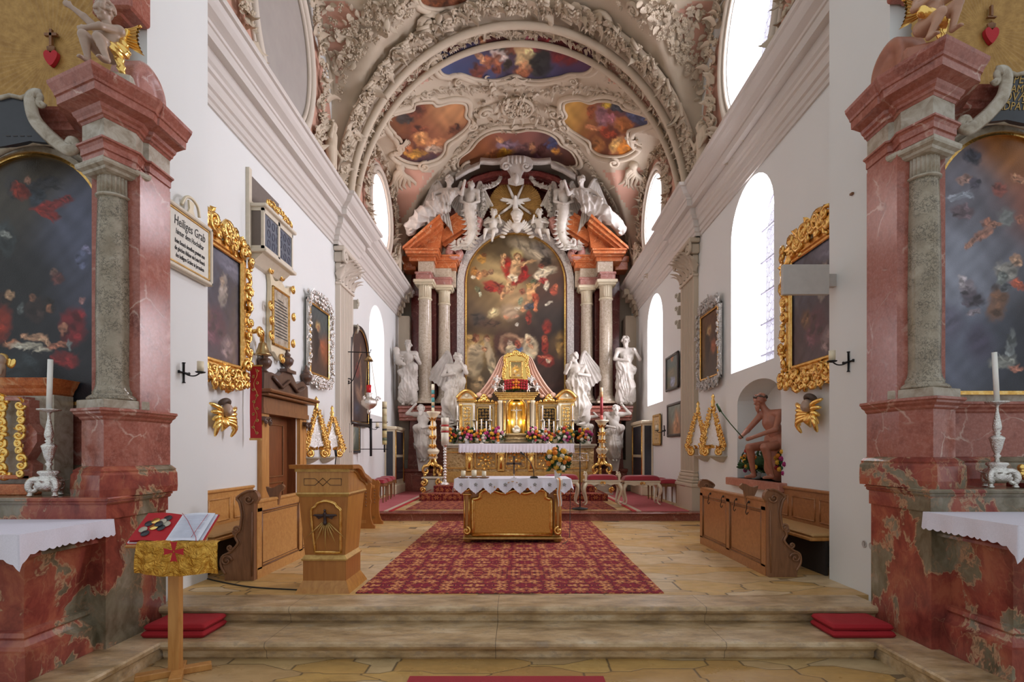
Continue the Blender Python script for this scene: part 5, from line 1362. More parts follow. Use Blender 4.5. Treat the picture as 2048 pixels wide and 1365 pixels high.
for s2 in(0,1):
 g=(lambda q:2*CT-q)if s2 else(lambda q:q)
 mb=MB();pts=[(914+39*i/14,797-15*math.sin(PI*i/14))for i in range(15)];mb.tube([P(g(x),y,YT-.03)for x,y in pts],.045,6,flat=1.5);mb.build('curved_pediment',M['gold'],tab)
 mb=MB();mb.prism([XZ(g(x),y,YT)for x,y in[(914,798)]+pts+[(953,798)]],YT,YT+.3,'y');mb.ball(tuple(P(g(933),792,YT)),.06,8);mb.build('pediment_field',M['ivory'],tab)
 mb=MB()
 for a,b,r in((968,800,.10),(960,802,.07),(976,802,.07),(968,792,.07),(952,803,.05),(985,803,.05),(964,796,.06),(972,796,.06)):mb.ball(tuple(P(g(a),b,YT)),(r,.05,r),8)
 mb.build('crown_ornament',M['goldb'],tab)
 mb=MB();mb.box2(*sorted((X_(g(957),YT),X_(g(981),YT))),YT+.07,YT+.13,Z_(864,YT),Z_(818,YT));p_=mb.build('grille_panel',M['dark'],tab)
 mb=MB()
 for i in range(4):
  for j in range(7):
   c=P(g(960+i*6),822+j*6.3,YT+.05);c_scroll(mb,tuple(c),.035,1.2,.010,None,i+j,1 if(i+j)%2 else-1,.005,4,10)
 mb.build('gilt_grille',M['gilt'],p_)
 mb=MB();rframe(mb,*sorted((X_(g(955),YT),X_(g(983),YT))),Z_(866,YT),Z_(816,YT),YT+.09,.025);rframe(mb,*sorted((X_(g(951),YT),X_(g(988),YT))),Z_(870,YT),Z_(812,YT),YT+.1,.012);mb.build('panel_frame',M['gold'],tab)
 mb=MB();rframe(mb,*sorted((X_(g(924),YT),X_(g(944),YT))),Z_(884,YT),Z_(812,YT),YT-.01,.015)
 for j in range(9):
  c=P(g(934),818+j*7.4,YT-.02);c_scroll(mb,(c.x-.05,c.y,c.z),.045,1.2,.014,None,j,1);c_scroll(mb,(c.x+.05,c.y,c.z),.045,1.2,.014,None,j,-1)
 mb.build('scroll_relief',M['goldb'],tab)
 for px in(921,947,992,1001,1009):
  mb=MB();r=.035 if px!=1001 else.05;zc=Z_(876,YT);zt=Z_(808 if px<950 else 803,YT);yy=YT-(.04 if px<950 else-.06 if px==992 else.17)
  mb.lathe([(r*1.5,0),(r*1.5,.03),(r,.06),(r,zt-zc-.1),(r*1.3,zt-zc-.08),(r*1.7,zt-zc)],(X_(g(px),YT),yy,zc),10);mb.build('little_column',M['ivory']if px in(1001,947)else M['gold'],tab)
mb=MB();c=P(1033,0,YT)
def nf(u,v):
 a=PI*u;z=Z_(868,YT)+(Z_(817,YT)-Z_(868,YT))*v
 return(c.x-.29*math.cos(a),YT+.02+.26*math.sin(a),z)
mb.grid(nf,24,6,flip=True)
def nd(u,v):
 a=PI*u;b=PI/2*v;r=.29*(1-.05*abs(math.sin(a*6))*math.cos(b))
 return(c.x-r*math.cos(a)*math.cos(b),YT+.02+.26*math.sin(a)*math.cos(b),Z_(817,YT)+.29*math.sin(b))
mb.grid(nd,48,8,flip=True);mb.box2(c.x-.3,c.x+.3,YT-.1,YT+.3,Z_(868,YT)-.01,Z_(868,YT));mb.build('golden_niche',M['goldb'],tab)
mb=MB();mb.tube([P(x,y,YT-.12)for x,y in[(1014,868)]+[(1033-19*math.cos(PI*i/18),817-19.5*math.sin(PI*i/18))for i in range(19)]+[(1052,868)]],.035,6);mb.build('niche_arch',M['gold'],tab)
mb=MB()
for k,(a,b)in enumerate(((.42,869),(.36,873),(.42,877),(.38,882))):mb.lathe([(a,0),(a+.02,.03),(a,.06)],(c.x,YT-.02,Z_(b+3,YT)),32)
mb.build('round_base',M['goldrelief'],tab)
cr=thing('crucifix','small silver crucifix standing in the golden niche of the tabernacle','crucifix',(c.x,YT+.0,Z_(868,YT)))
mb=MB();mb.box2(c.x-.012,c.x+.012,YT-.01,YT+.01,Z_(866,YT),Z_(814,YT));mb.box2(c.x-.16,c.x+.16,YT-.01,YT+.01,Z_(822,YT),Z_(820,YT));mb.build('cross',M['silver'],cr)
bl=[('c',(c.x,YT-.03,Z_(822,YT)),(c.x,YT-.03,Z_(835,YT)),.028,.024),('c',(c.x,YT-.03,Z_(835,YT)),(c.x,YT-.03,Z_(850,YT)),.026,.014),('e',(c.x,YT-.04,Z_(818,YT)),(.026,.026,.032)),('c',(c.x,YT-.03,Z_(823,YT)),(c.x-.14,YT-.02,Z_(820.5,YT)),.014,.01),('c',(c.x,YT-.03,Z_(823,YT)),(c.x+.14,YT-.02,Z_(820.5,YT)),.014,.01)]
body(bl,.008,.01).build('body',M['silver'],cr)
body([('e',(c.x,YT-.03,Z_(864,YT)),(.13,.07,.07)),('e',(c.x,YT-.04,Z_(856,YT)),(.08,.05,.08)),('e',(c.x-.10,YT-.03,Z_(860,YT)),(.05,.05,.06)),('e',(c.x+.10,YT-.03,Z_(860,YT)),(.05,.05,.06))],.012,.02).build('base',M['silver'],cr)
fr=thing('framed_image','small image in a carved gilt frame on the tabernacle under the pink canopy','framed image',(X_(1032,YT),YT+.1,Z_(787,YT)))
mb=MB();ol=[(1010,762),(1006,745),(1010,728),(1008,716),(1016,708),(1024,708),(1032,702),(1040,708),(1048,708),(1056,716),(1054,728),(1058,745),(1054,762)]
mb.prism([XZ(p.x,p.y,YT)for p in catmull(ol,4,True)],YT+.12,YT+.18,'y')
for i,p in enumerate(resample([Vector((q.x,q.y,0))for q in catmull(ol,4,True)],3.6)):
 w=P(p.x*.93+1032*.07,p.y*.95+735*.05,YT+.09);c_scroll(mb,tuple(w),.05,1.2,.018,None,i*1.3,1 if i%2 else-1,.02,5,10)
mb.build('gilt_frame',M['goldb'],fr)
mb=MB();rframe(mb,X_(1020,YT),X_(1044,YT),Z_(754,YT),Z_(723,YT),YT+.08,.022);mb.build('inner_frame',M['gold'],fr)
mb=MB();canvas(mb,X_(1020,YT),X_(1044,YT),Z_(754,YT),Z_(723,YT),YT+.075,.012,[(.5,.2,(120,110,70),.3),(.5,.7,(196,160,90),.4)],[(.5,.3,.14,.12,0,(220,180,110)),(.5,.55,.3,.3,0,(200,150,60)),(.5,.25,.08,.09,0,(150,100,60)),(.42,.62,.1,.12,0,(226,200,150)),(.3,.85,.12,.08,0,(150,110,60)),(.7,.9,.15,.08,0,(190,180,150))],None,.02,9)
mb.build('picture',M['paint'],fr,color=True)
cn=thing('canopy_drape','dusty pink velvet canopy draped over the small gilt image and falling to both sides','drape',(X_(1032,YT),YT+.25,Z_(790,YT)))
for s2 in(0,1):
 g=(lambda q:2064-q)if s2 else(lambda q:q)
 mb=MB();A=[Vector((x,y,0))for x,y in[(1032,700),(1016,708),(1001,716),(988,742),(972,768),(958,785),(951,794)]];B=[Vector((x,y,0))for x,y in[(1032,703),(1022,709),(1011,720),(1006,745),(998,768),(988,785),(978,795)]]
 Ac=catmull([(p.x,p.y)for p in A],8);Bc=catmull([(p.x,p.y)for p in B],8)
 def df(u,v):
  i=min(len(Ac)-1,int(round(v*(len(Ac)-1))));p=Ac[i].lerp(Bc[i],u);k=math.sin(PI*min(1,v*1.6))
  return P(g(p.x),p.y,YT+.22-(.04+.06*v)*math.sin(u*3.5*PI+.5)**2-.10*(1-v))
 mb.grid(df,60,48,flip=bool(s2));mb.build('drape_fall',M['drape'],cn)
 mb=MB();k_=P(g(958),791,YT+.05);mb.ball((k_.x,k_.y,k_.z),(.10,.08,.09),10);mb.ball((k_.x+(.33 if not s2 else-.33),k_.y,k_.z-.03),(.08,.06,.06),10);mb.build('drape_knot',M['drape'],cn)
# ---- blossoms
def blossom(rad=.05,petals=9,layers=3):
 mb=MB()
 for l in range(layers):
  n=petals-l*2;t=.95-l*.32
  for k in range(n):
   a=2*PI*k/n+l*.4;
   mb.ball((math.cos(a)*rad*.55*t,math.sin(a)*rad*.55*t,rad*(.15+.25*l)),(rad*.42,rad*.25,rad*.42),6,rot=(0,-.5+.3*l,0)if False else(0,0,a),rings=4)
 mb.ball((0,0,rad*.45),rad*.5,8,rings=4)
 return mb
BM={}
def bmat(name,c):
 if name not in BM:BM[name]=plain('petal_'+name,c,.6,0,None,.2,.25)
 return BM[name]
FC={'yellow':(.75,.42,.04),'orange':(.70,.22,.02),'white':(.72,.70,.58),'pink':(.55,.07,.22),'red':(.40,.02,.03),'magenta':(.35,.02,.14),'rose':(.62,.22,.35)}
BL={}
def add_blossom(parent,loc,r,col,nrm=(0,-1,.3),nm='blossom'):
 key=(col,round(r,3))
 if key not in BL:
  o=blossom(r,8 if r<.05 else 11).build(nm,bmat(col,FC[col]),None);me=o.data;bpy.data.objects.remove(o);BL[key]=me
 o=bpy.data.objects.new(nm,BL[key]);COL.objects.link(o);o.parent=parent
 o.location=Vector(loc)-parent.location;o.rotation_euler=Vector(nrm).to_track_quat('Z','Y').to_euler()
 if not parent.get('_b'):pass
 return o
def greenery(c,rx,ry,rz,n,rr,L=.09):
 mb=MB()
 for i in range(n):
  d=Vector((rr.gauss(0,1),rr.gauss(0,1),rr.gauss(0,.8))).normalized();p=Vector(c)+Vector((d.x*rx,d.y*ry,d.z*rz))*rr.uniform(.4,1.0)
  mb.add(*LEAFS,True,surf_m(p,(rr.uniform(-1,1),-1,rr.uniform(0,1)),d,rr.uniform(-.6,.6),L*rr.uniform(.7,1.4)))
 mb.ball(tuple(c),(rx*.7,ry*.7,rz*.7),10)
 return mb
def bouquet(px,py,Y,wpx,hpx,cols,label,seed,group=None,n=14,r=.055,vase=True,zb=None,cat='bouquet',name='flower_bouquet',L=.1):
 rr=random.Random(seed);c=P(px,py,Y);rx,rz=wpx*Y/F_PX/2,hpx*Y/F_PX/2
 t=thing(name,label,cat,(c.x,c.y,(zb if zb is not None else c.z-rz)),0,group)
 greenery(c,rx,rx*.6,rz,90,rr,L).build('foliage',M['leafgreen'],t)
 for i in range(n):
  a=2.4*i+rr.uniform(-.3,.3);q=math.sqrt((i+.5)/n)*.92
  p=c+Vector((math.cos(a)*rx*q,-rx*.55*math.sqrt(max(0,1-q*q))-.03,math.sin(a)*rz*q+rz*.1))
  add_blossom(t,p,r*rr.uniform(.85,1.15)//.005*.005,cols[(i*3+seed)%len(cols)],(math.cos(a)*q*.7,-1,math.sin(a)*q*.7+.3))
 if vase:MB().lathe([(.05,0),(.07,.02),(.06,c.z-(t.location.z)-rz*.5)],(c.x,c.y,t.location.z),12).build('vase',M['whitepaint'],t)
 return t
MIX=['yellow','pink','white','orange','red','yellow','magenta','rose','white','orange']
YF=16.28
bq=[(897,873,32,30,'leftmost, beyond the candle of the silver floor stand'),(934,871,34,32,'in front of the left gilt tower'),(965,873,30,28,'under the left dark grille'),(994,871,30,32,'just left of the golden niche'),(1068,871,32,30,'just right of the golden niche'),(1095,873,28,27,'under the right dark grille'),(1130,870,36,34,'in front of the right gilt tower'),(1168,872,32,30,'rightmost, at the end of the altar table')]
for i,(px,py,w_,h_,wh)in enumerate(bq):
 bouquet(px,py,YF,w_,h_,MIX,'colourful bouquet on the high altar, '+wh,30+i,'bouquets along the high altar',15,.06,True,ZM-.015)
rr=random.Random(3);rs_=thing('rose_arrangement','dense bank of red and orange roses below the small gilt image','roses',(X_(1032,YT),YT+.0,Z_(787,YT)))
greenery(P(1032,775,YT+.06),.40,.15,.16,60,rr,.1).build('foliage',M['leafgreen'],rs_)
for i in range(9):
 for j in range(4):
  dx=(i-4)*5.3;py=760+j*5.2+abs(dx)*.12;add_blossom(rs_,P(1032+dx,py,YT-.06+.02*j*-1),.05,'orange' if i in(3,5)and j%2 or i==4 else 'red',(dx*.02,-1,.3),'rose')
Ja=pose(pel=(0,0,.36),che=(0,0,.55),neck=(0,0,.66),head=(0,-.02,.80),ls=(-.13,0,.62),rs=(.13,0,.62),le=(-.26,-.04,.66),re=(.22,-.08,.54),lh=(-.34,-.08,.80),rh=(.10,-.2,.60),lp=(-.06,0,.34),rp=(.06,0,.34),lk=(-.08,-.10,.2),rk=(.12,-.10,.2),lf=(-.02,0,.04),rf=(.14,.04,.05))
sa=None
for i,(px,py,h,wh)in enumerate(((994,771,24,'upper left of the roses'),(991,787,20,'lowest on the left beside the roses'),(1008,787,18,'left, directly below the roses'),(1056,787,20,'right, directly below the roses'),(1063,771,24,'upper right of the roses'),(1074,787,20,'lowest on the right beside the roses'))):
 p=P(px,py,YT-.08)
 if sa is None:
  H=sc_(22,YT);sa=statue('silver_angel','x',tuple(p),H,Ja,'silver',H*.02,robe=False,wings=[(-1,0,.34),(1,0,.34)],fat=1.4,headk=1.6,cat='angel figurine');o=sa;o['group']='little silver angels round the roses'
 else:o=dup(sa,tuple(p),0,None)
 o['label']='little silver angel figurine, '+wh
def candlestick(loc,hs,hc,rs,rc,label,group=None,mat='silver',name='candlestick',wax='wax',feet=True):
 t=thing(name,label,'candlestick',loc,0,group);x,y,z=loc
 k=hs;mb=MB()
 pr=[(rs*1.0,0),(rs*1.05,.02*k),(rs*.7,.05*k),(rs*.35,.12*k),(rs*.22,.18*k),(rs*.4,.24*k),(rs*.5,.30*k),(rs*.3,.36*k),(rs*.18,.42*k),(rs*.34,.47*k),(rs*.45,.56*k),(rs*.5,.62*k),(rs*.25,.66*k),(rs*.3,.70*k),(rs*.16,.78*k),(rs*.14,.88*k),(rs*.3,.93*k),(rs*.75,.97*k),(rs*.78,k),(rs*.2,k)]
 mb.lathe(pr,(x,y,z),14);mb.build('stick',M[mat],t)
 mb=MB();mb.lathe([(rc,0),(rc,hc),(rc*.6,hc+rc*.3),(1e-4,hc+rc*.35)],(x,y,z+hs),12);cd=mb.build('candle',M[wax],t)
 MB().tube([(x,y,z+hs+hc),(x+.001,y,z+hs+hc+rc*1.2)],max(.0015,rc*.12),4).build('wick',M['black'],cd)
 return t
for px,side in((915,'outermost on the left of the high altar'),(948,'left of the left dark grille'),(980,'right of the left dark grille'),(1085,'left of the right dark grille'),(1115,'right of the right dark grille'),(1145,'outermost on the right of the high altar')):
 candlestick((X_(px,16.4),16.4,ZM-.015),.72,.42,.09,.02,'tall silver candlestick with slim white candle, '+side,'tall candlesticks on the high altar')
for px,side in((963,'left'),(1098,'right')):
 x=X_(px,16.15);t=thing('candelabrum','small silver three-armed candelabrum with white candles on the %s half of the high altar'%side,'candelabrum',(x,16.15,ZM-.01));z=ZM-.01
 mb=MB();mb.lathe([(.08,0),(.07,.02),(.02,.05),(.015,.3)],(x,16.15,z),10)
 for d in(-.14,0,.14):mb.tube([(x,16.15,z+.18),(x+d*.7,16.15,z+.16),(x+d,16.15,z+.24),(x+d,16.15,z+.30)],.01,5);mb.lathe([(.01,0),(.035,.02),(.035,.03)],(x+d,16.15,z+.29+(.06 if d==0 else 0)),8)
 mb.build('branches',M['silver'],t)
 for d in(-.14,0,.14):MB().cyl((x+d,16.15,z+.32+(.06 if d==0 else 0)),.018,.34,8).build('candle',M['wax'],t)
mb=MB();mb.box2(-2.5,2.25,13.85,17.2,.17,.335);mb.box2(-2.2,2.0,14.4,17.2,.335,.5);struct(mb,'trim_60',M['steppink'])
def carpet_steps():
 pts=[(13.835,.175),(13.82,.18),(13.82,.345),(14.38,.348),(14.385,.508),(15.95,.512)]
 mb=MB();V=[];n=40
 for i in range(n+1):
  x=-2.45+4.65*i/n
  for j,(y,z)in enumerate(pts):
   k=1 if j<3 else.9;xx=-.12+(x+.12)*k+.012*math.sin(i*2.3+j);V.append((xx,y+.012*math.sin(i*1.7+j*2),z+(0 if j in(0,1)else.006)))
 m_=len(pts);f=[(i*m_+j,(i+1)*m_+j,(i+1)*m_+j+1,i*m_+j+1)for i in range(n)for j in range(m_-1)]
 mb.add(V,f,False)
 for sx in(-1,1):
  x0=-2.46 if sx<0 else 2.21
  mb.box2(x0-.03*(sx<0),x0+.03*(sx>0),13.84,15.5,.175,.345)
 return mb
tag(carpet_steps().build('step_carpet',M['rugdark']),'dark red floral carpet draped over the high altar steps','carpet')
tag(MB().box2(-2.42,2.1,11.78,13.80,.171,.178).build('dais_rug',M['rugdark']),'flat dark red floral carpet on the dais in front of the altar steps','carpet')
for sx,nm in((-1,'left'),(1,'right')):
 t=thing('side_carpet','pale red carpet with grey border stripe on the %s side of the dais'%nm,'carpet',(sx*3.1,11.5,.17))
 x0,x1=(-3.62,-2.80)if sx<0 else(2.55,3.55)
 y0=11.42;MB().box2(x0,x1,y0,17.2,.171,.180).build('pile',M['redcarpet'],t)
 a=x1 if sx<0 else x0
 mb=MB();mb.box2(*sorted((a,a-sx*.10)),y0,17.2,.171,.181);mb.build('grey_border',M['stucco'],t)
 mb=MB();mb.box2(*sorted((a-sx*.10,a-sx*.18)),y0,17.2,.171,.182);mb.build('red_edge',M['red'],t)
tag(MB().prism([(X_(711,5.44),5.44),(X_(1328,5.44),5.44),(X_(1181,11.14),11.14),(X_(877,11.14),11.14)],.0005,.009,'z').build('chancel_carpet',M['rug']),'large crimson carpet with orange flowers under the front altar','carpet')
tag(MB().box2(X_(818,4.14),X_(1208,4.14),-2,4.17,-.3095,-.298).build('runner',M['runner']),'plain dark red runner in the aisle below the steps','carpet')
def gilt_cs(px,Y,zpl,label,seed,candle_cols,ptop,pbot,plinth=True):
 x=X_(px,Y);t=thing('gilt_candlestick',label,'candlestick',(x,Y,.17))
 if plinth:
  mb=MB();w=19*Y/F_PX
  mb.box2(x-w*1.08,x+w*1.08,Y-w,Y+w,.17,.27,bev=.02);mb.box2(x-w*.92,x+w*.92,Y-w*.85,Y+w*.85,.27,zpl-.06,bev=.02);mb.box2(x-w*1.1,x+w*1.1,Y-w,Y+w,zpl-.06,zpl,bev=.02);p_=mb.build('plinth',M['bracket'],t)
  mb=MB()
  for d in(-1,1):c_scroll(mb,(x+d*w*.8,Y-w*.9,zpl-.16),.09,1.2,.04,None,PI/2,d);c_scroll(mb,(x+d*w*.95,Y-w*.9,.33),.07,1.2,.035,None,-PI/2,-d)
  mb.build('gilt_scroll',M['gold'],p_)
 h=Z_(pbot,Y);zt=Z_(ptop,Y);mb=MB();s_=Y/F_PX
 for a in(PI*1.17,PI*1.83,PI*.5):
  d=Vector((math.cos(a),math.sin(a),0));u=.22;m=surf_m((x,Y,zpl),-Vector((-d.y,d.x,0)),(0,0,1))
  pts=[Vector((x,Y,zpl))+d*r+Vector((0,0,z))for r,z in((.05,.55),(.08,.42),(.16,.33),(.26,.30),(.31,.22),(.28,.13),(.2,.11),(.16,.17),(.2,.21))]
  mb.tube(catmull([tuple(p)for p in pts],4),[.055-.0009*i for i in range(33)],7,flat=1.3);mb.ball(tuple(Vector((x,Y,zpl+.055))+d*.25),.055,8)
 mb.build('scroll_foot',M['gold'],t)
 H=zt-zpl-.5;mb=MB()
 mb.lathe([(.10,0),(.13,.05),(.10,.12),(.16,.2),(.17,.26),(.09,.34),(.07,.42*H/1.1),(.10,.5*H/1.1),(.09,.62*H),(.06,.68*H),(.08,.76*H),(.06,.8*H),(.09,.86*H),(.13,.92*H),(.19,.97*H),(.20,H),(.05,H)],(x,Y,zpl+.5),18,flute=(3,.10))
 mb.build('shaft',M['ivory'],t)
 mb=MB()
 for k in range(10):
  for a in(PI*1.25,PI*1.75,PI*1.5):mb.add(*LEAFC,True,surf_m((x+.09*math.cos(a),Y+.09*math.sin(a)-.02,zpl+.42+k*H*.095),(math.cos(a),math.sin(a),0),(0,0,1 if k%2 else-1),0,.14))
 mb.tube([(x,Y-.10,zpl+.42),(x,Y-.11,zpl+.42+H*.9)],.02,6);mb.build('gilt_leafwork',M['gold'],t)
 return t,x,zt
def painted_candle(parent,x,y,z0,bands,r,name='candle'):
 mb=MB();z=z0
 for h,c in bands:
  n=14;V=[];
  mb.lathe([(r,0),(r,h)],(x,y,z),n);mb.C[-1]=np.tile(lin(c),(len(mb.V[-1]),1));z+=h
 return mb.build(name,M['colored'],parent,color=True)
t,x,zt=gilt_cs(866,15.9,Z_(954,15.9),'tall gilded candlestick with a blue and white painted candle on a stone plinth, left',1,None,824,953)
k=15.9/F_PX;painted_candle(t,x,15.9,zt,[(8*k,(225,215,180)),(4*k,(60,120,125)),(7*k,(190,170,130)),(9*k,(70,150,150)),(7*k,(190,110,80)),(8*k,(80,150,150)),(12*k,(235,228,200))],.042)
t,x,zt=gilt_cs(1203,15.9,Z_(952,15.9),'tall gilded candlestick with a dark red candle, right of the high altar',2,None,841,951)
painted_candle(t,x,15.9,zt,[(10*k,(190,90,80)),(36*k,(150,36,44)),(10*k,(190,140,90)),(9*k,(230,210,170))],.042)
Yc=14.7;x=X_(890,Yc);zt=Z_(890,Yc);t=thing('floor_candlestick','slender silver floor candlestick with a white candle bearing a red emblem','candlestick',(x,Yc,.515));H=zt-.515
pr=[(.13,0),(.12,.04),(.06,.10)];z=.10
while z<H-.1:pr+=[(.03,z),(.055,z+.03),(.03,z+.06)];z+=.075
pr+=[(.06,H-.03),(.09,H),(.03,H)]
MB().lathe(pr,(x,Yc,.515),12).build('stick',M['silver'],t);k=Yc/F_PX
painted_candle(t,x,Yc,zt,[(24*k,(232,226,205)),(4*k,(170,40,40)),(8*k,(232,220,190)),(4*k,(180,50,45)),(14*k,(235,230,212))],8*k*.95)
# ======================= FRONT ALTAR =======================
YA=8.45;SA=YA/F_PX;AXX=X_(1025.5,YA)
fa=thing('front_altar','free-standing wooden altar with a gold-framed bronze-coloured front panel','altar',(AXX,YA+.4,.01))
xa0,xa1=X_(929,YA),X_(1121,YA);za=.985
mb=MB();
mb.prism([(xa0+.06,.14),(xa1-.06,.14),(xa1-.04,.5),(xa1-.02,.86),(xa1-.06,za-.02),(xa0+.06,za-.02),(xa0+.02,.86),(xa0+.04,.5)],YA+.03,YA+.8,'y');mb.build('body',M['ambo'],fa)
mb=MB();mb.box2(xa0+.0,xa1-.0,YA-.02,YA+.85,za-.05,za,bev=.01);mb.build('table_top',M['ambo'],fa)
mb=MB();mb.box2(xa0-.03,xa1+.03,YA-.04,YA+.84,.055,.095,bev=.015);mb.box2(xa0-.01,xa1+.01,YA-.01,YA+.82,.095,.135,bev=.02);mb.build('base_moulding',M['gilt'],fa)
for sx in(-1,1):
 xx=xa0+.04 if sx<0 else xa1-.04
 mb=MB();mb.box2(xx-.055,xx+.055,YA-.035,YA+.1,.13,.92,bev=.02);mb.build('corner_post',M['ambo'],fa)
 mb=MB()
 for zz in(.86,.20):c_scroll(mb,(xx,YA-.06,zz),.05,1.3,.022,None,PI/2,sx)
 mb.box2(xx-.07,xx+.07,YA-.05,YA+.1,.74,.77,bev=.01);mb.tube([(xx-sx*.03,YA-.045,.24),(xx-sx*.035,YA-.045,.74)],.010,5);mb.tube([(xx+sx*.03,YA-.045,.24),(xx+sx*.035,YA-.045,.74)],.010,5)
 mb.build('gilt_post_trim',M['gold'],fa)
 for yy in(YA+.08,YA+.7):MB().lathe([(.045,0),(.065,.02),(.05,.055)],(xx,yy,.01),12).build('foot',M['ambo'],fa)
P5=lambda a,b:(750+a*.32239,680+b*.32239)
ol=[P5(*q_)for q_ in((606,1210),(604,1010),(612,992),(648,980),(655,950),(690,932),(740,938),(800,955),(865,935),(930,955),(990,938),(1040,932),(1060,950),(1062,980),(1088,992),(1094,1010),(1094,1210))]
cl=[P(p.x,p.y,YA-.0)for p in catmull(ol,4)]
mb=MB();mb.prism([(p.x,p.z)for p in cl],YA+.0,YA+.04,'y');mb.build('front_panel',M['altarpanel'],fa)
mb=MB();mb.tube(cl,.030,8);mb.tube([Vector((p.x,YA-.01,p.z))for p in(cl[0],cl[-1])],.032,8)
mb.tube([Vector(((p.x-AXX)*.955+AXX,YA-.005,(p.z-.5)*.955+.5))for p in cl],.010,6,closed=True);mb.build('gilt_frame',M['gold'],fa)
mb=MB()
for a in range(-3,4):mb.add(*LEAFC,True,surf_m((AXX+.02*a,YA-.04,.86),(0,-1,0),(math.sin(a*.5),0,math.cos(a*.5)),0,.14-.01*abs(a)))
for d in(-1,1):c_scroll(mb,(AXX+d*.12,YA-.03,.86),.05,1.3,.02,None,0,d);mb.add(*LEAFC,True,surf_m((AXX+d*.16,YA-.03,.86),(0,-1,0),(d,0,.1),0,.16))
mb.build('gilt_crest',M['gold'],fa)
cx0,cx1=X_(908,YA-.1),X_(1143,YA-.1);zc=za+.004
cth=thing('front_altar_cloth','white cloth with pointed embroidered edge on the front altar','cloth',(AXX,YA+.4,zc))
mb=MB();n=8
V=[];NXc=160;rows=6
per=[(cx0,YA+.95-1.05*i/30)for i in range(30)]+[(cx0+(cx1-cx0)*i/NXc,YA-.10)for i in range(NXc+1)]+[(cx1,YA-.10+1.05*i/30)for i in range(1,31)]
cum=[0]
for a,b in zip(per,per[1:]):cum.append(cum[-1]+math.hypot(b[0]-a[0],b[1]-a[1]))
i0=cum[30];Lf=cx1-cx0
for j in range(rows+1):
 t_=j/rows
 for i,(x_,y_)in enumerate(per):
  ph=(cum[i]-i0)/Lf*8.0;tri=1-abs((ph%1)*2-1);d=.125+.10*tri**.8-.012*abs(math.sin(ph*PI*6))
  w=.012*t_*math.sin(ph*6.28)+.05*t_*(1 if 30<=i<=190 else.6);nx_=-1 if i<30 else(1 if i>190 else 0);ny_=-1 if nx_==0 else 0
  V.append((x_+nx_*w,y_+ny_*w,zc-d*t_))
nn_=len(per);mb.add(V,[(j*nn_+i,(j+1)*nn_+i,(j+1)*nn_+i+1,j*nn_+i+1)for j in range(rows)for i in range(nn_-1)],True)
mb.box2(cx0,cx1,YA-.10,YA+.95,zc-.002,zc+.003);mb.build('linen',M['cloth'],cth)
for k_ in range(8):
 xx=cx0+Lf*(k_+.5)/8;mb=MB()
 for a,b,r in((0,.0,.016),(-.018,.012,.012),(.018,.012,.012),(0,.024,.012),(-.014,-.012,.010),(.014,-.014,.010)):mb.ball((xx+a,YA-.142,zc-.085+b),(r,.004,r*.8),8)
 mb.build('embroidery',plain('embroidery_grey',(.33,.34,.33),.8)if k_==0 else bpy.data.materials['embroidery_grey'],cth)
zt=zc+.003
for i,(px,rr_,hh)in enumerate(((926.5,.036,.105),(948,.04,.115),(968,.034,.10))):
 Yq=YA+.12;x=X_(px,Yq);t=thing('pillar_candle',['leftmost cream pillar candle in a wooden dish on the front altar','middle and tallest of the cream pillar candles on the front altar','rightmost cream pillar candle in a wooden dish on the front altar'][i],'candle',(x,Yq,zt),0,'cream pillar candles on the front altar')
 MB().lathe([(.05,0),(.075,.006),(.085,.022),(.078,.022),(.05,.010)],(x,Yq,zt),20).build('dish',M['brown'],t)
 MB().lathe([(rr_,0),(rr_,hh),(rr_*.8,hh+.003),(.001,hh-.006)],(x,Yq,zt+.011),18).build('wax_body',M['wax2'],t)
 MB().tube([(x,Yq,zt+hh),(x,Yq,zt+hh+.016)],.0015,4).build('wick',M['black'],t)
Yq=YA+.15;x=X_(1028,Yq);t=thing('altar_cross','small dark wooden cross on a metal foot, centre of the front altar','cross',(x,Yq,zt))
mb=MB();mb.box2(x-.014,x+.014,Yq-.01,Yq+.01,zt+.07,Z_(915,Yq));zz=Z_(928,Yq);mb.box2(x-.10,x+.10,Yq-.01,Yq+.01,zz-.014,zz+.014)
for a,b in((x-.10,zz),(x+.10,zz),(x,Z_(915,Yq))):mb.box2(a-.02,a+.02,Yq-.011,Yq+.011,b-.02,b+.02)
mb.build('cross_beam',M['dkwood'],t);MB().lathe([(.045,0),(.045,.008),(.006,.012),(.006,.075)],(x,Yq,zt),14).build('metal_foot',M['silver'],t)
Yq=YA+.14;x=X_(1068,Yq);t=thing('altar_microphone','black gooseneck microphone on the front altar','microphone',(x,Yq,zt))
MB().lathe([(.06,0),(.065,.012),(.05,.03),(.02,.035)],(x,Yq,zt),18).build('base',M['black'],t)
MB().tube([(x,Yq,zt+.03),(x-.01,Yq+.02,zt+.14),(x-.06,Yq+.05,zt+.26),(x-.16,Yq+.08,zt+.37)],.006,6).build('gooseneck',M['black'],t)
MB().tube([(x-.16,Yq+.08,zt+.37),(x-.21,Yq+.1,zt+.41)],[.012,.012],8).build('capsule',M['black'],t)
Yq=YA+.16;t=bouquet(1115,922,Yq,50,50,['yellow','orange','white','yellow','orange','yellow','white'],'bouquet of yellow, orange and cream blossoms on the right end of the front altar',77,None,17,.052,False,zt,L=.09)
x=X_(1115,Yq);MB().lathe([(.04,0),(.045,.01),(.05,.12),(.055,.125),(.045,.12),(.04,.02)],(x,Yq,zt),16).build('vase',M['whitepaint'],t)
add_blossom(t,P(1110,900,Yq-.03),.052,'orange',(0,-1,.5))
mb=MB();xx=X_(1119,YA-.14)
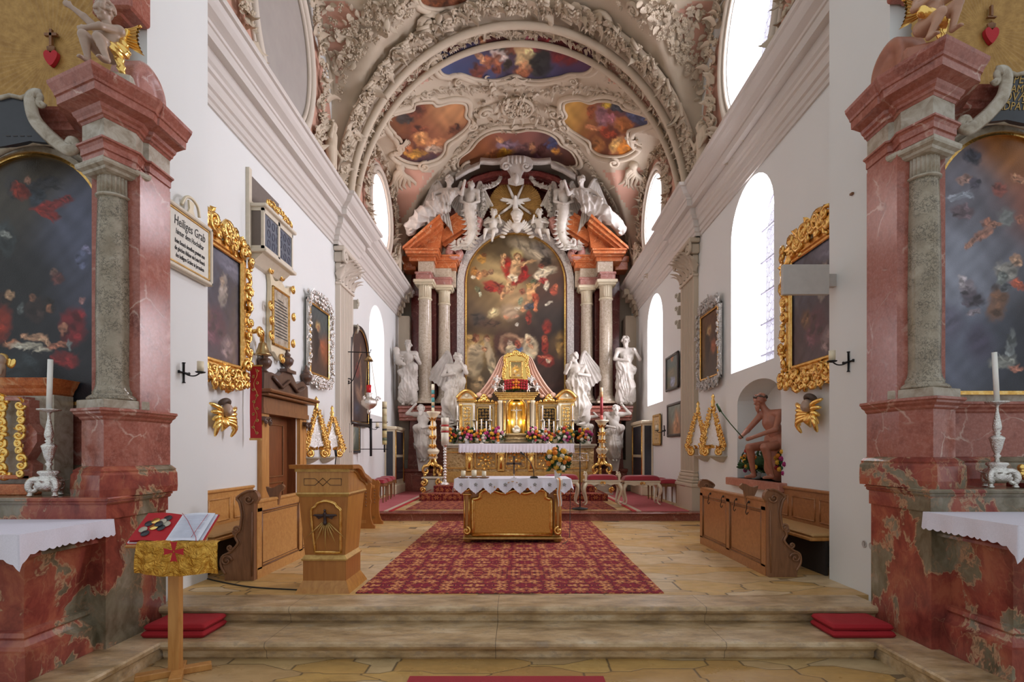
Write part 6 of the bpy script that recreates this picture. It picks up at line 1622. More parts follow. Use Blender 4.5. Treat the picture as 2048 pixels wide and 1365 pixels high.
def rib(u,v):return(xx+(u-.5)*(.085-.03*v)+.008*math.sin(v*9),YA-.165-.012*math.cos(u*PI)-(.0 if v>.03 else-.25*(1-v/.03)),zt+.012-.42*v)
mb.grid(rib,8,34);mb.build('cream_ribbon',plain('cream_ribbon',(.75,.70,.62),.5),t)
mb=MB();mb.grid(lambda u,v:Vector(rib(.35+u*.25,v))+Vector((0,-.006,0)),4,34);mb.build('orange_ribbon',bmat('orange',FC['orange']),t)
mb=MB();mb.tube(catmull([tuple(P(1125,1090,8.3)[:2])+(.014,),(X_(1133,8.5),8.5,.014),(X_(1139,9.0),9.0,.03),(X_(1140,9.5),9.5,.4),(X_(1141,9.6),9.6,.9)],6),.006,5);tag(mb.build('microphone_cable',M['black']),'thin black cable curving up behind the right end of the front altar','cable')
Yq=11.8;x=X_(1160,Yq);t=thing('lectern_stand','slim black pole stand with a clear desk, right of the altars','stand',(x,Yq,.18))
MB().lathe([(.17,0),(.17,.02),(.04,.035),(.02,.05)],(x,Yq,.18),24).build('base',M['black'],t)
MB().cyl((x,Yq,.2),.012,Z_(885,Yq)-.2,8).build('pole',M['black'],t)
mb=MB();z1=Z_(922,Yq)
for zz,yy in((z1,-.06),(z1+.16,.02)):mb.tube([(x-.17,Yq+yy,zz),(x+.17,Yq+yy,zz)],.008,5)
for xx_ in(-.17,0,.17):mb.tube([(x+xx_,Yq-.06,z1),(x+xx_,Yq+.02,z1+.16)],.006,5)
mb.tube([(x-.17,Yq-.06,z1),(x+.17,Yq+.02,z1+.16)],.004,4);mb.tube([(x+.17,Yq-.06,z1),(x-.17,Yq+.02,z1+.16)],.004,4)
mb.build('clear_desk',M['silver'],t)
# ======================= SEATS =======================
def cabriole(x,y,z0,z1,dx,dy,r=.03):
 H=z1-z0;pts=[(x,y,z1),(x+dx*.05,y+dy*.05,z0+H*.82),(x+dx*.045,y+dy*.045,z0+H*.62),(x+dx*.005,y+dy*.005,z0+H*.35),(x-dx*.01,y-dy*.01,z0+H*.15),(x+dx*.02,y+dy*.02,z0+.03),(x+dx*.045,y+dy*.045,z0+.02)]
 c_=catmull(pts,4);return MB().tube(c_,[r*(1.6-1.1*min(1,i/(len(c_)*.7)))for i in range(len(c_))],8)
def rococo_bench(loc,w,d,h,label,arms=False,group='cream and gold benches with red cushions'):
 t=thing('rococo_bench',label,'bench',loc,0,group);x,y,z=loc
 for sx in(-1,1):
  for sy in(-1,1):cabriole(x+sx*(w/2-.05),y+sy*(d/2-.05),z,z+h-.12,sx,sy).build('leg',M['ivory'],t)
 mb=MB()
 def ap(u,v):
  xx=x-w/2+.02+(w-.04)*u;return(xx,y-d/2+.01,z+h-.06-(.07+.05*math.sin(u*PI)**2*math.cos((u-.5)*4*PI)**2)*v)
 mb.box2(x-w/2,x+w/2,y-d/2,y+d/2,z+h-.085,z+h-.03,bev=.012)
 mb.grid(ap,30,2);mb.grid(lambda u,v:(ap(u,v)[0],y+d/2-.01,ap(u,v)[2]),30,2);mb.build('seat_frame',M['ivory'],t)
 mb=MB();c_scroll(mb,(x-.03,y-d/2-.005,z+h-.1),.03,1.2,.012,None,0,1);c_scroll(mb,(x+.03,y-d/2-.005,z+h-.1),.03,1.2,.012,None,PI,-1);mb.build('gilt_carving',M['gold'],t)
 mb=MB()
 def cu(u,v):
  a=(u-.5)*2;b=(v-.5)*2;k=(1-abs(a)**6)**.35*(1-abs(b)**4)**.4;return(x+a*(w/2-(.0 if not arms else.07)),y+b*(d/2+.01),z+h-.03+(.115*k))
 mb.grid(cu,26,16);mb.build('red_cushion',M['redvel'],t)
 if arms:
  for sx in(-1,1):
   mb=MB();xx=x+sx*(w/2-.04)
   for sy in(-1,1):c_scroll(mb,(0,0,0),.045,1.2,.025,TR((xx,y+sy*(d/2-.06),z+h+.08),(0,0,PI/2),1),PI/2,sy)
   mb.box2(xx-.03,xx+.03,y-d/2+.05,y+d/2-.05,z+h+.04,z+h+.10,bev=.02);mb.box2(xx-.025,xx+.025,y-d/2+.02,y-d/2+.08,z+h-.04,z+h+.08,bev=.01);mb.build('scroll_arm',M['ivory'],t)
 return t
rococo_bench((X_(1205,12.6),12.75,.18),.84,.42,.62,'cream and gold bench with scroll arms and red cushion, next to the pole stand',True)
rococo_bench((X_(1284,12.7),12.85,.18),.84,.42,.60,'armless cream and gold bench with red cushion, right of the one with scroll arms')
rococo_bench((X_(1123,12.7),12.9,.18),.80,.42,.62,'cream and gold bench with red cushion, half hidden behind the front altar flowers')
def brown_stool(loc,label,w=.38,h=.5,group='brown stools with red cushions along the walls'):
 t=thing('stool',label,'stool',loc,0,group);x,y,z=loc
 for sx in(-1,1):
  for sy in(-1,1):
   mb=MB();a,b=x+sx*(w/2-.03),y+sy*(w/2-.03)
   mb.lathe([(.016,0),(.026,h-.1)],(a,b,z),4,a0=PI/4,smooth=False);mb.build('leg',M['brown'],t)
 MB().box2(x-w/2,x+w/2,y-w/2,y+w/2,z+h-.1,z+h-.02,bev=.008).build('seat_frame',M['brown'],t)
 mb=MB()
 def cu(u,v):
  a=(u-.5)*2;b=(v-.5)*2;k=(1-abs(a)**6)**.4*(1-abs(b)**6)**.4;return(x+a*(w/2+.01),y+b*(w/2+.01),z+h-.02+.10*k)
 mb.grid(cu,16,16);mb.build('cushion',M['redvel'],t);return t
brown_stool((X_(1336,13.3),13.4,.17),'brown stool with red cushion, right of the cream benches',.42)
brown_stool((X_(1318,14.0),14.2,.17),'brown stool half hidden behind the stool beside the cream benches',.42)
brown_stool((X_(1381,12.2),12.2,.17),'brown stool beside the right pilaster, behind the pew end',.36)
for i,(px,Y)in enumerate(((775,15.0),(767,14.2),(757,13.4))):
 brown_stool((X_(px,Y),Y,.17),['farthest of the three brown stools along the left wall','middle one of the three brown stools along the left wall','nearest of the three brown stools along the left wall, behind the carved kneeler'][i],.36)
def kneel_end(mb,x,y,m=None):
 pr=[(-.16,0),(.16,0),(.16,.05),(.12,.08),(.09,.16),(.075,.28),(.075,.42),(.09,.5),(.075,.56),(.085,.72),(.10,.80),(.06,.86),(.02,.84),(-.04,.88),(-.09,.84),(-.085,.72),(-.075,.56),(-.09,.5),(-.075,.42),(-.075,.28),(-.09,.16),(-.12,.08),(-.16,.05)]
 mb.prism([(a,b)for a,b in pr],-.03,.03,'y',m=TR((x,y,0)))
for i,(px,Y)in enumerate(((733,10.1),(750,10.75))):
 t=thing('carved_kneeler',['nearer carved wooden kneeler seen end-on behind the ambo','farther carved wooden kneeler, partly behind the nearer one'][i],'kneeler',(X_(px,Y),Y,0),0,'carved kneelers on the left')
 mb=MB();kneel_end(mb,X_(px,Y),Y);mb.build('end_panel',M['ambofront'],t)
 mb=MB();kneel_end(mb,X_(px,Y)-.75,Y);mb.build('end_panel',M['ambofront'],t)
 x=X_(px,Y);mb=MB();mb.box2(x-.75,x,Y-.06,Y+.06,.70,.76,bev=.01);mb.box2(x-.75,x,Y-.03,Y+.0,.1,.16);mb.build('rail',M['oak'],t)
 mb=MB()
 for k_ in range(5):mb.ball((x,Y-.035,.42+.06*k_),.014,6)
 mb.build('bead_carving',M['pewend'],t)
for sx,px,wx,zz0,zz1 in((-1,776,WL,.75,2.05),(1,1290,WR,.6,2.2)):
 y0,y1=(15.9,17.1)if sx<0 else(15.5,16.9)
 t=thing('display_case','tall cream and gold display case with dark screens on the %s wall of the dais'%('left' if sx<0 else 'right'),'display case',(wx-sx*.1,(y0+y1)/2,.17))
 xa,xb=sorted((wx,wx-sx*.30));mb=MB();mb.box2(xa,xb,y0,y1,.17,zz1+.05,bev=.01);mb.box2(*sorted((wx,wx-sx*.35)),y0-.04,y1+.04,zz1,zz1+.1,bev=.02);mb.box2(*sorted((wx,wx-sx*.35)),y0-.04,y1+.04,.17,.45,bev=.02);mb.build('case',M['ivory'],t)
 mb=MB();mb.box2(*sorted((wx-sx*.29,wx-sx*.31)),y0+.15,y1-.15,.6,1.25);mb.box2(*sorted((wx-sx*.29,wx-sx*.31)),y0+.15,y1-.15,1.33,zz1-.05);mb.box2(xa+.05,xb-.06,y0-.01,y0+.01,.6,zz1-.05)
 mb.build('dark_screen',M['board'],t)
 for yy in(y0+.06,y1-.06):MB().tube([(wx-sx*.31,yy,.5),(wx-sx*.31,yy,zz1-.02)],.02,6).build('gilt_rod',M['gold'],t)
# ======================= SIDE ALTARS =======================
def plan_off(pts,e):
 out=[];n=len(pts)
 for i in range(n):
  ns=[]
  if i>0:a,b=pts[i-1],pts[i];d=(b-a).normalized();ns.append(Vector((-d.y,d.x)))
  if i<n-1:a,b=pts[i],pts[i+1];d=(b-a).normalized();ns.append(Vector((-d.y,d.x)))
  if len(ns)==1:u=ns[0]
  else:u=(ns[0]+ns[1]);u=u/max(.3,(1+ns[0].dot(ns[1])))
  out.append(pts[i]-u*e)
 return out
def plan_mold(mb,pts,prof,cap=True,smooth=False):
 """moulded block: open plan outline (counted so that the outside lies to the right), profile [(outset, z)]"""
 P2=[Vector(p)for p in pts];rows=[plan_off(P2,e)for e,z in prof];n=len(P2);V=[]
 for r,(e,z)in zip(rows,prof):V+=[(p.x,p.y,z)for p in r]
 f=[(j*n+i,j*n+i+1,(j+1)*n+i+1,(j+1)*n+i)for j in range(len(prof)-1)for i in range(n-1)]
 mb.add(V,f,smooth)
 if cap:
  for r,(e,z),fl in((rows[-1],prof[-1],0),(rows[0],prof[0],1)):
   mb.prism([(p.x,p.y)for p in r],z-.001,z+.001,'z')
 return mb
def text_mesh(s,size,font_sx=1.0,shear=0.0,ext=.0015,bold=0.0,align='CENTER'):
 cu=bpy.data.curves.new('t','FONT');cu.body=s;cu.size=size;cu.extrude=ext;cu.shear=shear;cu.align_x=align;cu.offset=bold;cu.resolution_u=2
 o=bpy.data.objects.new('t',cu);COL.objects.link(o);dg=bpy.context.evaluated_depsgraph_get();me=bpy.data.meshes.new_from_object(o.evaluated_get(dg))
 V=np.array([(v.co.x*font_sx,-v.co.z,v.co.y)for v in me.vertices]);F=[tuple(p.vertices)for p in me.polygons]
 bpy.data.objects.remove(o);bpy.data.curves.remove(cu);bpy.data.meshes.remove(me)
 return V,F
MIRX=Matrix.Diagonal((-1,1,1,1))
def putto_gilt(side,base,label,Ysc):
 """painted seated putto with gilt wings and loincloth"""
 H=.68;sd=side
 J=pose(pel=(.01,.02,.27),che=(-.01,-.01,.47),neck=(-.01,-.02,.57),head=(-.02,-.05,.715),ls=(-.125,-.01,.53),rs=(.115,0,.53),le=(-.26,-.05,.66),lh=(-.40,-.08,.76),re=(.04,-.20,.44),rh=(-.12,-.22,.40),lp=(-.06,0,.25),rp=(.08,0,.24),lk=(-.12,-.24,.30),rk=(.05,-.24,.27),lf=(-.10,-.20,.05),rf=(.15,-.24,.02))
 if sd>0:
  J=pose(pel=(.01,.02,.27),che=(.03,-.01,.47),neck=(.03,-.02,.57),head=(.04,-.05,.715),ls=(-.11,0,.54),rs=(.13,0,.53),le=(-.20,-.06,.42),lh=(-.05,-.16,.50),re=(.20,-.18,.50),rh=(.36,-.24,.56),lp=(-.07,0,.24),rp=(.07,0,.25),lk=(-.02,-.24,.24),rk=(.16,-.26,.34),lf=(-.10,-.16,.02),rf=(.14,-.20,.08))
 t=thing('putto_statue',label,'statue',base);mt=M['flesh']if sd<0 else M['fleshr']
 hd=Vector((-.35,-1,-.12))if sd<0 else Vector((.3,-1,0))
 body(fig_body(J,H,1.5,1.75,True,True,True,hd),.0062,k=.011,pad=.02).build('body',mt,t,local=True)
 body(hair_prims(J,H,1.75,hd,0,42,5),.008,k=.008,pad=.02).build('hair',M['flesh']if sd<0 else M['hairb'],t,local=True)
 rb=[('c',mul((-.16,-.14,.33),H),mul((.12,-.10,.25),H),.05*H,.06*H),('c',mul((.12,-.05,.30),H),mul((.16,-.02,.04),H),.05*H,.035*H),('c',mul((.10,.06,.50),H),mul((.15,.03,.30),H),.04*H,.06*H),('c',mul((-.02,.08,.30),H),mul((.16,.0,.28),H),.06*H,.05*H)]
 body(rb,.008,k=.03,disp=lambda p:.010*(1-np.abs(np.sin(60*p[:,2]+45*p[:,0])))).build('gilt_drapery',M['goldb'],t,local=True)
 for s2 in(-1,1):
  mb=MB();Mw=Matrix.Translation(Vector((.04*H,.07*H,.50*H)))@Matrix.Rotation(-s2*.95,4,'Y')@Matrix.Diagonal((H*.8,H*.8,H*.8,1));mb.merge(wing(1,.42,8,s2,w=.22),Mw);mb.build('gilt_wing',M['goldb'],t,local=True)
 return t
def side_altar(sg):
 MX=MIRX if sg>0 else None;nm='left' if sg<0 else 'right'
 ZF=(1.038,.025)if sg>0 else None
 def B():m=MB();m.M=MX;m.Z=ZF;return m
 root=thing('side_altar','%s side altar of red and grey marble with column, entablature and arched painting'%nm,'altar',(sg*4.2,4.4,-.155))
 A2,A1,B0,C0,E0=(-3.74,5.22),(-3.592,4.521),(-3.318,4.40),(-3.21,4.64),(-3.21,5.07)
 A2=(-3.74,4.9);A3=(-5.4,4.9)
 plan=[A3,A2,A1,B0,C0,E0]
 mb=B();mb.prism([(-5.4,4.33),(-3.25,4.33),(-3.25,5.07),(-5.4,5.07)],-.155,.868,'z');mb.build('lower_block',M['patch'],root)
 mb=B();plan_mold(mb,[(-5.4,4.33),(-3.25,4.33),(-3.25,5.07)],[(0,.868),(.02,.87),(.02,.985),(.035,.99),(.05,1.005),(.045,1.015),(.06,1.02),(.065,1.035),(.05,1.045),(-.3,1.045)]);mb.prism([(-5.4,4.3),(-3.22,4.3),(-3.22,5.07),(-5.4,5.07)],1.03,1.044,'z');mb.build('ledge',M['patch'],root)
 mb=B();pr=[(-.10,.84),(-.04,.83),(-.035,.80),(-.07,.78),(-.08,.74),(-.055,.71),(-.05,.69),(-.11,.68),(-.14,.5),(-.165,.3),(-.175,.17),(-.14,.16),(-.13,.13),(-.15,.11),(-.12,.07),(-.10,.05),(-.08,.04),(-.08,-.155)]
 plan_mold(mb,[(-5.4,3.62),(-3.24,3.62),(-3.24,4.34)],pr[::-1]);mb.build('altar_table',M['patch'],root)
 mb=B();mb.box2(-5.4,-3.23,3.56,4.34,.82,.865,bev=.01);mb.build('table_slab',M['redmarble'],root)
 mb=B();plan_mold(mb,plan,[(.065,1.045),(.07,1.10),(.065,1.215),(.05,1.235),(.055,1.25),(.02,1.275),(.0,1.285)]);mb.build('pedestal_base',M['patch'],root)
 mb=B();plan_mold(mb,plan,[(0,1.28),(0,1.665)]);mb.build('pedestal',M['redmarble'],root)
 mb=B();plan_mold(mb,plan,[(0,1.66),(.015,1.675),(.02,1.69),(.05,1.71),(.055,1.725),(.07,1.735),(.065,1.755),(.0,1.76)]);mb.build('pedestal_cornice',M['redmarble'],root)
 cx,cy=-3.425,4.655;ang=-math.radians(23.8);c_=MX@Vector((cx,cy,0))if MX else Vector((cx,cy,0))
 mb=B();mb.lathe([(.185,0),(.19,.012),(.175,.03),(.15,.045),(.15,.055),(.152,.065),(.135,.09),(.125,.13),(.122,.25),(.127,.7),(.121,1.3),(.112,1.66),(.112,1.70)],(cx,cy,1.835),40);col=mb.build('column',M['grey'],root)
 mb=B();mb.box((cx,cy,1.795),(.37,.37,.075),(0,0,ang),bev=.006);mb.build('column_plinth',M['greyplain'],col)
 mb=B();mb.lathe([(.113,0),(.128,.008),(.13,.018),(.118,.028),(.112,.03)],(cx,cy,3.53),40)
 mb.lathe([(.110,0),(.108,.15),(.115,.165)],(cx,cy,3.555),132,flute=(22,.055));mb.lathe([(.115,0),(.13,.01),(.125,.025)],(cx,cy,3.715),32)
 sq=lambda h:[(cx+math.cos(ang+PI/4+k*PI/2)*h*1.414,cy+math.sin(ang+PI/4+k*PI/2)*h*1.414)for k in range(4)]
 q=sq(.15);V=[];prf=[(.125,3.70),(.15,3.712),(.158,3.73),(.185,3.745),(.192,3.76),(.192,3.785)]
 for h,z in prf:V+=[(a,b,z)for a,b in sq(h)]
 mb.add(V,[(j*4+i,j*4+(i+1)%4,(j+1)*4+(i+1)%4,(j+1)*4+i)for j in range(5)for i in range(4)]+[(20,21,22,23),(3,2,1,0)],False)
 mb.build('column_capital',M['greyplain'],col)
 mb=B();mb.box2(-3.62,-3.21,4.665,5.07,1.755,3.80);mb.build('pilaster',M['redmarble'],root)
 pe=[A3,A2,A1,B0,(-3.215,4.63),(-3.245,4.76),(-3.21,4.78),E0]
 mb=B();plan_mold(mb,pe,[(-.005,3.78),(-.005,3.83),(.008,3.835),(.008,3.885),(.02,3.90),(.035,3.905),(.035,3.92),(0,3.925)]);mb.build('architrave',M['redmarble'],root)
 mb=B();plan_mold(mb,pe,[(-.004,3.92),(-.004,4.09)]);mb.build('frieze',M['greyplain'],root)
 mb=B();plan_mold(mb,pe,[(0,4.085),(.01,4.10),(.025,4.105),(.03,4.125),(.05,4.14),(.06,4.165),(.12,4.185),(.145,4.19),(.148,4.25),(.16,4.255),(.165,4.275),(.175,4.29),(.20,4.33),(.205,4.355),(.19,4.36),(-.2,4.37)]);mb.build('cornice',M['redmarble'],root)
 cxp_=X_(103,4.98)
 mb=B();mb.prism([(-5.6,4.3),(-3.80,4.3),(-3.66,4.9),(-3.60,6.2),(-5.6,6.2)],5.0,5.07,'y');mb.build('attic_panel',M['burst'],root)
 mb=B();mb.box2(X_(182,4.8),X_(262,4.8),4.8,5.07,Z_(14,4.8),6.0,bev=.02);mb.box2(X_(190,4.9),X_(250,4.9),4.85,5.07,Z_(36,4.9),Z_(14,4.9),bev=.02);mb.build('upper_cornice',M['redmarble'],root)
 mb=B();zc=Z_(110,4.98)
 def sun(u,v):
  a=u*2*PI;r=v*.66*(1+.03*abs(math.sin(a*37))*v);return(cxp_+r*math.cos(a),4.985-.012*abs(math.sin(a*30))*v,zc+r*1.02*math.sin(a))
 mb.grid(sun,180,4,closeu=True,flip=True);mb.build('sunburst',M['burst'],root)
 hx,hz=(X_(103,4.96),Z_(113,4.96))if sg<0 else(X_(2074-1982,4.96),Z_(115,4.96))
 mb=B();hp_=[(0,-.09),(.05,-.03),(.062,.02),(.045,.045),(.02,.045),(0,.025),(-.02,.045),(-.045,.045),(-.062,.02),(-.05,-.03)]
 mb.prism([(hx+p.x,hz+p.y)for p in catmull(hp_,4,True)],4.945,4.98,'y');em=mb.build('heart_emblem',M['red'],root)
 mb=B()
 if sg<0:mb.box2(hx-.011,hx+.011,4.945,4.97,hz+.09,hz+.24);mb.box2(hx-.055,hx+.055,4.945,4.97,hz+.18,hz+.205)
 else:mb.box2(hx-.010,hx+.010,4.945,4.97,hz+.15,hz+.24);mb.box2(hx-.04,hx+.04,4.945,4.97,hz+.135,hz+.145)
 for k in range(5):mb.tube([(hx-.02+.01*k,4.955,hz+.04),(hx-.03+.015*k,4.955,hz+.08),(hx-.02+.01*k,4.955,hz+.11-.01*abs(k-2))],[.012,.012,.003],5)
 mb.build('cross_mark',M['brown'],em)
 mb=B();
 mb.lathe([(.20,0),(.23,.02),(.23,.20),(.2,.22),(.15,.23),(.13,.2),(.05,.2)],(0,0,0),32,m=TR((-3.46,4.86,4.58),(0,PI/2,0)));mb.build('volute_block',M['pinkmarble']if sg<0 else M['terra'],root)
 c0=76;YQ=4.88
 def aw(r,yb=806,cyy=450,n=30):return[XZ(c0-r,yb,YQ)]+[XZ(c0-r*math.cos(PI*i/n),cyy-r*math.sin(PI*i/n),YQ)for i in range(n+1)]+[XZ(c0+r,yb,YQ)]
 for r0,r1,yy,mt,nn in((134,140,YQ-.05,'gold','gilt_rim'),(140,150,YQ-.07,'greyplain','arch_moulding'),(150,162,YQ-.03,'greyplain','arch_moulding')):
  mb=B();mb.prism(aw(r1)+aw(r0)[::-1],yy,YQ+.08,'y');mb.build(nn,M[mt],root)
 mb=B();mb.box2(X_(-80,YQ),X_(232,YQ),YQ-.05,YQ,Z_(812,YQ),Z_(805,YQ));mb.build('gilt_rim',M['gold'],root)
 mb=B();mb.box2(X_(-80,YQ),X_(200,YQ),YQ,YQ+.1,Z_(830,YQ),Z_(812,YQ));mb.build('sill',M['greyplain'],root)
 mb=B();mb.box2(-5.6,-3.5,YQ+.03,YQ+.12,1.7,4.2);mb.build('back_panel',M['greyplain'],root)
 pic=thing('side_altar_painting',{-1:'dark arched night scene painting with red-clad figures on the left side altar',1:'grey-blue arched painting with cherubs and a kneeling figure on the right side altar'}[sg],'painting',(sg*4.3,YQ-.02,1.9))
 mb=MB();mb.Z=ZF;x0,x1,z0,z1=X_(c0-136,YQ),X_(c0+136,YQ),Z_(806,YQ),Z_(314,YQ)
 if sg>0:x0,x1=-x1,-x0
 def mk(u,v):
  px=(u-.5)*272;py=v*492-136;return py>0 or px*px+py*py<136**2
 if sg<0:
  q=lambda px,py:((px+60)/272,(py-314)/492)
  def S2(px,py,rx,ry,a,c,so=.3):u,v=q(px,py);return(u,v,rx/272,ry/272,a,c,so)
  bgp=[(.3,.15,(74,68,58),.3),(.8,.3,(92,98,122),.22),(.9,.55,(84,88,108),.2),(.3,.5,(36,36,38),.4),(.5,.95,(34,38,42),.4),(.85,.8,(44,42,50),.3)]
  st=[S2(30,380,16,24,-20,(60,56,56)),S2(85,375,40,14,-20,(50,50,54)),S2(60,362,7,8,0,(176,130,110)),S2(45,385,20,14,30,(140,52,38)),S2(80,400,14,22,10,(48,56,66)),S2(105,415,32,10,-15,(140,44,40)),S2(95,428,28,9,15,(130,40,34)),S2(138,402,14,6,0,(120,44,44)),S2(18,480,16,38,0,(58,66,68)),S2(16,470,12,8,30,(120,124,120)),S2(175,500,9,12,0,(130,130,160)),S2(168,520,14,20,0,(90,96,122)),S2(110,545,8,8,0,(140,110,100)),S2(118,558,14,12,0,(96,60,58)),S2(165,605,7,7,0,(160,120,120)),S2(15,600,16,16,0,(50,34,30)),S2(22,592,9,10,0,(186,150,118)),S2(5,650,22,34,10,(150,50,30)),S2(30,690,20,7,0,(176,120,90)),S2(45,620,7,14,10,(90,96,96)),S2(75,620,22,24,0,(60,48,46)),S2(70,598,9,8,0,(120,84,66)),S2(103,612,14,15,0,(44,38,36)),S2(103,618,7,9,0,(160,110,84)),S2(150,655,26,36,0,(132,38,44)),S2(130,660,8,10,30,(180,124,100)),S2(135,720,26,16,10,(140,44,46)),S2(120,690,26,6,-10,(170,112,90)),S2(143,690,4,10,0,(140,150,150)),S2(62,695,38,7,5,(196,190,172)),S2(75,677,22,8,8,(206,162,130)),S2(50,672,7,6,0,(200,150,120)),S2(95,682,12,4,30,(204,160,130)),S2(50,735,40,26,0,(48,56,60))]
 else:
  q=lambda px,py:((px-1866)/272,(py-272)/518)
  def S2(px,py,rx,ry,a,c,so=.3):u,v=q(px,py);return(u,v,rx/272,ry/272,a,c,so)
  bgp=[(.6,.05,(170,108,50),.2),(.75,.25,(150,86,64),.2),(.15,.2,(128,126,140),.25),(.2,.5,(154,160,178),.25),(.5,.5,(100,100,112),.2),(.2,.85,(112,118,138),.25),(.6,.9,(40,42,52),.3),(.9,.6,(60,56,60),.2),(.4,.3,(92,90,100),.2)]  # backdrop tones raised: glare on the varnish is put into these colours
  st=[S2(1945,315,20,12,20,(74,76,90)),S2(1930,360,16,8,-20,(176,140,130)),S2(1922,395,22,7,-5,(150,156,170)),S2(1950,370,10,14,0,(86,80,96)),S2(1925,425,24,12,10,(110,92,100)),S2(2000,380,14,12,0,(150,84,74)),S2(2035,360,14,7,20,(200,140,110)),S2(2012,438,14,13,0,(160,166,160),.15),S2(2012,438,17,16,0,(120,122,124),.6),S2(1975,450,9,8,0,(170,116,96)),S2(1968,470,20,8,-35,(176,126,108)),S2(1940,490,16,4,-35,(184,136,116)),S2(1990,452,14,4,-10,(180,130,110)),S2(2042,442,10,8,0,(170,110,90)),S2(2032,525,12,13,0,(190,150,124)),S2(2012,545,22,16,10,(150,146,140)),S2(2004,560,9,16,10,(130,136,134)),S2(1995,610,20,34,20,(128,92,70)),S2(2035,572,18,7,20,(190,96,70)),S2(2010,580,14,10,0,(96,100,108)),S2(2022,700,8,36,0,(124,130,132)),S2(2005,730,26,12,0,(140,142,136)),S2(2032,742,14,5,5,(196,130,110)),S2(1935,580,18,14,30,(150,140,150)),S2(1925,568,8,10,0,(184,176,184)),S2(1945,600,22,16,0,(90,80,92)),S2(1948,628,14,6,-20,(150,140,150)),S2(1900,650,26,30,0,(110,108,130),.6),S2(1960,690,26,36,0,(80,74,96),.6)]
 canvas(mb,x0,x1,z0,z1,YQ-.02,.0075,bgp,st,mk,.012,6.0+sg);mb.build('canvas',M['paintgloss'],pic,color=True)
 YC=4.60
 mb=B();bd=[(-50,300),(-50,200),(20,190),(40,196),(62,190),(66,210),(74,235),(95,260),(122,288),(60,282),(10,292)]
 mb.prism([XZ(x,y,YC)for x,y in bd],YC,YC+.04,'y');crt=mb.build('inscription_board',M['board'],root)
 mb=B();s1=[(88,205),(83,210),(78,204),(80,194),(72,189),(63,195),(62,212),(70,240),(92,266),(120,290),(138,300),(150,294),(150,284),(141,280),(136,288)]
 mb.tube([P(p.x,p.y,YC-.03)for p in catmull(s1,5)],[.020]*18+[.034]*38+[.022]*15,8,flat=1.6);mb.tube([P(x,y,YC-.01)for x,y in((-40,196),(0,196),(20,191),(42,196),(64,188))],.018,6);mb.build('scroll_border',M['greyplain'],crt)
 mb=B();mb.tube([P(c0-163*math.cos(a),452-168*math.sin(a),YC+.05)for a in[PI*(.2+.6*i/30)for i in range(31)]],.03,8);mb.build('hood_moulding',M['greyplain'],crt)
 if sg>0:
  mb=MB()
  for s_,px,py,sz in(('PERC',2050,167,.11),('AMBI',2040,185,.09),('QVÆ.',2032,202,.11),('ADPATR',2028,220,.095)):
   V,Fc=text_mesh(s_,sz,.8,.25,.002,0.0);p=P(px,py,YC-.004);mb.add(V,Fc,False,Matrix.Translation(p))
  mb.build('lettering',M['inkgold'],crt)
 else:
  mb=MB()
  for px in(16,30,44,58):mb.box((P(px,272,YC-.003)),(.035,.002,.006))
  mb.build('faded_lettering',M['framedark'],crt)
 zp=4.44 if sg<0 else 4.66;base=Vector((sg*3.30,4.44,zp));zt_=4.35 if sg<0 else 4.55;mb=MB();mb.box((sg*3.29,4.50,(zt_+zp)/2),(.28,.30,zp-zt_),(0,0,-sg*.42),bev=.02);mb.build('putto_plinth',M['greyplain' if sg<0 else 'terra'],root)
 putto_gilt(sg,base,'painted seated putto with gilt wings on the cornice of the %s side altar%s'%(nm,', arm raised' if sg<0 else ''),4.55)
 cl=thing('side_altar_cloth','white lace-edged cloth hanging over the table of the %s side altar'%nm,'cloth',(sg*4.2,3.9,.87))
 mb=B();x0,x1,y0,y1,z=-5.4,-3.18,3.50,4.325,.871
 mb.box2(x0,x1,y0,y1,z-.001,z+.003)
 per=[(x1,y1-(y1-y0)*i/80)for i in range(81)]+[(x1-(x1-x0)*i/110,y0)for i in range(1,111)]
 V=[];rows=8;n=len(per)
 for j in range(rows+1):
  t=j/rows
  for i,(x,y)in enumerate(per):
   side=i<=80;s_=(y1-y)if side else(y1-y0)+(x1-x);sc=abs(math.sin(s_*PI/.062));d=.125-.012+.014*sc;cor=math.exp(-abs(i-80)/5.0);w=.010*math.sin(s_*24)*t+.012*t
   d+=.10*cor;V.append((x+(w+.03*cor*t if side or cor>.2 else 0),y-(w+.03*cor*t if not side or cor>.2 else 0),z-d*t))
 mb.add(V,[(j*n+i,j*n+i+1,(j+1)*n+i+1,(j+1)*n+i)for j in range(rows)for i in range(n-1)],True);mb.build('linen',M['lace'],cl)
 return root
for sg in(-1,1):side_altar(sg)
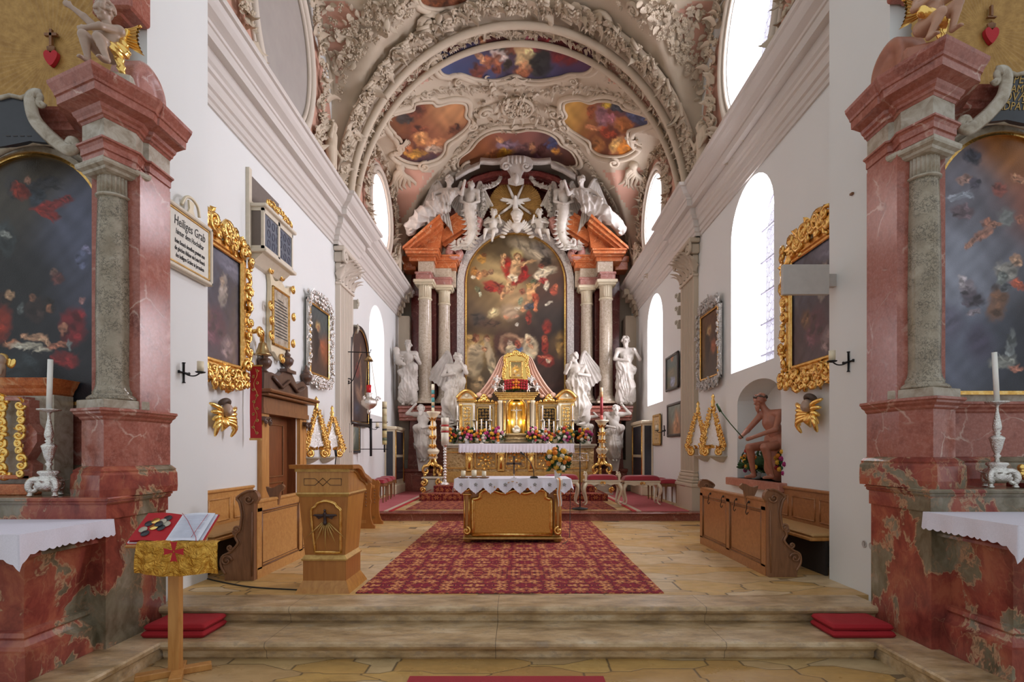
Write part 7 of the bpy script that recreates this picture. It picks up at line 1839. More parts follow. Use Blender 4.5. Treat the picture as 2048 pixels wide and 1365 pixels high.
def baroque_candlestick(x,y,z,label,lean=0.0):
 t=thing('silver_candlestick',label,'candlestick',(x,y,z));mb=MB()
 for a in(PI*1.17,PI*1.83,PI*.5):
  d=Vector((math.cos(a),math.sin(a),0));o=Vector((x,y,z))
  pts=[o+d*r+Vector((0,0,h))for r,h in((.03,.15),(.05,.13),(.085,.135),(.118,.115),(.128,.075),(.112,.045),(.085,.05),(.08,.075),(.098,.082))]
  mb.tube(catmull([tuple(p)for p in pts],4),[.030-.0006*i for i in range(33)],8,flat=1.2);mb.ball(tuple(o+d*.115+Vector((0,0,.012))),(.025,.025,.012),8);mb.lathe([(.012,0),(.018,.01),(.012,.04)],tuple(o+d*.115+Vector((0,0,.012))),8)
 mb.build('scroll_foot',M['silver'],t)
 mb=MB();mb.lathe([(.05,.04),(.085,.07),(.09,.11),(.06,.15),(.055,.17),(.075,.19),(.07,.205),(.02,.215)],(x,y,z),24,flute=(6,.07));
 for k in range(9):mb.add(*LEAFC,True,surf_m((x+.07*math.cos(k*.7),y+.07*math.sin(k*.7),z+.08),(math.cos(k*.7),math.sin(k*.7),0),(0,0,1),0,.07))
 mb.build('embossed_base',M['silver'],t)
 mb=MB();mb.lathe([(.02,.21),(.014,.24),(.028,.26),(.016,.275),(.024,.29),(.035,.32),(.042,.36),(.05,.39),(.054,.405),(.04,.42),(.018,.43),(.03,.445),(.018,.455),(.03,.475),(.032,.50),(.022,.56),(.012,.62),(.010,.66),(.02,.675),(.078,.69),(.082,.70),(.075,.702),(.02,.70)],(x,y,z),28,flute=(12,.03));mb.build('stem',M['silver'],t)
 mb=MB();
 mb.tube([(x,y,z+.70),(x-lean,y,z+1.10)],.019,16);cd=mb.build('candle',M['wax'],t)
 MB().tube([(x-lean,y,z+1.10),(x-lean,y,z+1.112)],.0015,4).build('wick',M['black'],cd)
 return t
baroque_candlestick(X_(98,4.42),4.42,1.045,'silver candlestick with scroll feet and white candle on the left side altar',-.012)
baroque_candlestick(X_(1994,4.46),4.46,1.11,'silver candlestick with scroll feet and white candle on the right side altar',.022)
t=thing('marble_shrine','small marble shrine with gilt leafwork on the left side altar, cut by the photo edge','shrine',(X_(20,4.62),4.62,1.045))
Y=4.62;mb=MB();mb.box2(X_(-70,Y),X_(108,Y),Y,Y+.2,1.045,Z_(790,Y));mb.build('body',M['greyplain'],t)
mb=MB();plan_mold(mb,[(-5.2,Y),(X_(100,Y),Y),(X_(100,Y),Y+.22)],[(0,Z_(792,Y)),(.02,Z_(786,Y)),(.03,Z_(778,Y)),(.05,Z_(772,Y)),(.065,Z_(764,Y)),(.08,Z_(758,Y)),(.0,Z_(756,Y))]);mb.build('cornice',M['orange'],t)
mb=MB();mb.prism([(X_(a,Y-.08),Z_(b,Y-.08))for a,b in((40,958),(68,958),(70,930),(56,920),(66,905),(78,885),(78,865),(64,848),(62,835),(62,800),(44,798),(42,850),(46,900))],Y-.10,Y+.05,'y');mb.box2(X_(34,Y),X_(70,Y),Y-.11,Y,Z_(804,Y),Z_(796,Y));mb.build('bulging_bracket',M['redmarble'],t)
mb=MB();mb.box2(X_(-60,Y),X_(84,Y),Y-.12,Y+.02,1.045,Z_(968,Y),bev=.01);mb.box2(X_(-60,Y),X_(80,Y),Y-.10,Y+.02,Z_(958,Y),Z_(950,Y),bev=.006);mb.build('base_moulding',M['orange'],t)
mb=MB()
for k in range(10):c_scroll(mb,tuple(P(43+3*math.sin(k),812+k*15,Y-.13)),.028,1.3,.014,None,k*1.7,1 if k%2 else-1);mb.add(*LEAFC,True,surf_m(P(44,806+k*15,Y-.12),(0,-1,0),(math.sin(k),0,1),0,.06))
for k in range(11):c_scroll(mb,tuple(P(7+4*math.sin(k*2),800+k*15,Y-.05)),.035,1.3,.018,None,k*1.3,1 if k%2 else-1);mb.add(*LEAFC,True,surf_m(P(9,800+k*15,Y-.05),(0,-1,0),(math.sin(k*2),0,1),0,.07))
mb.build_lr('gilt_leafwork',M['goldb'],t,X_(27,Y))
t=thing('cherub_figure','little cherub with a gilt wing on top of the marble shrine at the left edge','statue',(X_(2,4.6),4.6,Z_(757,4.6)))
x,z=X_(0,4.6),Z_(757,4.6)
body([('e',(x,4.6,z+.15),(.045,.045,.05)),('c',(x,4.6,z+.09),(x-.02,4.6,z+.0),.04,.05),('c',(x+.02,4.58,z+.08),(x+.045,4.55,z+.03),.018,.015)],.006,.015).build('body',M['flesh'],t)
body([('e',(x+.03*math.cos(a),4.6+.02,z+.17+.025*math.sin(a)),(.02,.02,.02))for a in[0,.8,1.6,2.4,3.1]],.006,.01).build('hair',M['gilt'],t)
mb=MB();mb.ball((x+.085,4.62,z+.125),(.028,.012,.045),10,rot=(0,.5,0));mb.ball((x+.06,4.62,z+.13),(.028,.012,.04),10);mb.build('wing',M['goldb'],t)
mb=MB();
for k in range(7):mb.ball(tuple(P(2046+3*math.cos(k),944+9*math.sin(k*1.7),4.5)),.03,8)
mb.ball(tuple(P(2052,945,4.52)),(.06,.05,.07),10);tag(mb.build('gilt_ornament',M['goldb']),'gilded carving on the right side altar, cut by the photo edge','ornament')
mb=MB();mb.box2(X_(2034,4.5),X_(2034,4.5)+.3,4.42,4.6,1.112,Z_(966,4.5));tag(mb.build('ornament_base',M['darkred']),'dark red base block under the gilded carving at the right photo edge','base')
# ======================= FURNITURE IN FRONT =======================
def cushion(x0,x1,y0,y1,z,h,label):
 mb=MB();cx,cy,w,d=(x0+x1)/2,(y0+y1)/2,(x1-x0)/2,(y1-y0)/2
 def fn(u,v,s=1):
  a,b=u*2-1,v*2-1;k=((1-abs(a)**14)**.5)*((1-abs(b)**14)**.5)
  return(cx+w*a,cy+d*b,z+h/2+s*(h/2)*(k**.5)+(.003*math.sin(u*9)*math.sin(v*7)if s>0 else 0))
 mb.grid(fn,40,40);mb.grid(lambda u,v:fn(u,v,-1),40,40,flip=True)
 return tag(mb.build('kneeling_cushion',M['redcush']),label,'cushion','red kneeling cushions on the lower step')
for sx,nm in((-1,'left'),(1,'right')):
 a,b=sorted((sx*2.62,sx*3.15))
 cushion(a,b,4.58,4.95,-.155,.055,'lower red kneeling cushion of the stack beside the %s side altar'%nm);cushion(a+.01,b-.005,4.60,4.95,-.10,.055,'upper red kneeling cushion of the stack beside the %s side altar'%nm)
Ys=4.22;xs=X_(351,Ys)
t=thing('book_stand','wooden post stand with cross foot and slanted desk, lower left of the photo','stand',(xs,Ys,-.31))
MB().box2(xs-.042,xs+.042,Ys-.03,Ys+.03,-.28,.74,bev=.004).build('post',M['oak'],t)
mb=MB();mb.box((xs-.01,Ys,-.285),(.50,.085,.05),(0,0,.55),bev=.005);mb.build('foot',M['oak'],t)
mb=MB();mb.box((xs+.03,Ys-.02,-.283),(.085,.40,.05),(0,0,.45),bev=.005);mb.build('foot',M['oak'],t)
tl=math.radians(38)
dm=TR((X_(352,Ys),Ys-.02,.80),(tl,0,0))
mb=MB();mb.box((0,0,0),(.56,.34,.018),m=dm);mb.build('desk',M['oak'],t)
cg=thing('gold_stand_cloth','shiny gold cloth with a red cross hanging from the book stand','cloth',(X_(352,Ys),Ys-.15,.70))
mb=MB();x0,x1=X_(273,Ys-.18),X_(434,Ys-.18);zt,zb=.745,Z_(1150,Ys-.18)
def gc(u,v):
 x=x0+(x1-x0)*u;e=.012*math.sin(u*14+1)+.010*math.sin(u*31);sag=.02*math.sin(u*PI)
 return(x+(-.012 if u<.5 else.012)*v*(1-abs(u-.5)*0),Ys-.175+(.03 if v<.05 else 0)-.01*v+e*v*.8-.02*math.sin(v*2.5),zt+(zb-zt)*v+(.012*math.cos(u*7))*v)
mb.grid(gc,60,20);mb.grid(lambda u,v:Vector(gc(u,v))+Vector((0,.012,0)),60,20,flip=True);mb.build('gold_fabric',M['lame'],cg)
mb=MB();xc,zc,yy=X_(351,Ys-.2),Z_(1103,Ys-.2),Ys-.222
for k in range(4):
 a=k*PI/2;c,s_=math.cos(a),math.sin(a);arm=[(-.008,.006),(.008,.006),(.026,.078),(.016,.070),(-.016,.070),(-.026,.078)]
 mb.prism([(xc+p[0]*c-p[1]*s_,zc+p[0]*s_+p[1]*c)for p in arm],yy,yy+.003,'y')
mb.build('red_cross',M['red'],cg)
bk=thing('open_book','open book with a red page of coins on the stand at lower left','book',tuple(dm@Vector((0,0,.02))))
for sd in(-1,1):
 mb=MB()
 def pg(u,v,sd=sd):
  x=sd*.262*u;return dm@Vector((x,-.14+.29*v,.022+.028*math.sin(min(1,u*1.25)*PI*.62)*(1-.3*u)))
 mb.grid(pg,16,4,flip=sd<0)
 mb.grid(lambda u,v,sd=sd:pg(u,v)-(dm.to_3x3()@Vector((0,0,.018))),16,4,flip=sd>0)
 mb.build('page',M['red']if sd<0 else M['page'],bk)
 mb=MB();mb.box((sd*.135,.005,.016),(.27,.30,.012),m=dm);mb.build('page_block',M['page'],bk)
 mb=MB();mb.box((sd*.14,.005,.010),(.285,.31,.004),m=dm);mb.build('cover',M['red'],bk)
mb=MB();pgz=lambda u:.024+.028*math.sin(min(1,u*1.25)*PI*.62)*(1-.3*u)
coins=[(.25,.72,0),(.30,.86,2),(.52,.66,1),(.50,.42,0),(.40,.58,1),(.20,.50,2),(.24,.28,2),(.62,.44,2),(.68,.24,2),(.45,.20,2)]
for i,(u,v,c)in enumerate(((.30,.80,2),(.58,.68,3),(.38,.66,1),(.72,.58,2),(.50,.45,3),(.30,.44,2),(.76,.36,1),(.62,.22,2),(.42,.56,2),(.22,.58,1))):
 mb=MB();mb.lathe([(.030,0),(.030,.002)],(0,0,0),20,m=dm@Matrix.Translation(Vector((-.262*u,-.14+.29*v,pgz(u)+.001+.0006*i))));mb.build('coin_picture',[M['silver'],M['bracket'],M['board'],M['goldb']][c],bk)
mb=MB()
for r in range(17):
 w=.2*(.8 if r%6==5 else 1);mb.box((.135-(.2-w)/2,.12-.0145*r,pgz(.5)+.003),(w,.003,.0006),m=dm)
mb.build('printed_lines',plain('print_grey',(.45,.48,.60),.7),bk)
mb=MB();mb.tube([dm@Vector((.02,.13,.06)),dm@Vector((.10,.05,.062)),dm@Vector((.24,-.12,.055)),dm@Vector((.25,-.16,.03))],.002,4);mb.tube([dm@Vector((.215,.13,.05)),dm@Vector((.205,-.12,.056))],.002,4);mb.build('ribbon_marker',M['red'],bk)
Yb=5.50;xa=X_(650,Yb)
am=thing('ambo','wooden reading desk with gold mouldings and a dove relief, left of the carpet','lectern',(xa,Yb+.25,0))
def taper(mb,l0,r0,z0,l1,r1,z1,yf0,yf1,D0=.48,D1=.48):
 V=[(l0,yf0,z0),(r0,yf0,z0),(r0,yf0+D0,z0),(l0,yf0+D0,z0),(l1,yf1,z1),(r1,yf1,z1),(r1,yf1+D1,z1),(l1,yf1+D1,z1)]
 return mb.add(V,[(3,2,1,0),(4,5,6,7),(0,1,5,4),(1,2,6,5),(2,3,7,6),(3,0,4,7)],False)
xc=X_(649,Yb);W=lambda px0,px1:(px1-px0)*Yb/F_PX/2
z=lambda py:Z_(py,Yb)
mb=MB();taper(mb,xc-.270,xc+.270,0,xc-.245,xc+.245,.055,Yb-.07,Yb-.04,.64,.58);taper(mb,xc-.245,xc+.245,.055,xc-.215,xc+.215,.115,Yb-.04,Yb+.0,.58,.5);mb.build('base',M['ambo'],am)
mb=MB();mb.box2(xc-.215,xc+.215,Yb,Yb+.5,.11,.315);mb.build('plinth',M['ambofront'],am)
mb=MB();taper(mb,xc-.225,xc+.225,.315,xc-.228,xc+.228,.33,Yb-.012,Yb-.015,.52,.53);taper(mb,xc-.228,xc+.228,.33,xc-.20,xc+.20,.37,Yb-.015,Yb+.01,.53,.48);mb.build('gilt_moulding',M['gilt'],am)
mb=MB();taper(mb,xc-.198,xc+.198,.36,xc-.243,xc+.243,.965,Yb+.012,Yb-.035,.475,.57);mb.build('shaft',M['ambofront'],am)
mb=MB();taper(mb,xc+.199,xc+.201,.36,xc+.244,xc+.247,.965,Yb+.014,Yb-.033,.47,.565);mb.build('side_panel',M['ambo'],am)
mb=MB();taper(mb,xc-.245,xc+.245,.955,xc-.268,xc+.268,.985,Yb-.037,Yb-.06,.575,.62);taper(mb,xc-.268,xc+.268,.985,xc-.258,xc+.258,1.0,Yb-.06,Yb-.05,.62,.60);mb.build('gilt_moulding',M['gilt'],am)
def side_prof(zt_f,zt_b,e=0):return[(Yb-.05-e,zt_f),(Yb+.10,zt_f+.0),(Yb+.20,zt_f-.02),(Yb+.34,zt_f-.10),(Yb+.46,(zt_f+zt_b)/2-.04),(Yb+.56+e,zt_b)]
mb=MB();mb.prism([(Yb-.045,1.0),(Yb+.55,1.0)]+side_prof(1.215,1.04)[::-1],xc-.255,xc+.255,'x');mb.build('upper_box',M['ambo'],am)
mb=MB();a=side_prof(1.205,1.03,.015);b=side_prof(1.235,1.06,.02);mb.prism(a+b[::-1],xc-.27,xc+.27,'x');mb.build('gilt_moulding',M['gilt'],am)
mb=MB();a=side_prof(1.236,1.06,.04);b=side_prof(1.275,1.10,.055);mb.prism(a+b[::-1],xc-.315,xc+.315,'x');mb.build('desk_top',M['ambofront'],am)
mb=MB();zz=1.105;yq=Yb-.052
L_=[(-.17,-.035),(-.17,.035),(-.06,.035),(.045,-.035),(.17,-.035)]
for pl in([(-.185,.032),(-.185,-.032),(-.075,-.032),(0,.038),(.04,0),(0,-.038),(-.075,.032),(-.185,.032)],[(.185,.032),(.185,-.032),(.075,-.032),(0,.038),(-.04,0),(0,-.038),(.075,.032),(.185,.032)]):
 mb.tube([(xc+a,yq,zz+b)for a,b in pl],.0028,4)
mb.build('inlay',M['dkwood'],am)
mb=MB();f5=lambda a,b:(400+a/4.267,880+b/4.267)
fo=[f5(*p)for p in((975,965),(960,800),(950,640),(955,590),(985,570),(1000,545),(1040,530),(1070,525),(1110,532),(1150,548),(1165,572),(1195,600),(1197,650),(1190,965))]
ym=lambda zz_:Yb+.012-.047*(zz_-.36)/.605-.012
pf=[]
for p in catmull(fo,4):zz_=Z_(p.y,Yb-.03);pf.append((X_(p.x,Yb-.03),ym(zz_),zz_))
mb.tube(pf,.013,8,closed=True);mb.tube([(xc+(p[0]-xc)*1.07,p[1]+.004,.66+(p[2]-.66)*1.045)for p in pf],.006,6,closed=True);mb.build('gilt_arch_frame',M['gold'],am)
dv=P(650,1032,Yb-.05);dl=[]
for s_ in(-1,1):
 for k in range(5):dl.append(('c',(dv.x+s_*.01,dv.y,dv.z+.002),(dv.x+s_*(.115-.012*k),dv.y,dv.z+.022-.013*k-(.02 if k==0 else 0)),.012,.006))
dl+=[('c',(dv.x,dv.y-.005,dv.z+.02),(dv.x,dv.y,dv.z-.045),.018,.014),('e',(dv.x+.002,dv.y-.012,dv.z+.05),(.013,.014,.015)),('c',(dv.x,dv.y,dv.z-.04),(dv.x,dv.y,dv.z-.075),.014,.02),('c',(dv.x,dv.y-.01,dv.z+.05),(dv.x,dv.y-.03,dv.z+.045),.006,.002)]
body(dl,.0035,.006,pad=.01).build('dove_relief',plain('dark_bronze',(.06,.04,.04),.35,.5),am)
mb=MB()
for i in range(9):
 a=-PI/2+(i-4)*.20;L=(.30 if i%2==0 else.2)*(1 if i==4 else.92);o=Vector((dv.x,dv.y+.008,dv.z-.04));d=Vector((math.cos(a),0,math.sin(a)))
 mb.tube([o+d*(.045 if i!=4 else.06),o+d*L*.55,o+d*L],[.006,.007,.001],5)
mb.build('gilt_ray',M['gilt'],am)
t=thing('desk_microphone','black microphone rising from the ambo','microphone',(X_(670,Yb+.2),Yb+.2,1.25))
x=X_(670,Yb+.2);MB().tube([(x,Yb+.2,1.24),(x+.003,Yb+.2,1.30),(x+.012,Yb+.2,1.36)],.005,6).build('stem',M['black'],t)
MB().tube([(x+.012,Yb+.2,1.355),(x+.008,Yb+.2,1.40),(x+.0,Yb+.2,1.425)],[.011,.014,.010],8).build('capsule',M['black'],t)
mb=MB();mb.tube(catmull([(-3.42,6.05,.006),(-3.1,5.85,.006),(-2.7,5.66,.006),(xc-.2,5.55,.006)],6),.008,6);tag(mb.build('floor_cable',M['black']),'black cable running over the floor from the left pier to the ambo','cable')
def pew(sg):
 nm='left' if sg<0 else 'right';MX=None if sg<0 else MIRX
 def B():m=MB();m.M=MX;return m
 xf=-2.87 if sg<0 else-2.79;y0=6.05 if sg<0 else 6.22;y1=8.45
 t=thing('pew','wooden pew front with carved scroll end %s'%('on the left, behind the ambo' if sg<0 else 'and bag hooks on the right'),'pew',(sg*abs(xf),(y0+y1)/2,0));mt=M['oakh']if sg<0 else M['pewr']
 H=.87
 mb=B();mb.box2(xf-.05,xf-.012,y0,y1,.0,H-.03);mb.build('front_board',mt,t)
 mb=B();mb.box2(xf-.07,xf+.01,y0-.0,y1,H-.04,H,bev=.012);mb.build('top_rail',mt,t)
 n=2;L=(y1-y0-.1)
 mb=B();mb.box2(xf-.012,xf,y0,y1,0,.12);mb.box2(xf-.012,xf,y0,y1,.74,H-.04)
 for i in range(n+1):yy=y0+.05+L*i/n;mb.box2(xf-.012,xf,yy-.06,yy+.06,.1,.78)
 mb.build('rails',mt,t)
 for i in range(n):
  a,b=y0+.05+L*i/n+.06,y0+.05+L*(i+1)/n-.06;mb=B()
  for(p,q)in(((a,.12),(b,.12)),((b,.12),(b,.74)),((b,.74),(a,.74)),((a,.74),(a,.12))):
   mb.tube([(xf-.006,p[0],p[1]),(xf-.006,q[0],q[1])],.012,5);
  for(p,q)in(((a+.03,.15),(b-.03,.15)),((b-.03,.15),(b-.03,.71)),((b-.03,.71),(a+.03,.71)),((a+.03,.71),(a+.03,.15))):mb.tube([(xf-.012,p[0],p[1]),(xf-.012,q[0],q[1])],.006,4)
  mb.build('panel_moulding',M['brown'],t)
 c5=[(515,1185),(270,1185),(265,1130),(228,1060),(235,985),(290,952),(320,930),(368,870),(347,820),(362,778),(382,765),(395,690),(400,620),(382,530),(362,488),(440,435),(500,428),(538,450),(550,500),(518,540)]
 out=[(-2.87+(a/4.267+400-522)/181.0,max(0,(1158-(880+b/4.267))/181.0))for a,b in c5]
 if sg>0:out=[(x+.08,z_)for x,z_ in out]
 pc=[out[0],out[1]]+[(p.x,p.y)for p in catmull(out[1:],3)][1:]
 for yy in(y0,y1):
  mb=B();mb.prism([(x,z_)for x,z_ in pc],yy-.07,yy,'y');e=mb.build('carved_end',M['pewend'],t)
  mb=B();off=.08 if sg>0 else 0
  ed=[(p.x,yy-.075,p.y)for p in catmull(out[2:17],4)]
  mb.tube([((x-.022*0+.018),y_,z_)for x,y_,z_ in ed],.014,6);mb.tube([(x+.045,y_+.005,z_)for x,y_,z_ in ed[6:]],.007,5)
  for cx,cz,r,d in((-3.17,.22,.055,1),(-3.13,.36,.03,-1),(-3.06,.56,.032,1),(-3.08,.53,.02,-1),(-2.93,.885,.045,-1)):c_scroll(mb,(cx+off,yy-.075,cz),r,1.4,.013,None,0,d,.01)
  mb.tube([(-2.90+off,yy-.075,.05),(-2.895+off,yy-.075,.75)],.008,5);mb.build('scroll_carving',M['pewend'],e)
 wx=WL if sg<0 else-WR
 b_=thing('wall_bench','oak wall bench with panelled back and tan seat cushion behind the %s pew front'%nm,'bench',(sg*3.6,7.0,0))
 ya,yb=(6.12,7.95)if sg<0 else(6.22,8.3)
 mb=B();mb.box2(wx,wx+.04,ya,yb,.40,.90,bev=.006);mb.box2(wx,wx+.065,ya,yb,.885,.925,bev=.01)
 k=3
 for i in range(k):
  a,c=ya+(yb-ya)*i/k+.06,ya+(yb-ya)*(i+1)/k-.06
  for(p,q)in(((a,.52),(c,.52)),((c,.52),(c,.80)),((c,.80),(a,.80)),((a,.80),(a,.52))):mb.tube([(wx+.042,p[0],p[1]),(wx+.042,q[0],q[1])],.012,5)
 mb.build('back_panel',mt,b_)
 mb=B();mb.box2(wx,wx+.50,ya,yb,.39,.43,bev=.01);mb.build('seat',M['oak'],b_)
 mb=B();mb.box2(wx+.05,wx+.48,ya,yb,.43,.475,bev=.02);mb.build('seat_cushion',M['tancush'],b_)
 mb=B();mb.box2(wx+.30,wx+.33,ya,yb,0,.39);mb.build('kick_board',M['dark'],b_)
 mb=B();pr=[(-.09,0),(.05,0),(.05,.06),(.09,.09),(.10,.12),(.07,.15),(.03,.14),(-.02,.11),(-.07,.10),(-.12,.12),(-.11,.07)]
 for yy in(y0+.5,):mb.prism([(xf-.02+a,H+b*1.0)for a,b in[(-.03,-.1),(.02,-.1)]+pr[2:]],yy,yy+.05,'y')
 mb.build('armrest_scroll',M['pewend'],t)
 if sg>0:
  for yy in(6.62,7.0,7.45,7.95):
   mb=MB();x=-xf-.008;h=.80
   mb.ball((x-.01,yy,h),(.012,.018,.018),8);mb.tube(catmull([(x-.02,yy,h),(x-.035,yy,h-.03),(x-.03,yy+.01,h-.07),(x-.035,yy+.03,h-.12),(x-.035,yy,h-.15),(x-.03,yy-.03,h-.12)],4),.005,5);mb.build('bag_hook',M['iron'],t)
 return t
pew(-1);pew(1)
# ======================= THINGS ON THE WALLS =======================
ML=lambda y,z,off=0.0:frame_m((WL+off,y,z),(0,1,0),(-1,0,0),(0,0,1))
MR=lambda y,z,off=0.0:frame_m((WR-off,y,z),(0,-1,0),(1,0,0),(0,0,1))
def Yw(px,X):return F_PX*abs(X)/abs(px-VX)
def wthing(name,label,cat,m,group=None):return thing(name,label,cat,tuple(m.translation),0,group)
def wb(m):b=MB();b.M=m;return b
def wcanvas(par,m,w,h,bgp,st,mat='paint',step=.014,mask=None,nm='canvas',seed=2.0,y=-.03):
 mb=wb(m);canvas(mb,-w/2,w/2,-h/2,h/2,y,step,bgp,st,mask,.02,seed);return mb.build(nm,M[mat],par,color=True)
def ornate(par,m,w,h,mat,wd,nm,seed,line='gold',top=.25,bot=.2,dens=1.0):
 """carved frame round a w x h picture: bar, then scrolls and leaves outside it"""
 rr=random.Random(seed);mb=wb(m);rframe(mb,-w/2,w/2,-h/2,h/2,-.05,.022);mb.build('inner_frame',M[line],par)
 mb=wb(m);W2,H2=w/2+wd*.5,h/2+wd*.5;per=[(-W2,-H2),(W2,-H2),(W2,H2),(-W2,H2),(-W2,-H2)]
 rframe(mb,-w/2-wd*.3,w/2+wd*.3,-h/2-wd*.3,h/2+wd*.3,-.02,wd*.28)
 pts=resample([Vector((a,0,b))for a,b in per],wd*.42/dens)
 for i,p in enumerate(pts):
  ext=top if p.z>H2-.01 else bot if p.z<-H2+.01 else 0;k=rr.uniform(.6,1.1);lay=1+(1 if ext else 0)*2
  for q in range(lay):
   o=p+Vector((math.copysign(rr.uniform(0,wd*.35),p.x)if abs(p.x)>W2-.01 else 0,-.05-rr.uniform(0,.04),math.copysign(q/max(1,lay)*ext*(1-(2*p.x/(w+wd*2))**2*.7),p.z)if ext else 0))
   if(i+q)%2:c_scroll(mb,tuple(o),wd*.30*k,1.3,wd*.12,None,rr.uniform(0,6),rr.choice((1,-1)),.03,5,9)
   else:mb.add(*LEAFF,True,TR(tuple(o),(0,rr.uniform(0,6.3),0),wd*.8*k));mb.ball(tuple(o),wd*.12,6)
 for s2 in(-1,1):
  for s3 in(-1,1):
   xx=s2*(w/2+wd*.62);mb.tube(catmull([(xx,-.05,s3*h*.48),(xx+s2*wd*.3,-.07,s3*h*.36),(xx-s2*wd*.1,-.05,s3*h*.22),(xx+s2*wd*.25,-.07,s3*h*.10),(xx,-.05,s3*h*.01)],4),wd*.11,6)
 return mb,mb.build(nm,M[mat],par)
ms=frame_m((-3.37,5.64,3.53),(0,1,0),(-1,0,0),(0,0,1));t=wthing('wall_sign','framed white sign in old German lettering on the left pier','sign',ms)
w,h=.79,.63
mb=wb(ms);mb.box((0,.025,0),(w,.05,h));rframe(mb,-w/2+.02,w/2-.02,-h/2+.02,h/2-.02,-.01,.02);fr=mb.build('frame',M['cream'],t)
mb=wb(ms);rframe(mb,-w/2+.055,w/2-.055,-h/2+.055,h/2-.055,-.005,.011);mb.build('gilt_line',M['gilt'],fr)
mb=wb(ms);mb.box((0,-.002,0),(w-.12,.004,h-.12));mb.build('sign_board',M['signw'],t)
mb=wb(ms)
for s_,sz,zz,sx in(('Heiliges Grab',.128,.115,.76),('hinter dem Hochaltar',.078,.025,.70),('Beim Besuch desselben gewinnt man',.062,-.065,.56),('die gleichen Ablässe wie beim Besuch',.062,-.135,.55),('des heiligen Grabes in Jerusalem',.062,-.205,.60)):
 V,Fc=text_mesh(s_,sz,sx,.1,.001,.0003);mb.add(V,Fc,False,TR((0,-.006,zz)))
mb.build('lettering',M['ink'],t)
mb=wb(ms);mb.tube(catmull([(-.16,-.01,.34),(-.10,-.02,.44),(0,-.02,.47),(.10,-.02,.43),(.15,-.01,.34)],5),.016,6);mb.prism([(-.06,.31),(.06,.31),(.03,.36),(.045,.44),(-.045,.44),(-.03,.36)],-.02,.0,'y');mb.build('sign_crest',M['ivory'],t)
def sconce(m,lab,s=1.0,d=1,red=.18):
 t=wthing('candle_sconce',lab,'sconce',m,'black iron cross sconces');mb=wb(m)
 for a in range(4):
  c,q=math.cos(a*PI/2),math.sin(a*PI/2);mb.tube([(0,-.01,0),(c*.07*s,-.012,q*.09*s),(c*.085*s,-.012,q*.105*s)],[.010*s,.009*s,.018*s],6)
 mb.tube(catmull([(0,-.01,0),(.0,-.07*s,-.03*s),(.0,-.13*s,-.03*s),(.0,-red,.0)],4),.007*s,6);mb.lathe([(.01,-.01),(.045*s,0),(.05*s,.01),(.01,.01)],(.0,-red,.0),14)
 mb.build('iron_cross',M['iron'],t);mb=wb(m);mb.cyl((.0,-red,.01),.032*s,.105*s,16);mb.build('candle',M['wax2'],t);return t
sconce(frame_m((-3.43,5.62,Z_(746,5.62)),(0,1,0),(-1,0,0),(0,0,1)),'black iron cross sconce with cream candle on the left pier')
sconce(frame_m((3.43,5.70,Z_(724,5.70)),(0,-1,0),(1,0,0),(0,0,1)),'black iron cross sconce with cream candle on the right pier')
sconce(ML(14.3,Z_(856,14.3)),'small iron cross sconce below the left far window beside the paschal candle',1.3,1,.2);sconce(MR(14.3,Z_(862,14.3)),'small iron cross sconce on the right wall above the gold framed text',1.3,1,.2)
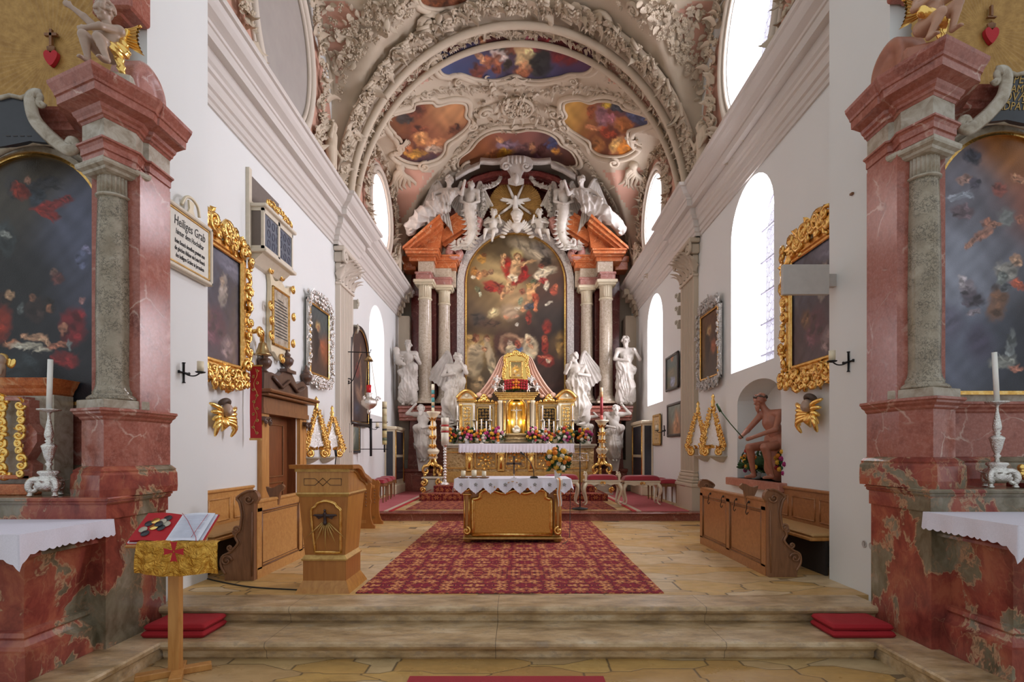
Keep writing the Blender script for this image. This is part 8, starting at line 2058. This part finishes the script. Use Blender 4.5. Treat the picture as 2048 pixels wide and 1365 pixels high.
for sg in(-1,1):
 nm='left' if sg<0 else 'right';yc=6.93 if sg<0 else 6.92;m=(ML if sg<0 else MR)(yc,3.27,.03)
 t=wthing('gilt_framed_painting','large dark painting in a carved gilt frame with shell crest, next to the %s pier'%nm,'painting',m)
 wcanvas(t,m,1.16,1.44,[(.3,.2,(80,84,100),.3),(.7,.3,(56,56,64),.4),(.5,.8,(78,62,70),.4)],[(.65,.35,.08,.2,10,(150,140,130)),(.62,.28,.05,.05,0,(170,150,130)),(.8,.1,.3,.1,10,(110,112,130),.6),(.5,.7,.2,.2,0,(96,60,70),.5),(.75,.85,.12,.12,0,(130,110,110),.5),(.3,.6,.1,.1,0,(110,80,60),.5)],'paintgloss')
 ornate(t,m,1.16,1.44,'gold',.25,'carved_frame',3,top=.26,bot=.26)
 mb=wb(m);mb.merge(shell_t(),TR((0,-.12,1.02),(0,0,0),.22));
 for a in(-1,1):c_scroll(mb,(a*.16,-.08,.98),.12,1.4,.04,None,0,a);c_scroll(mb,(a*.36,-.07,.90),.10,1.4,.035,None,0,a)
 mb.build('shell_crest',M['gold'],t)
 m=(ML if sg<0 else MR)(7.02 if sg<0 else 7.0,1.88 if sg<0 else 1.93,.03);t=wthing('cherub_sculpture','gilded winged cherub head on the %s wall under the large gilt frame'%nm,'sculpture',m)
 pr=[('e',(.02,-.11,.06),(.068,.072,.085)),('e',(.02,-.18,.045),(.014,.018,.018)),('e',(.02,-.155,.005),(.024,.018,.014)),('e',(-.02,-.15,.03),(.022,.02,.02)),('e',(.06,-.15,.03),(.022,.02,.02))]
 a=body(pr,.010,.02);b=wb(m);b.merge(a);b=MB();b.merge(a,m);b.build('face',M['flesh'],t)
 a=body([('e',(.03+.075*math.cos(q),-.07-.03*math.sin(q),.145+.04*math.sin(q)),(.032,.04,.032))for q in[i*.4 for i in range(-1,9)]],.011,.012);b=MB();b.merge(a,m);b.build('hair',M['hairb'],t)
 mb=wb(m)
 for s2 in(-1,1):
  for k in range(5):mb.tube(catmull([(.02+s2*.05,-.06,.0-.02*k),(s2*(.17+.01*k),-.12,.07-.055*k),(s2*(.31-.03*k),-.07,.12-.10*k)],4),[.035,.036,.036,.035,.034,.03,.028,.022,.012],6)
 for k in range(6):mb.tube([(-.08+.03*k,-.06,-.02),(-.04+.018*k,-.10,-.13),(.0,-.05,-.21)],[.03,.03,.012],6)
 mb.build('gilt_wing',M['goldb'],t)
mb=MB();mb.box2(X_(1566,5.88),X_(1659,5.88),5.88,5.93,Z_(589,5.88),Z_(529,5.88),bev=.004);mb.box2(3.28,3.44,5.93,6.0,Z_(570,5.88),Z_(545,5.88));t=tag(mb.build('flat_panel',M['boxwhite']),'flat grey rectangular panel mounted on the far edge of the right pier','panel')
yo0,yo1=7.88,8.86;t=thing('oriel_box','cream oriel box with dark leaded panes high on the left wall','oriel',(WL,(yo0+yo1)/2,4.2));xo=-3.64
mb=MB();mb.box2(WL,WL+.05,yo0-.08,yo0,4.15,5.45);mb.box2(WL,WL+.03,yo0,yo1,4.9,5.02)
for a in(yo0,yo1):mb.box2(WL,xo,a-.02,a+.02,4.30,4.36);mb.box2(WL,xo,a-.02,a+.02,4.86,4.92);mb.box2(xo-.04,xo,a-.02,a+.02,4.3,4.9)
mb.box2(xo-.03,xo,yo0,yo1,4.30,4.37);mb.box2(xo-.03,xo,yo0,yo1,4.84,4.92);mb.box2(xo-.03,xo,8.34,8.40,4.3,4.9);mb.box2(WL,xo+.05,yo0-.05,yo1+.05,4.91,4.96,bev=.01);mb.box2(WL,xo+.05,yo0-.05,yo1+.05,4.26,4.31,bev=.01)
mb.prism([(WL,4.12),(WL+.06,4.13),(xo-.03,4.26),(WL,4.26)],yo0,yo1,'y');mb.build('case',M['cream'],t)
mb=MB();mb.box2(xo-.025,xo-.015,yo0,8.34,4.36,4.85);p_=mb.build('leaded_pane',M['glassdark'],t);mb=MB();mb.box2(xo-.025,xo-.015,8.40,yo1,4.36,4.85);mb.build('leaded_pane',M['glassdark'],t);mb=MB();mb.box2(WL,WL+.01,yo0,yo1,5.02,5.4);mb.box2(WL+.03,xo-.03,yo0-.01,yo0+.01,4.36,4.86);mb.build('dark_opening',plain('oriel_dark',(.16,.13,.11),.7),t)  # upper dark sheet paints in the shade of the niche above the box
mb=MB();
for k in range(9):c_scroll(mb,(0,0,0),.05+.015*math.sin(k*PI/8),1.2,.016,frame_m((xo,yo0+.08+k*.10,5.02+.03*math.sin(k*PI/8)),(0,1,0),(-1,0,0),(0,0,1)),k,1 if k%2 else-1)
mb.build('gilt_crest',M['gold'],t)
mb=MB()
for yy in(8.05,8.2,8.34,8.45,8.6,8.75):
 for zz in(4.45,4.6,4.75):mb.tube([(xo-.010,yy+.045*math.cos(a*PI/3),zz+.06*math.sin(a*PI/3))for a in range(6)],.004,4,closed=True)
mb.build('lead_pattern',M['lead'],p_)
m=ML(8.78,3.52,.05);t=wthing('epitaph','cream and gold scrolled memorial tablet on the left wall above the door','memorial',m)
mb=wb(m);mb.prism([(p.x,p.y)for p in catmull([(-.34,-.52),(-.36,0),(-.34,.5),(-.46,.78),(-.22,.56),(0,.62),(.22,.56),(.44,.66),(.36,.45),(.36,0),(.36,-.5),(.42,-.84),(.22,-.58),(0,-.66),(-.22,-.56)],4,True)],-.02,.04,'y');mb.build('scroll_board',M['ivory'],t)
mb=wb(m);rframe(mb,-.29,.29,-.44,.44,-.035,.02);
for a,b,d in((-.40,.66,1),(.40,.60,-1),(0,.68,1),(0,-.64,1),(-.40,.1,1),(.42,.15,-1),(-.38,-.35,1),(.40,-.3,-1),(-.40,-.1,-1)):c_scroll(mb,(a,-.04,b),.07,1.3,.022,None,1,d)
mb.build('gilt_scroll',M['gold'],t)
mb=wb(m);mb.box((0,-.025,0),(.56,.01,.86));mb.build('tablet',M['greyplain'],t)
mb=wb(m)
for r in range(13):mb.box(((r*.37%.04)-.02,-.032,.28-r*.048),((.2 if r==0 else.46)-.05*(r%3==2),.002,.016))
mb.build('lettering',M['ink'],t)
for sg in(-1,1):
 nm='left' if sg<0 else 'right';m=(ML if sg<0 else MR)(10.5 if sg<0 else 10.75,3.50 if sg<0 else 3.50,.03)
 t=wthing('silver_framed_painting',{-1:'painting of a dark-robed standing figure in a silver frame, left wall',1:'painting of a dark-robed figure in a silver frame, right wall'}[sg],'painting',m)
 wcanvas(t,m,.98,1.28,[(.5,.1,(74,84,84),.4),(.2,.5,(70,58,48),.3),(.8,.6,(150,84,50),.2),(.5,.9,(70,50,40),.4)]if sg<0 else[(.5,.1,(96,66,44),.4),(.2,.5,(110,76,44),.3),(.8,.6,(54,44,40),.4),(.5,.9,(64,50,40),.4)],[(.35,.5,.13,.4,0,(36,28,28)),(.45,.3,.07,.08,0,(170,130,96)),(.45,.27,.1,.08,0,(200,170,110),.7),(.46,.3,.05,.06,0,(150,100,76)),(.52,.5,.1,.04,40,(30,24,24)),(.7,.55,.14,.12,20,(170,96,60),.6)],'paint',.016)
 ornate(t,m,.98,1.28,'carved' if sg>0 else 'silver',.15,'pierced_silver_frame',8+sg,dens=1.1)
ob=None
for i,(mf,y,z0,h,lab)in enumerate(((ML,10.05,1.31,1.13,'nearer gilt reliquary obelisk on the left wall, behind the ambo'),(ML,10.9,1.31,1.0,'farther gilt reliquary obelisk on the left wall, behind the ambo'),(MR,10.25,1.34,1.18,'nearer gilt reliquary obelisk on the right wall, above the pew'),(MR,11.1,1.34,1.10,'farther gilt reliquary obelisk on the right wall, beside the pilaster'))):
 m=mf(y,z0,.16)@Matrix.Rotation(-.75 if i<2 else.75,4,'Z');t=wthing('reliquary_obelisk',lab,'reliquary',m,'reliquary obelisks');rr=random.Random(i)
 mb=wb(m);mb.prism([(-.15,.14),(.15,.14),(.015,h*.74),(-.015,h*.74)],-.05,.02,'y');mb.build('glazed_front',M['silver'],t)
 mb=wb(m);n=15
 for s2 in(-1,1):
  for k in range(n):
   q=k/n;c_scroll(mb,(s2*(.19*(1-q)+.015),-.06,.12+h*.66*q),.035*(1.3-q*.7),1.3,.016,None,rr.uniform(0,6),rr.choice((1,-1)),.02,5,8);mb.add(*LEAFF,True,TR((s2*(.20*(1-q)+.02),-.07,.14+h*.66*q),(0,s2*rr.uniform(.3,1.6),0),.085*(1.2-q*.5)))
  c_scroll(mb,(s2*.14,-.06,.06),.06,1.4,.028,None,PI/2,s2)
 for k in range(7):mb.add(*LEAFC,True,TR((-.12+.04*k,-.08,.13),(0,rr.uniform(-1,1),0),.1))
 mb.lathe([(.02,0),(.05,.04),(.03,.08),(.045,.12),(.02,.18),(.035,.22),(.001,.28)],(0,-.03,h*.74),8);mb.build('gilt_scrollwork',M['gold'],t)
 m2=mf(y,z0-.13,0);b_=tag(wb(m2).lathe([(.05,0),(.12,.03),(.20,.08),(.21,.10),(.25,.105),(.25,.13)],(0,0,0),20,ang=PI,a0=PI).build('wall_bracket',M['bracket']),'stone bracket under the '+lab.replace('gilt reliquary ',''),'bracket','stone wall brackets')
t=thing('door_portal','dark carved wooden door surround with broken pediment on the left wall','door frame',(WL,9.0,0));mD=ML(9.0,0,0)
mb=wb(mD)
for s2 in(-1,1):mb=wb(mD);mb.box((s2*.66,-.03,1.0),(.13,.06,2.0));mb.box((s2*.79,-.03,1.0),(.13,.09,2.0),bev=.01);mb.build('jamb',M['oak'],t)
for yy in(8.452,9.528):MB().box2(WL-.17,WL+.005,yy,yy+.02,0,2.0).build('reveal_lining',M['doorw'],t)
MB().box2(WL-.17,WL+.005,8.47,9.53,1.98,2.0).build('reveal_lining',M['doorw'],t)
mb=wb(mD)
for s2 in(-1,1):
 mb.box((s2*.79,-.06,1.9),(.2,.14,.06));c_scroll(mb,(s2*.72,-.12,1.86),.05,1.3,.02,None,0,s2);c_scroll(mb,(s2*.86,-.12,1.86),.05,1.3,.02,None,0,-s2)
mb.build('capital',M['dkwood'],t)
mb=wb(mD);mb.box((0,-.05,2.02),(1.74,.12,.08));mb.box((0,-.045,2.14),(1.70,.10,.18));mb.box((0,-.10,2.26),(1.86,.22,.04),bev=.01);mb.box((0,-.13,2.31),(1.98,.28,.05),bev=.02);mb.build('entablature',M['brown'],t)
mb=wb(mD);mb.prism([(-.86,2.33),(.86,2.33),(.84,2.56),(.62,2.64),(.34,2.56),(.16,2.70),(-.16,2.70),(-.34,2.60),(-.60,2.62),(-.84,2.60)],-.10,0,'y');mb.tube([(-.6,-.12,2.55),(-.3,-.13,2.42),(0,-.12,2.56),(.3,-.13,2.42),(.6,-.12,2.52)],.03,6);mb.box((0,-.1,2.72),(.36,.12,.05));mb.build('broken_pediment',M['dkwood'],t)
for x_,zz,s_ in((-.80,2.60,1),(0,2.75,1.15),(.82,2.60,1)):wb(mD).lathe([(.06,0),(.03,.03),(.09,.09),(.11,.16),(.08,.20),(.05,.21),(.06,.25),(.02,.29),(.03,.32),(.001,.36)],(x_,-.08,zz),14,flute=(8,.06)).build('urn',M['dkwood'],t)
struct(MB().box2(WL-.20,WL-.14,8.45,9.55,0,2.0),'door_1',M['doorw'])
mb=MB()
for z0,z1 in((.2,.9),(1.0,1.85)):
 for a in(8.85,):rframe(mb,-.32,.32,z0,z1,0,.012,frame_m((WL-.13,9.02,0),(0,1,0),(-1,0,0),(0,0,1)))
struct(mb,'trim_70',M['brown'])
m=ML(7.98,3.0,.05);t=wthing('sacristy_bell','small bronze bell on a gilt bracket above the red embroidered pull','bell',m)
mb=wb(m);mb.tube(catmull([(-.12,0,.12),(-.02,-.1,.15),(.08,-.06,.06),(.14,-.04,-.02)],4),.035,6);c_scroll(mb,(-.06,-.08,.12),.07,1.3,.03,None,0,1);mb.build('gilt_bracket',M['gold'],t)
mb=wb(m);mb.lathe([(.125,-.19),(.10,-.16),(.07,-.08),(.055,-.02),(.02,.01)],(.02,-.10,0),20);mb.build('bell',M['brass'],t);wb(m).tube([(.02,-.10,-.15),(.02,-.10,-.23)],.010,6).build('clapper',M['iron'],t)
t=thing('bell_pull','long dark red bell pull with golden embroidery hanging left of the carved door','bell pull',(X_(511,7.75),7.75,1.6));Y=7.75
mb=MB()
def bp_(u,v):return(X_(500,Y)+(X_(523,Y)-X_(500,Y))*u,Y+.006*math.sin(v*8),Z_(733,Y)+(Z_(877,Y)-Z_(733,Y))*v)
mb.grid(bp_,4,40);mb.grid(lambda u,v:Vector(bp_(u,v))+Vector((0,.008,0)),4,40,flip=True);mb.build('red_band',M['red'],t)
mb=MB();xm=X_(511.5,Y)
for k in range(11):c_scroll(mb,(xm+.025*(-1)**k,Y-.012,Z_(742+k*12.5,Y)),.022,1.3,.006,None,k,1 if k%2 else-1,.002,4,8)
mb.tube([(xm+.025*math.sin(v*.9),Y-.010,Z_(738+v*6,Y))for v in range(23)],.004,4);mb.box((xm,Y,Z_(732,Y)),(.18,.02,.02));mb.box((xm,Y,Z_(879,Y)),(.17,.02,.03));mb.build('gold_embroidery',M['gilt'],t)
MB().tube([(xm,Y,Z_(732,Y)),(xm,Y,Z_(684,Y))],.005,4).build('cord',M['stucco'],t)
def rpic(m,w,h,bgp,st,lab,fm='framedark',nm='framed_picture',fw=.035,gold=False,arch=False,group=None):
 t=wthing(nm,lab,'picture',m,group);mk=(lambda u,v:v*h/w>.5 or(u-.5)**2+(v*h/w-.5)**2<.25)if arch else None
 wcanvas(t,m,w,h,bgp,st,'paint',.02,mk);mb=wb(m)
 if arch:
  pts=[(-w/2,-.03,-h/2)]+[(-w/2*math.cos(PI*i/16),-.03,h/2-w/2+w/2*math.sin(PI*i/16))for i in range(17)]+[(w/2,-.03,-h/2)]
  mb.tube(pts,fw,6);mb.tube([pts[0],pts[-1]],fw,6)
 else:rframe(mb,-w/2,w/2,-h/2,h/2,-.03,fw)
 f=mb.build('frame',M[fm],t)
 if gold or arch:mb=wb(m);(mb.tube([(x*.93,-.06,z*.96)for x,y,z in pts],.015,5,closed=True)if arch else rframe(mb,-w/2+.03,w/2-.03,-h/2+.03,h/2-.03,-.035,.01));mb.build('gilt_line',M['gold'],f)
 return t
rpic(ML(13.15,3.22,.03),1.5,2.3,[(.5,.2,(70,50,44),.4),(.5,.8,(60,46,48),.5)],[(.55,.3,.05,.2,10,(150,110,80)),(.4,.45,.1,.12,20,(120,50,44)),(.6,.5,.05,.3,-8,(130,96,76)),(.5,.7,.2,.1,30,(140,110,90),.6),(.4,.85,.14,.1,0,(60,70,90),.6)],'tall arched dark painting in a gilt frame behind the hanging lamp',arch=True,fw=.06)
rpic(ML(12.75,1.72,.03),.85,.62,[(.5,.2,(110,124,120),.4),(.5,.8,(54,62,46),.4)],[(.5,.4,.12,.25,0,(150,150,130),.6)],'small picture in a dark blue frame on the left wall behind the ambo microphone','board',gold=True)
rpic(MR(13.4,3.35,.03),1.0,.80,[(.5,.1,(90,110,110),.3),(.5,.5,(60,80,60),.3),(.6,.9,(110,100,60),.3)],[(.5,.08,.12,.08,0,(190,120,70)),(.55,.8,.2,.12,0,(150,160,190),.2),(.4,.5,.3,.1,0,(120,110,80),.6)],'green picture in a dark frame, upper of two by the right far window')
rpic(MR(13.2,2.18,.03),1.15,.75,[(.5,.1,(120,140,130),.4),(.6,.8,(170,120,84),.3),(.2,.8,(90,80,60),.3)],[(.6,.6,.2,.25,0,(190,140,100),.5),(.4,.3,.15,.2,0,(110,130,120),.6)],'orange and green picture in a dark frame, lower of two by the right far window')
rpic(MR(14.9,2.0,.03),.7,.78,[(.5,.5,(206,180,130),1)],[(.5,.2+.12*k,.3,.012,0,(120,90,50))for k in range(6)],'gold framed yellowish text panel on the right wall under a sconce','gilt')
for mf,yy,zs,nm in((ML,12.85,(4.85,4.27),'left'),(MR,12.75,(4.98,4.68,4.36),'right')):
 for k,zz in enumerate(zs):
  mb=wb(mf(yy,zz,0));mb.prism([(-.12,.08),(.14,.08),(.06,-.02),(.0,-.10),(-.06,0)],-.12,0,'y');mb.ball((.02,-.1,.0),.05,8);c_scroll(mb,(-.06,-.12,.05),.05,1.2,.018)
  tag(mb.build('wall_console',M['bracket']),'small carved console beside the %s pilaster, %s'%(nm,['topmost','lowest' if nm=='left' else 'middle one','lowest'][k]),'console','small consoles beside the pilasters')
xl,yl=-3.32,12.2;t=thing('sanctuary_lamp','silver hanging sanctuary lamp with red glass on an iron wall arm','lamp',(xl,yl,2.4))
zA=3.63;mb=MB();mb.tube([(WL+.0,yl,zA),(xl+.03,yl,zA-.02),(xl+.05,yl,zA+.05)],.012,5);mb.tube(catmull([(WL+.06,yl,zA-.72),(WL+.20,yl,zA-.62),(xl-.16,yl,zA-.05)],5),.010,5);c_scroll(mb,(0,0,0),.07,1.2,.012,TR((WL+.10,yl,zA-.66)),0,1);mb.build('iron_arm',M['iron'],t)
mb=MB();mb.lathe([(.03,.02),(.10,-.01),(.02,.12)],(xl,yl,zA-.2),14);mb.build('canopy',M['brass'],t)
mb=MB()
for a in(.3,2.4,4.5):mb.tube([(xl+.05*math.cos(a),yl+.05*math.sin(a),zA-.2),(xl+.17*math.cos(a),yl+.17*math.sin(a),2.62)],.005,4)
mb.build('chain',M['brass'],t)
mb=MB();mb.lathe([(.001,-.27),(.03,-.24),(.05,-.2),(.03,-.15),(.10,-.12),(.17,-.05),(.18,.02),(.13,.08),(.07,.11),(.05,.16),(.08,.2),(.04,.23)],(xl,yl,2.50),24,flute=(10,.04))
for a in(.3,2.4,4.5):c_scroll(mb,(0,0,0),.05,1.2,.018,TR((xl+.19*math.cos(a),yl+.19*math.sin(a),2.58),(0,0,a)),0,1)
mb.build('silver_bowl',M['silver'],t);MB().lathe([(.035,0),(.05,.02),(.055,.17),(.05,.17),(.04,.02)],(xl,yl,2.72),16).build('red_glass',M['redglass'],t)
Y=13.3;x=X_(769,Y);t=thing('paschal_candle','thick ivory paschal candle held by black wall rods, left of the high altar','candle',(x,Y,1.35));k=Y/F_PX
painted_candle(t,x,Y,Z_(890,Y),[(8*k,(205,190,130)),(6*k,(110,120,90)),(14*k,(210,196,140)),(4*k,(60,60,50)),(10*k,(214,200,150)),(16*k,(196,184,140)),(14*k,(232,220,176)),(2*k,(110,100,70)),(12*k,(236,226,186))],4.6*k)
mb=MB()
for py in(845,899):mb.tube([(WL+.02,Y,Z_(py,Y)),(x+.08,Y,Z_(py,Y))],.010,5)
mb.tube([(WL+.30,Y,Z_(838,Y)),(WL+.30,Y,Z_(913,Y))],.03,6);mb.tube([(x,Y,Z_(889,Y)),(x,Y,Z_(905,Y))],.02,6);mb.build('iron_rod',M['iron'],t)
struct(MB().box2(WR-.12,WR+.5,7.78,9.78,.83,.96,bev=.01),'trim_71',M['redmarbleshelf'])
J=pose(pel=(0,0,.38),che=(-.06,-.06,.58),neck=(-.10,-.08,.69),head=(-.14,-.11,.79),ls=(-.17,-.06,.66),rs=(.05,-.06,.66),le=(-.24,-.18,.50),re=(.10,-.18,.50),lh=(-.16,-.34,.44),rh=(-.02,-.36,.42),lp=(-.05,0,.36),rp=(.06,0,.36),lk=(-.10,-.30,.33),rk=(.08,-.30,.33),lf=(-.12,-.22,.06),rf=(.08,-.20,.06))
t=statue('seated_wooden_figure','reddish carved wooden figure seated leaning forward in the wall niche',(WR+.16,8.32,.96),1.55,J,'terra',.014,rz=-1.15,hd=Vector((-.3,-1,-.3)),robe=False,nohair=False,beard=True)
H=1.55;body([('c',mul((-.08,.02,.38),H),mul((.10,-.04,.36),H),.1*H,.1*H),('c',mul((.1,0,.36),H),mul((.12,.06,.04),H),.09*H,.07*H),('e',mul((0,.02,.18),H),(.17*H,.14*H,.19*H))],.016,.03,disp=lambda p:.02*(1-np.abs(np.sin(12*p[:,2]+9*p[:,0])))).build('draped_seat',M['terra'],t,local=True)
mb=MB();mb.tube([mul((-.12,-.36,.42),H),mul((-.20,-.44,.56),H),mul((-.26,-.52,.70),H)],[.008,.008,.01],5);mb.tube([mul((-.255,-.515,.68),H),mul((-.28,-.54,.76),H)],[.022,.018],6);mb.build('reed',M['leafgreen'],t,local=True)
mb=MB();hd_=Vector(mul((-.14,-.11,.83),H));mb.tube([hd_+Vector((.09*math.cos(a),.09*math.sin(a),.012*math.sin(a*5)))for a in[i*PI/10 for i in range(20)]],.018,5,closed=True);mb.build('thorn_crown',M['hairb'],t,local=True)
for yy,wd,lab,n in((9.12,.52,'left of the seated wooden figure in the wall niche',13),(7.98,.3,'right of the seated wooden figure in the wall niche, half hidden',9)):
 xx=WR+.14;rr=random.Random(n);t=thing('flower_bouquet','yellow and purple flowers '+lab,'bouquet',(xx,yy,.96));c=Vector((xx,yy,1.22))
 greenery(c,wd*.5,wd*.6,.17,80,rr,.1).build('foliage',M['leafgreen'],t)
 MB().lathe([(.07,0),(.09,.1),(.085,.1)],(xx,yy,.96),12).build('flower_pot',M['whitepaint'],t)
 for i in range(n):a=2.4*i;q=math.sqrt((i+.5)/n);add_blossom(t,c+Vector((-.12-.05*(1-q),math.cos(a)*wd*.6*q,math.sin(a)*.19*q+.03)),.045,['yellow','magenta','yellow','orange','magenta','red'][i%6],(-1,-.6,.3))
for k,yy in enumerate((5.45,5.34)):mb=MB();mb.lathe([(.036,0),(.036,.008),(.026,.009),(.024,.003),(.001,.003)],(0,0,0),18,m=TR((3.43,yy,.49),(0,-PI/2,0)));mb.box((3.42,yy,.49),(.004,.016,.03));tag(mb.build('power_socket',M['boxwhite']),['left','right'][k]+' one of the two round sockets low on the right pier','socket')
tag(MB().box2(3.405,3.43,5.62,5.66,4.04,4.06).build('wall_hook',M['brown']),'tiny dark hook high on the right pier','hook')
for sx,nm in((-1,'left'),(1,'right')):
 wx=WL if sx<0 else WR;Jp=pose(head=(0,-.02,.88),le=(-.18,-.05,.62),lh=(-.22,-.1,.76))
 for yy,zz,hh,w_ in((10.9,6.75,1.25,'near'),(17.0,6.75,1.15,'far')):
  statue('putto_figure','standing stucco putto beside the %s oval window on the %s'%(w_,nm),(wx-sx*.16,yy,zz),hh,Jp,'stucco',.026,rz=-sx*PI/2,fat=1.3,headk=1.3,robe=False,seed=int(yy))
for sx,wx in((-1,WL),(1,WR)):
 for k,(yc,zc,ry,rz)in enumerate(((9.05,8.3,1.02,1.28),(15.35,8.05,1.02,1.0))):
  poly=[(yc+(2.30)*math.cos(a),8.0+1.55*math.sin(a))for a in[PI*i/24 for i in range(25)]]+[(yc-2.3,6.65),(yc+2.3,6.65)]
  mb=MB();mb.prism(poly,wx-sx*.004,wx-sx*.012,'x',[ell_poly(yc,zc,ry+.2,rz+.2)]);struct(mb,'trim_%d'%(80+k+(2 if sx>0 else 0)),M['pinkfield'])
  mb=MB();pts=[Vector((wx-sx*.06,yc+(ry+.58)*math.cos(a),zc+(rz+.54)*math.sin(a)))for a in[2*PI*i/46 for i in range(46)]];pts=[p for p in pts if p.z>6.5]
  foliage_line(mb,pts,[Vector((-sx,0,0))]*len(pts),.36,.2,rg,'lrf',7)
  tag(mb.build('stucco_foliage',M['stucco']),'ring of stucco leaves round the %s oval window on the %s wall'%(['near','far'][k],'left' if sx<0 else 'right'),'ornament',None,'stuff')
# ---------------- light and camera
sc=bpy.context.scene
w=bpy.data.worlds.new('World');sc.world=w;w.use_nodes=True
bg=w.node_tree.nodes['Background'];bg.inputs[0].default_value=(.93,.97,1.0,1);bg.inputs[1].default_value=.51
def area(name,loc,aim,sx,sy,power,col=(1,1,1)):
 l=bpy.data.lights.new(name,'AREA');l.shape='RECTANGLE';l.size=sx;l.size_y=sy;l.energy=power;l.color=col
 o=bpy.data.objects.new(name,l);COL.objects.link(o);o.location=loc
 o.rotation_euler=(Vector(aim)-Vector(loc)).to_track_quat('-Z','Y').to_euler();return o
XO=WR+.95;XL=WL-1.0
area('daylight_near_window',(XO,9.0,4.5),(-3,9.0,2.5),2.4,4.2,700,(1,.98,.95))
area('daylight_far_window',(XO,15.35,4.4),(-3,15.3,2.5),2.4,4.0,540,(1,.98,.95))
area('daylight_near_oval',(XO,9.05,8.4),(-3,9.5,7.5),2.4,3.0,400)
area('daylight_far_oval',(XO,15.35,8.1),(-3,15.3,7.5),2.4,2.6,340)
area('daylight_left_window',(XL,15.05,4.2),(3,15,2.5),2.2,3.6,130,(1,.95,.9))
area('daylight_left_oval',(XL,15.35,8.1),(3,15.3,7.5),2.4,2.6,120,(1,.8,.68))
def lamp(name,loc,p,r,col):l=bpy.data.lights.new(name,'POINT');l.energy=p;l.shadow_soft_size=r;l.color=col;o=bpy.data.objects.new(name,l);COL.objects.link(o);o.location=loc
for s_ in(-1,1):lamp('tabernacle_niche_lamp',(X_(1033,16.6)+s_*.23,16.56,2.35),2.2,.02,(1,.85,.55))
def spot(name,loc,aim,p,ang,col):
 l=bpy.data.lights.new(name,'SPOT');l.energy=p;l.spot_size=ang;l.spot_blend=.8;l.shadow_soft_size=.12;l.color=col;o=bpy.data.objects.new(name,l);COL.objects.link(o);o.location=loc;o.rotation_euler=(Vector(aim)-Vector(loc)).to_track_quat('-Z','Y').to_euler()
spot('spotlight',(-3.2,12.2,6.75),(-.1,16.8,2.6),260,.75,(1,.92,.8));spot('spotlight',(3.1,12.2,6.9),(-.1,16.8,2.6),260,.75,(1,.9,.74))
spot('spotlight',(-3.2,12.0,6.75),(-.1,18,7.6),260,.8,(1,.9,.78));spot('spotlight',(3.1,12.0,6.9),(-.1,18,7.6),260,.8,(1,.9,.78))  # added pair, there to give the retable statues more contrast
cam=bpy.data.cameras.new('Camera');co=bpy.data.objects.new('Camera',cam);COL.objects.link(co)
co.location=(0,0,CAMZ);co.rotation_euler=(PI/2,0,0)
cam.sensor_width=36;cam.lens=F_PX/2048*36
cam.shift_x=-(VX-1024)/2048;cam.shift_y=(VY-682.5)/2048;cam.clip_start=.05
sc.camera=co
vs=sc.view_settings;vs.view_transform='Standard';vs.look='None';vs.gamma=1;vs.use_curve_mapping=False;vs.exposure=0.40
sc.cycles.use_denoising=True
sc.cycles.max_bounces=8;sc.cycles.diffuse_bounces=5;sc.cycles.glossy_bounces=3;sc.cycles.transparent_max_bounces=8
sc.cycles.sample_clamp_indirect=6
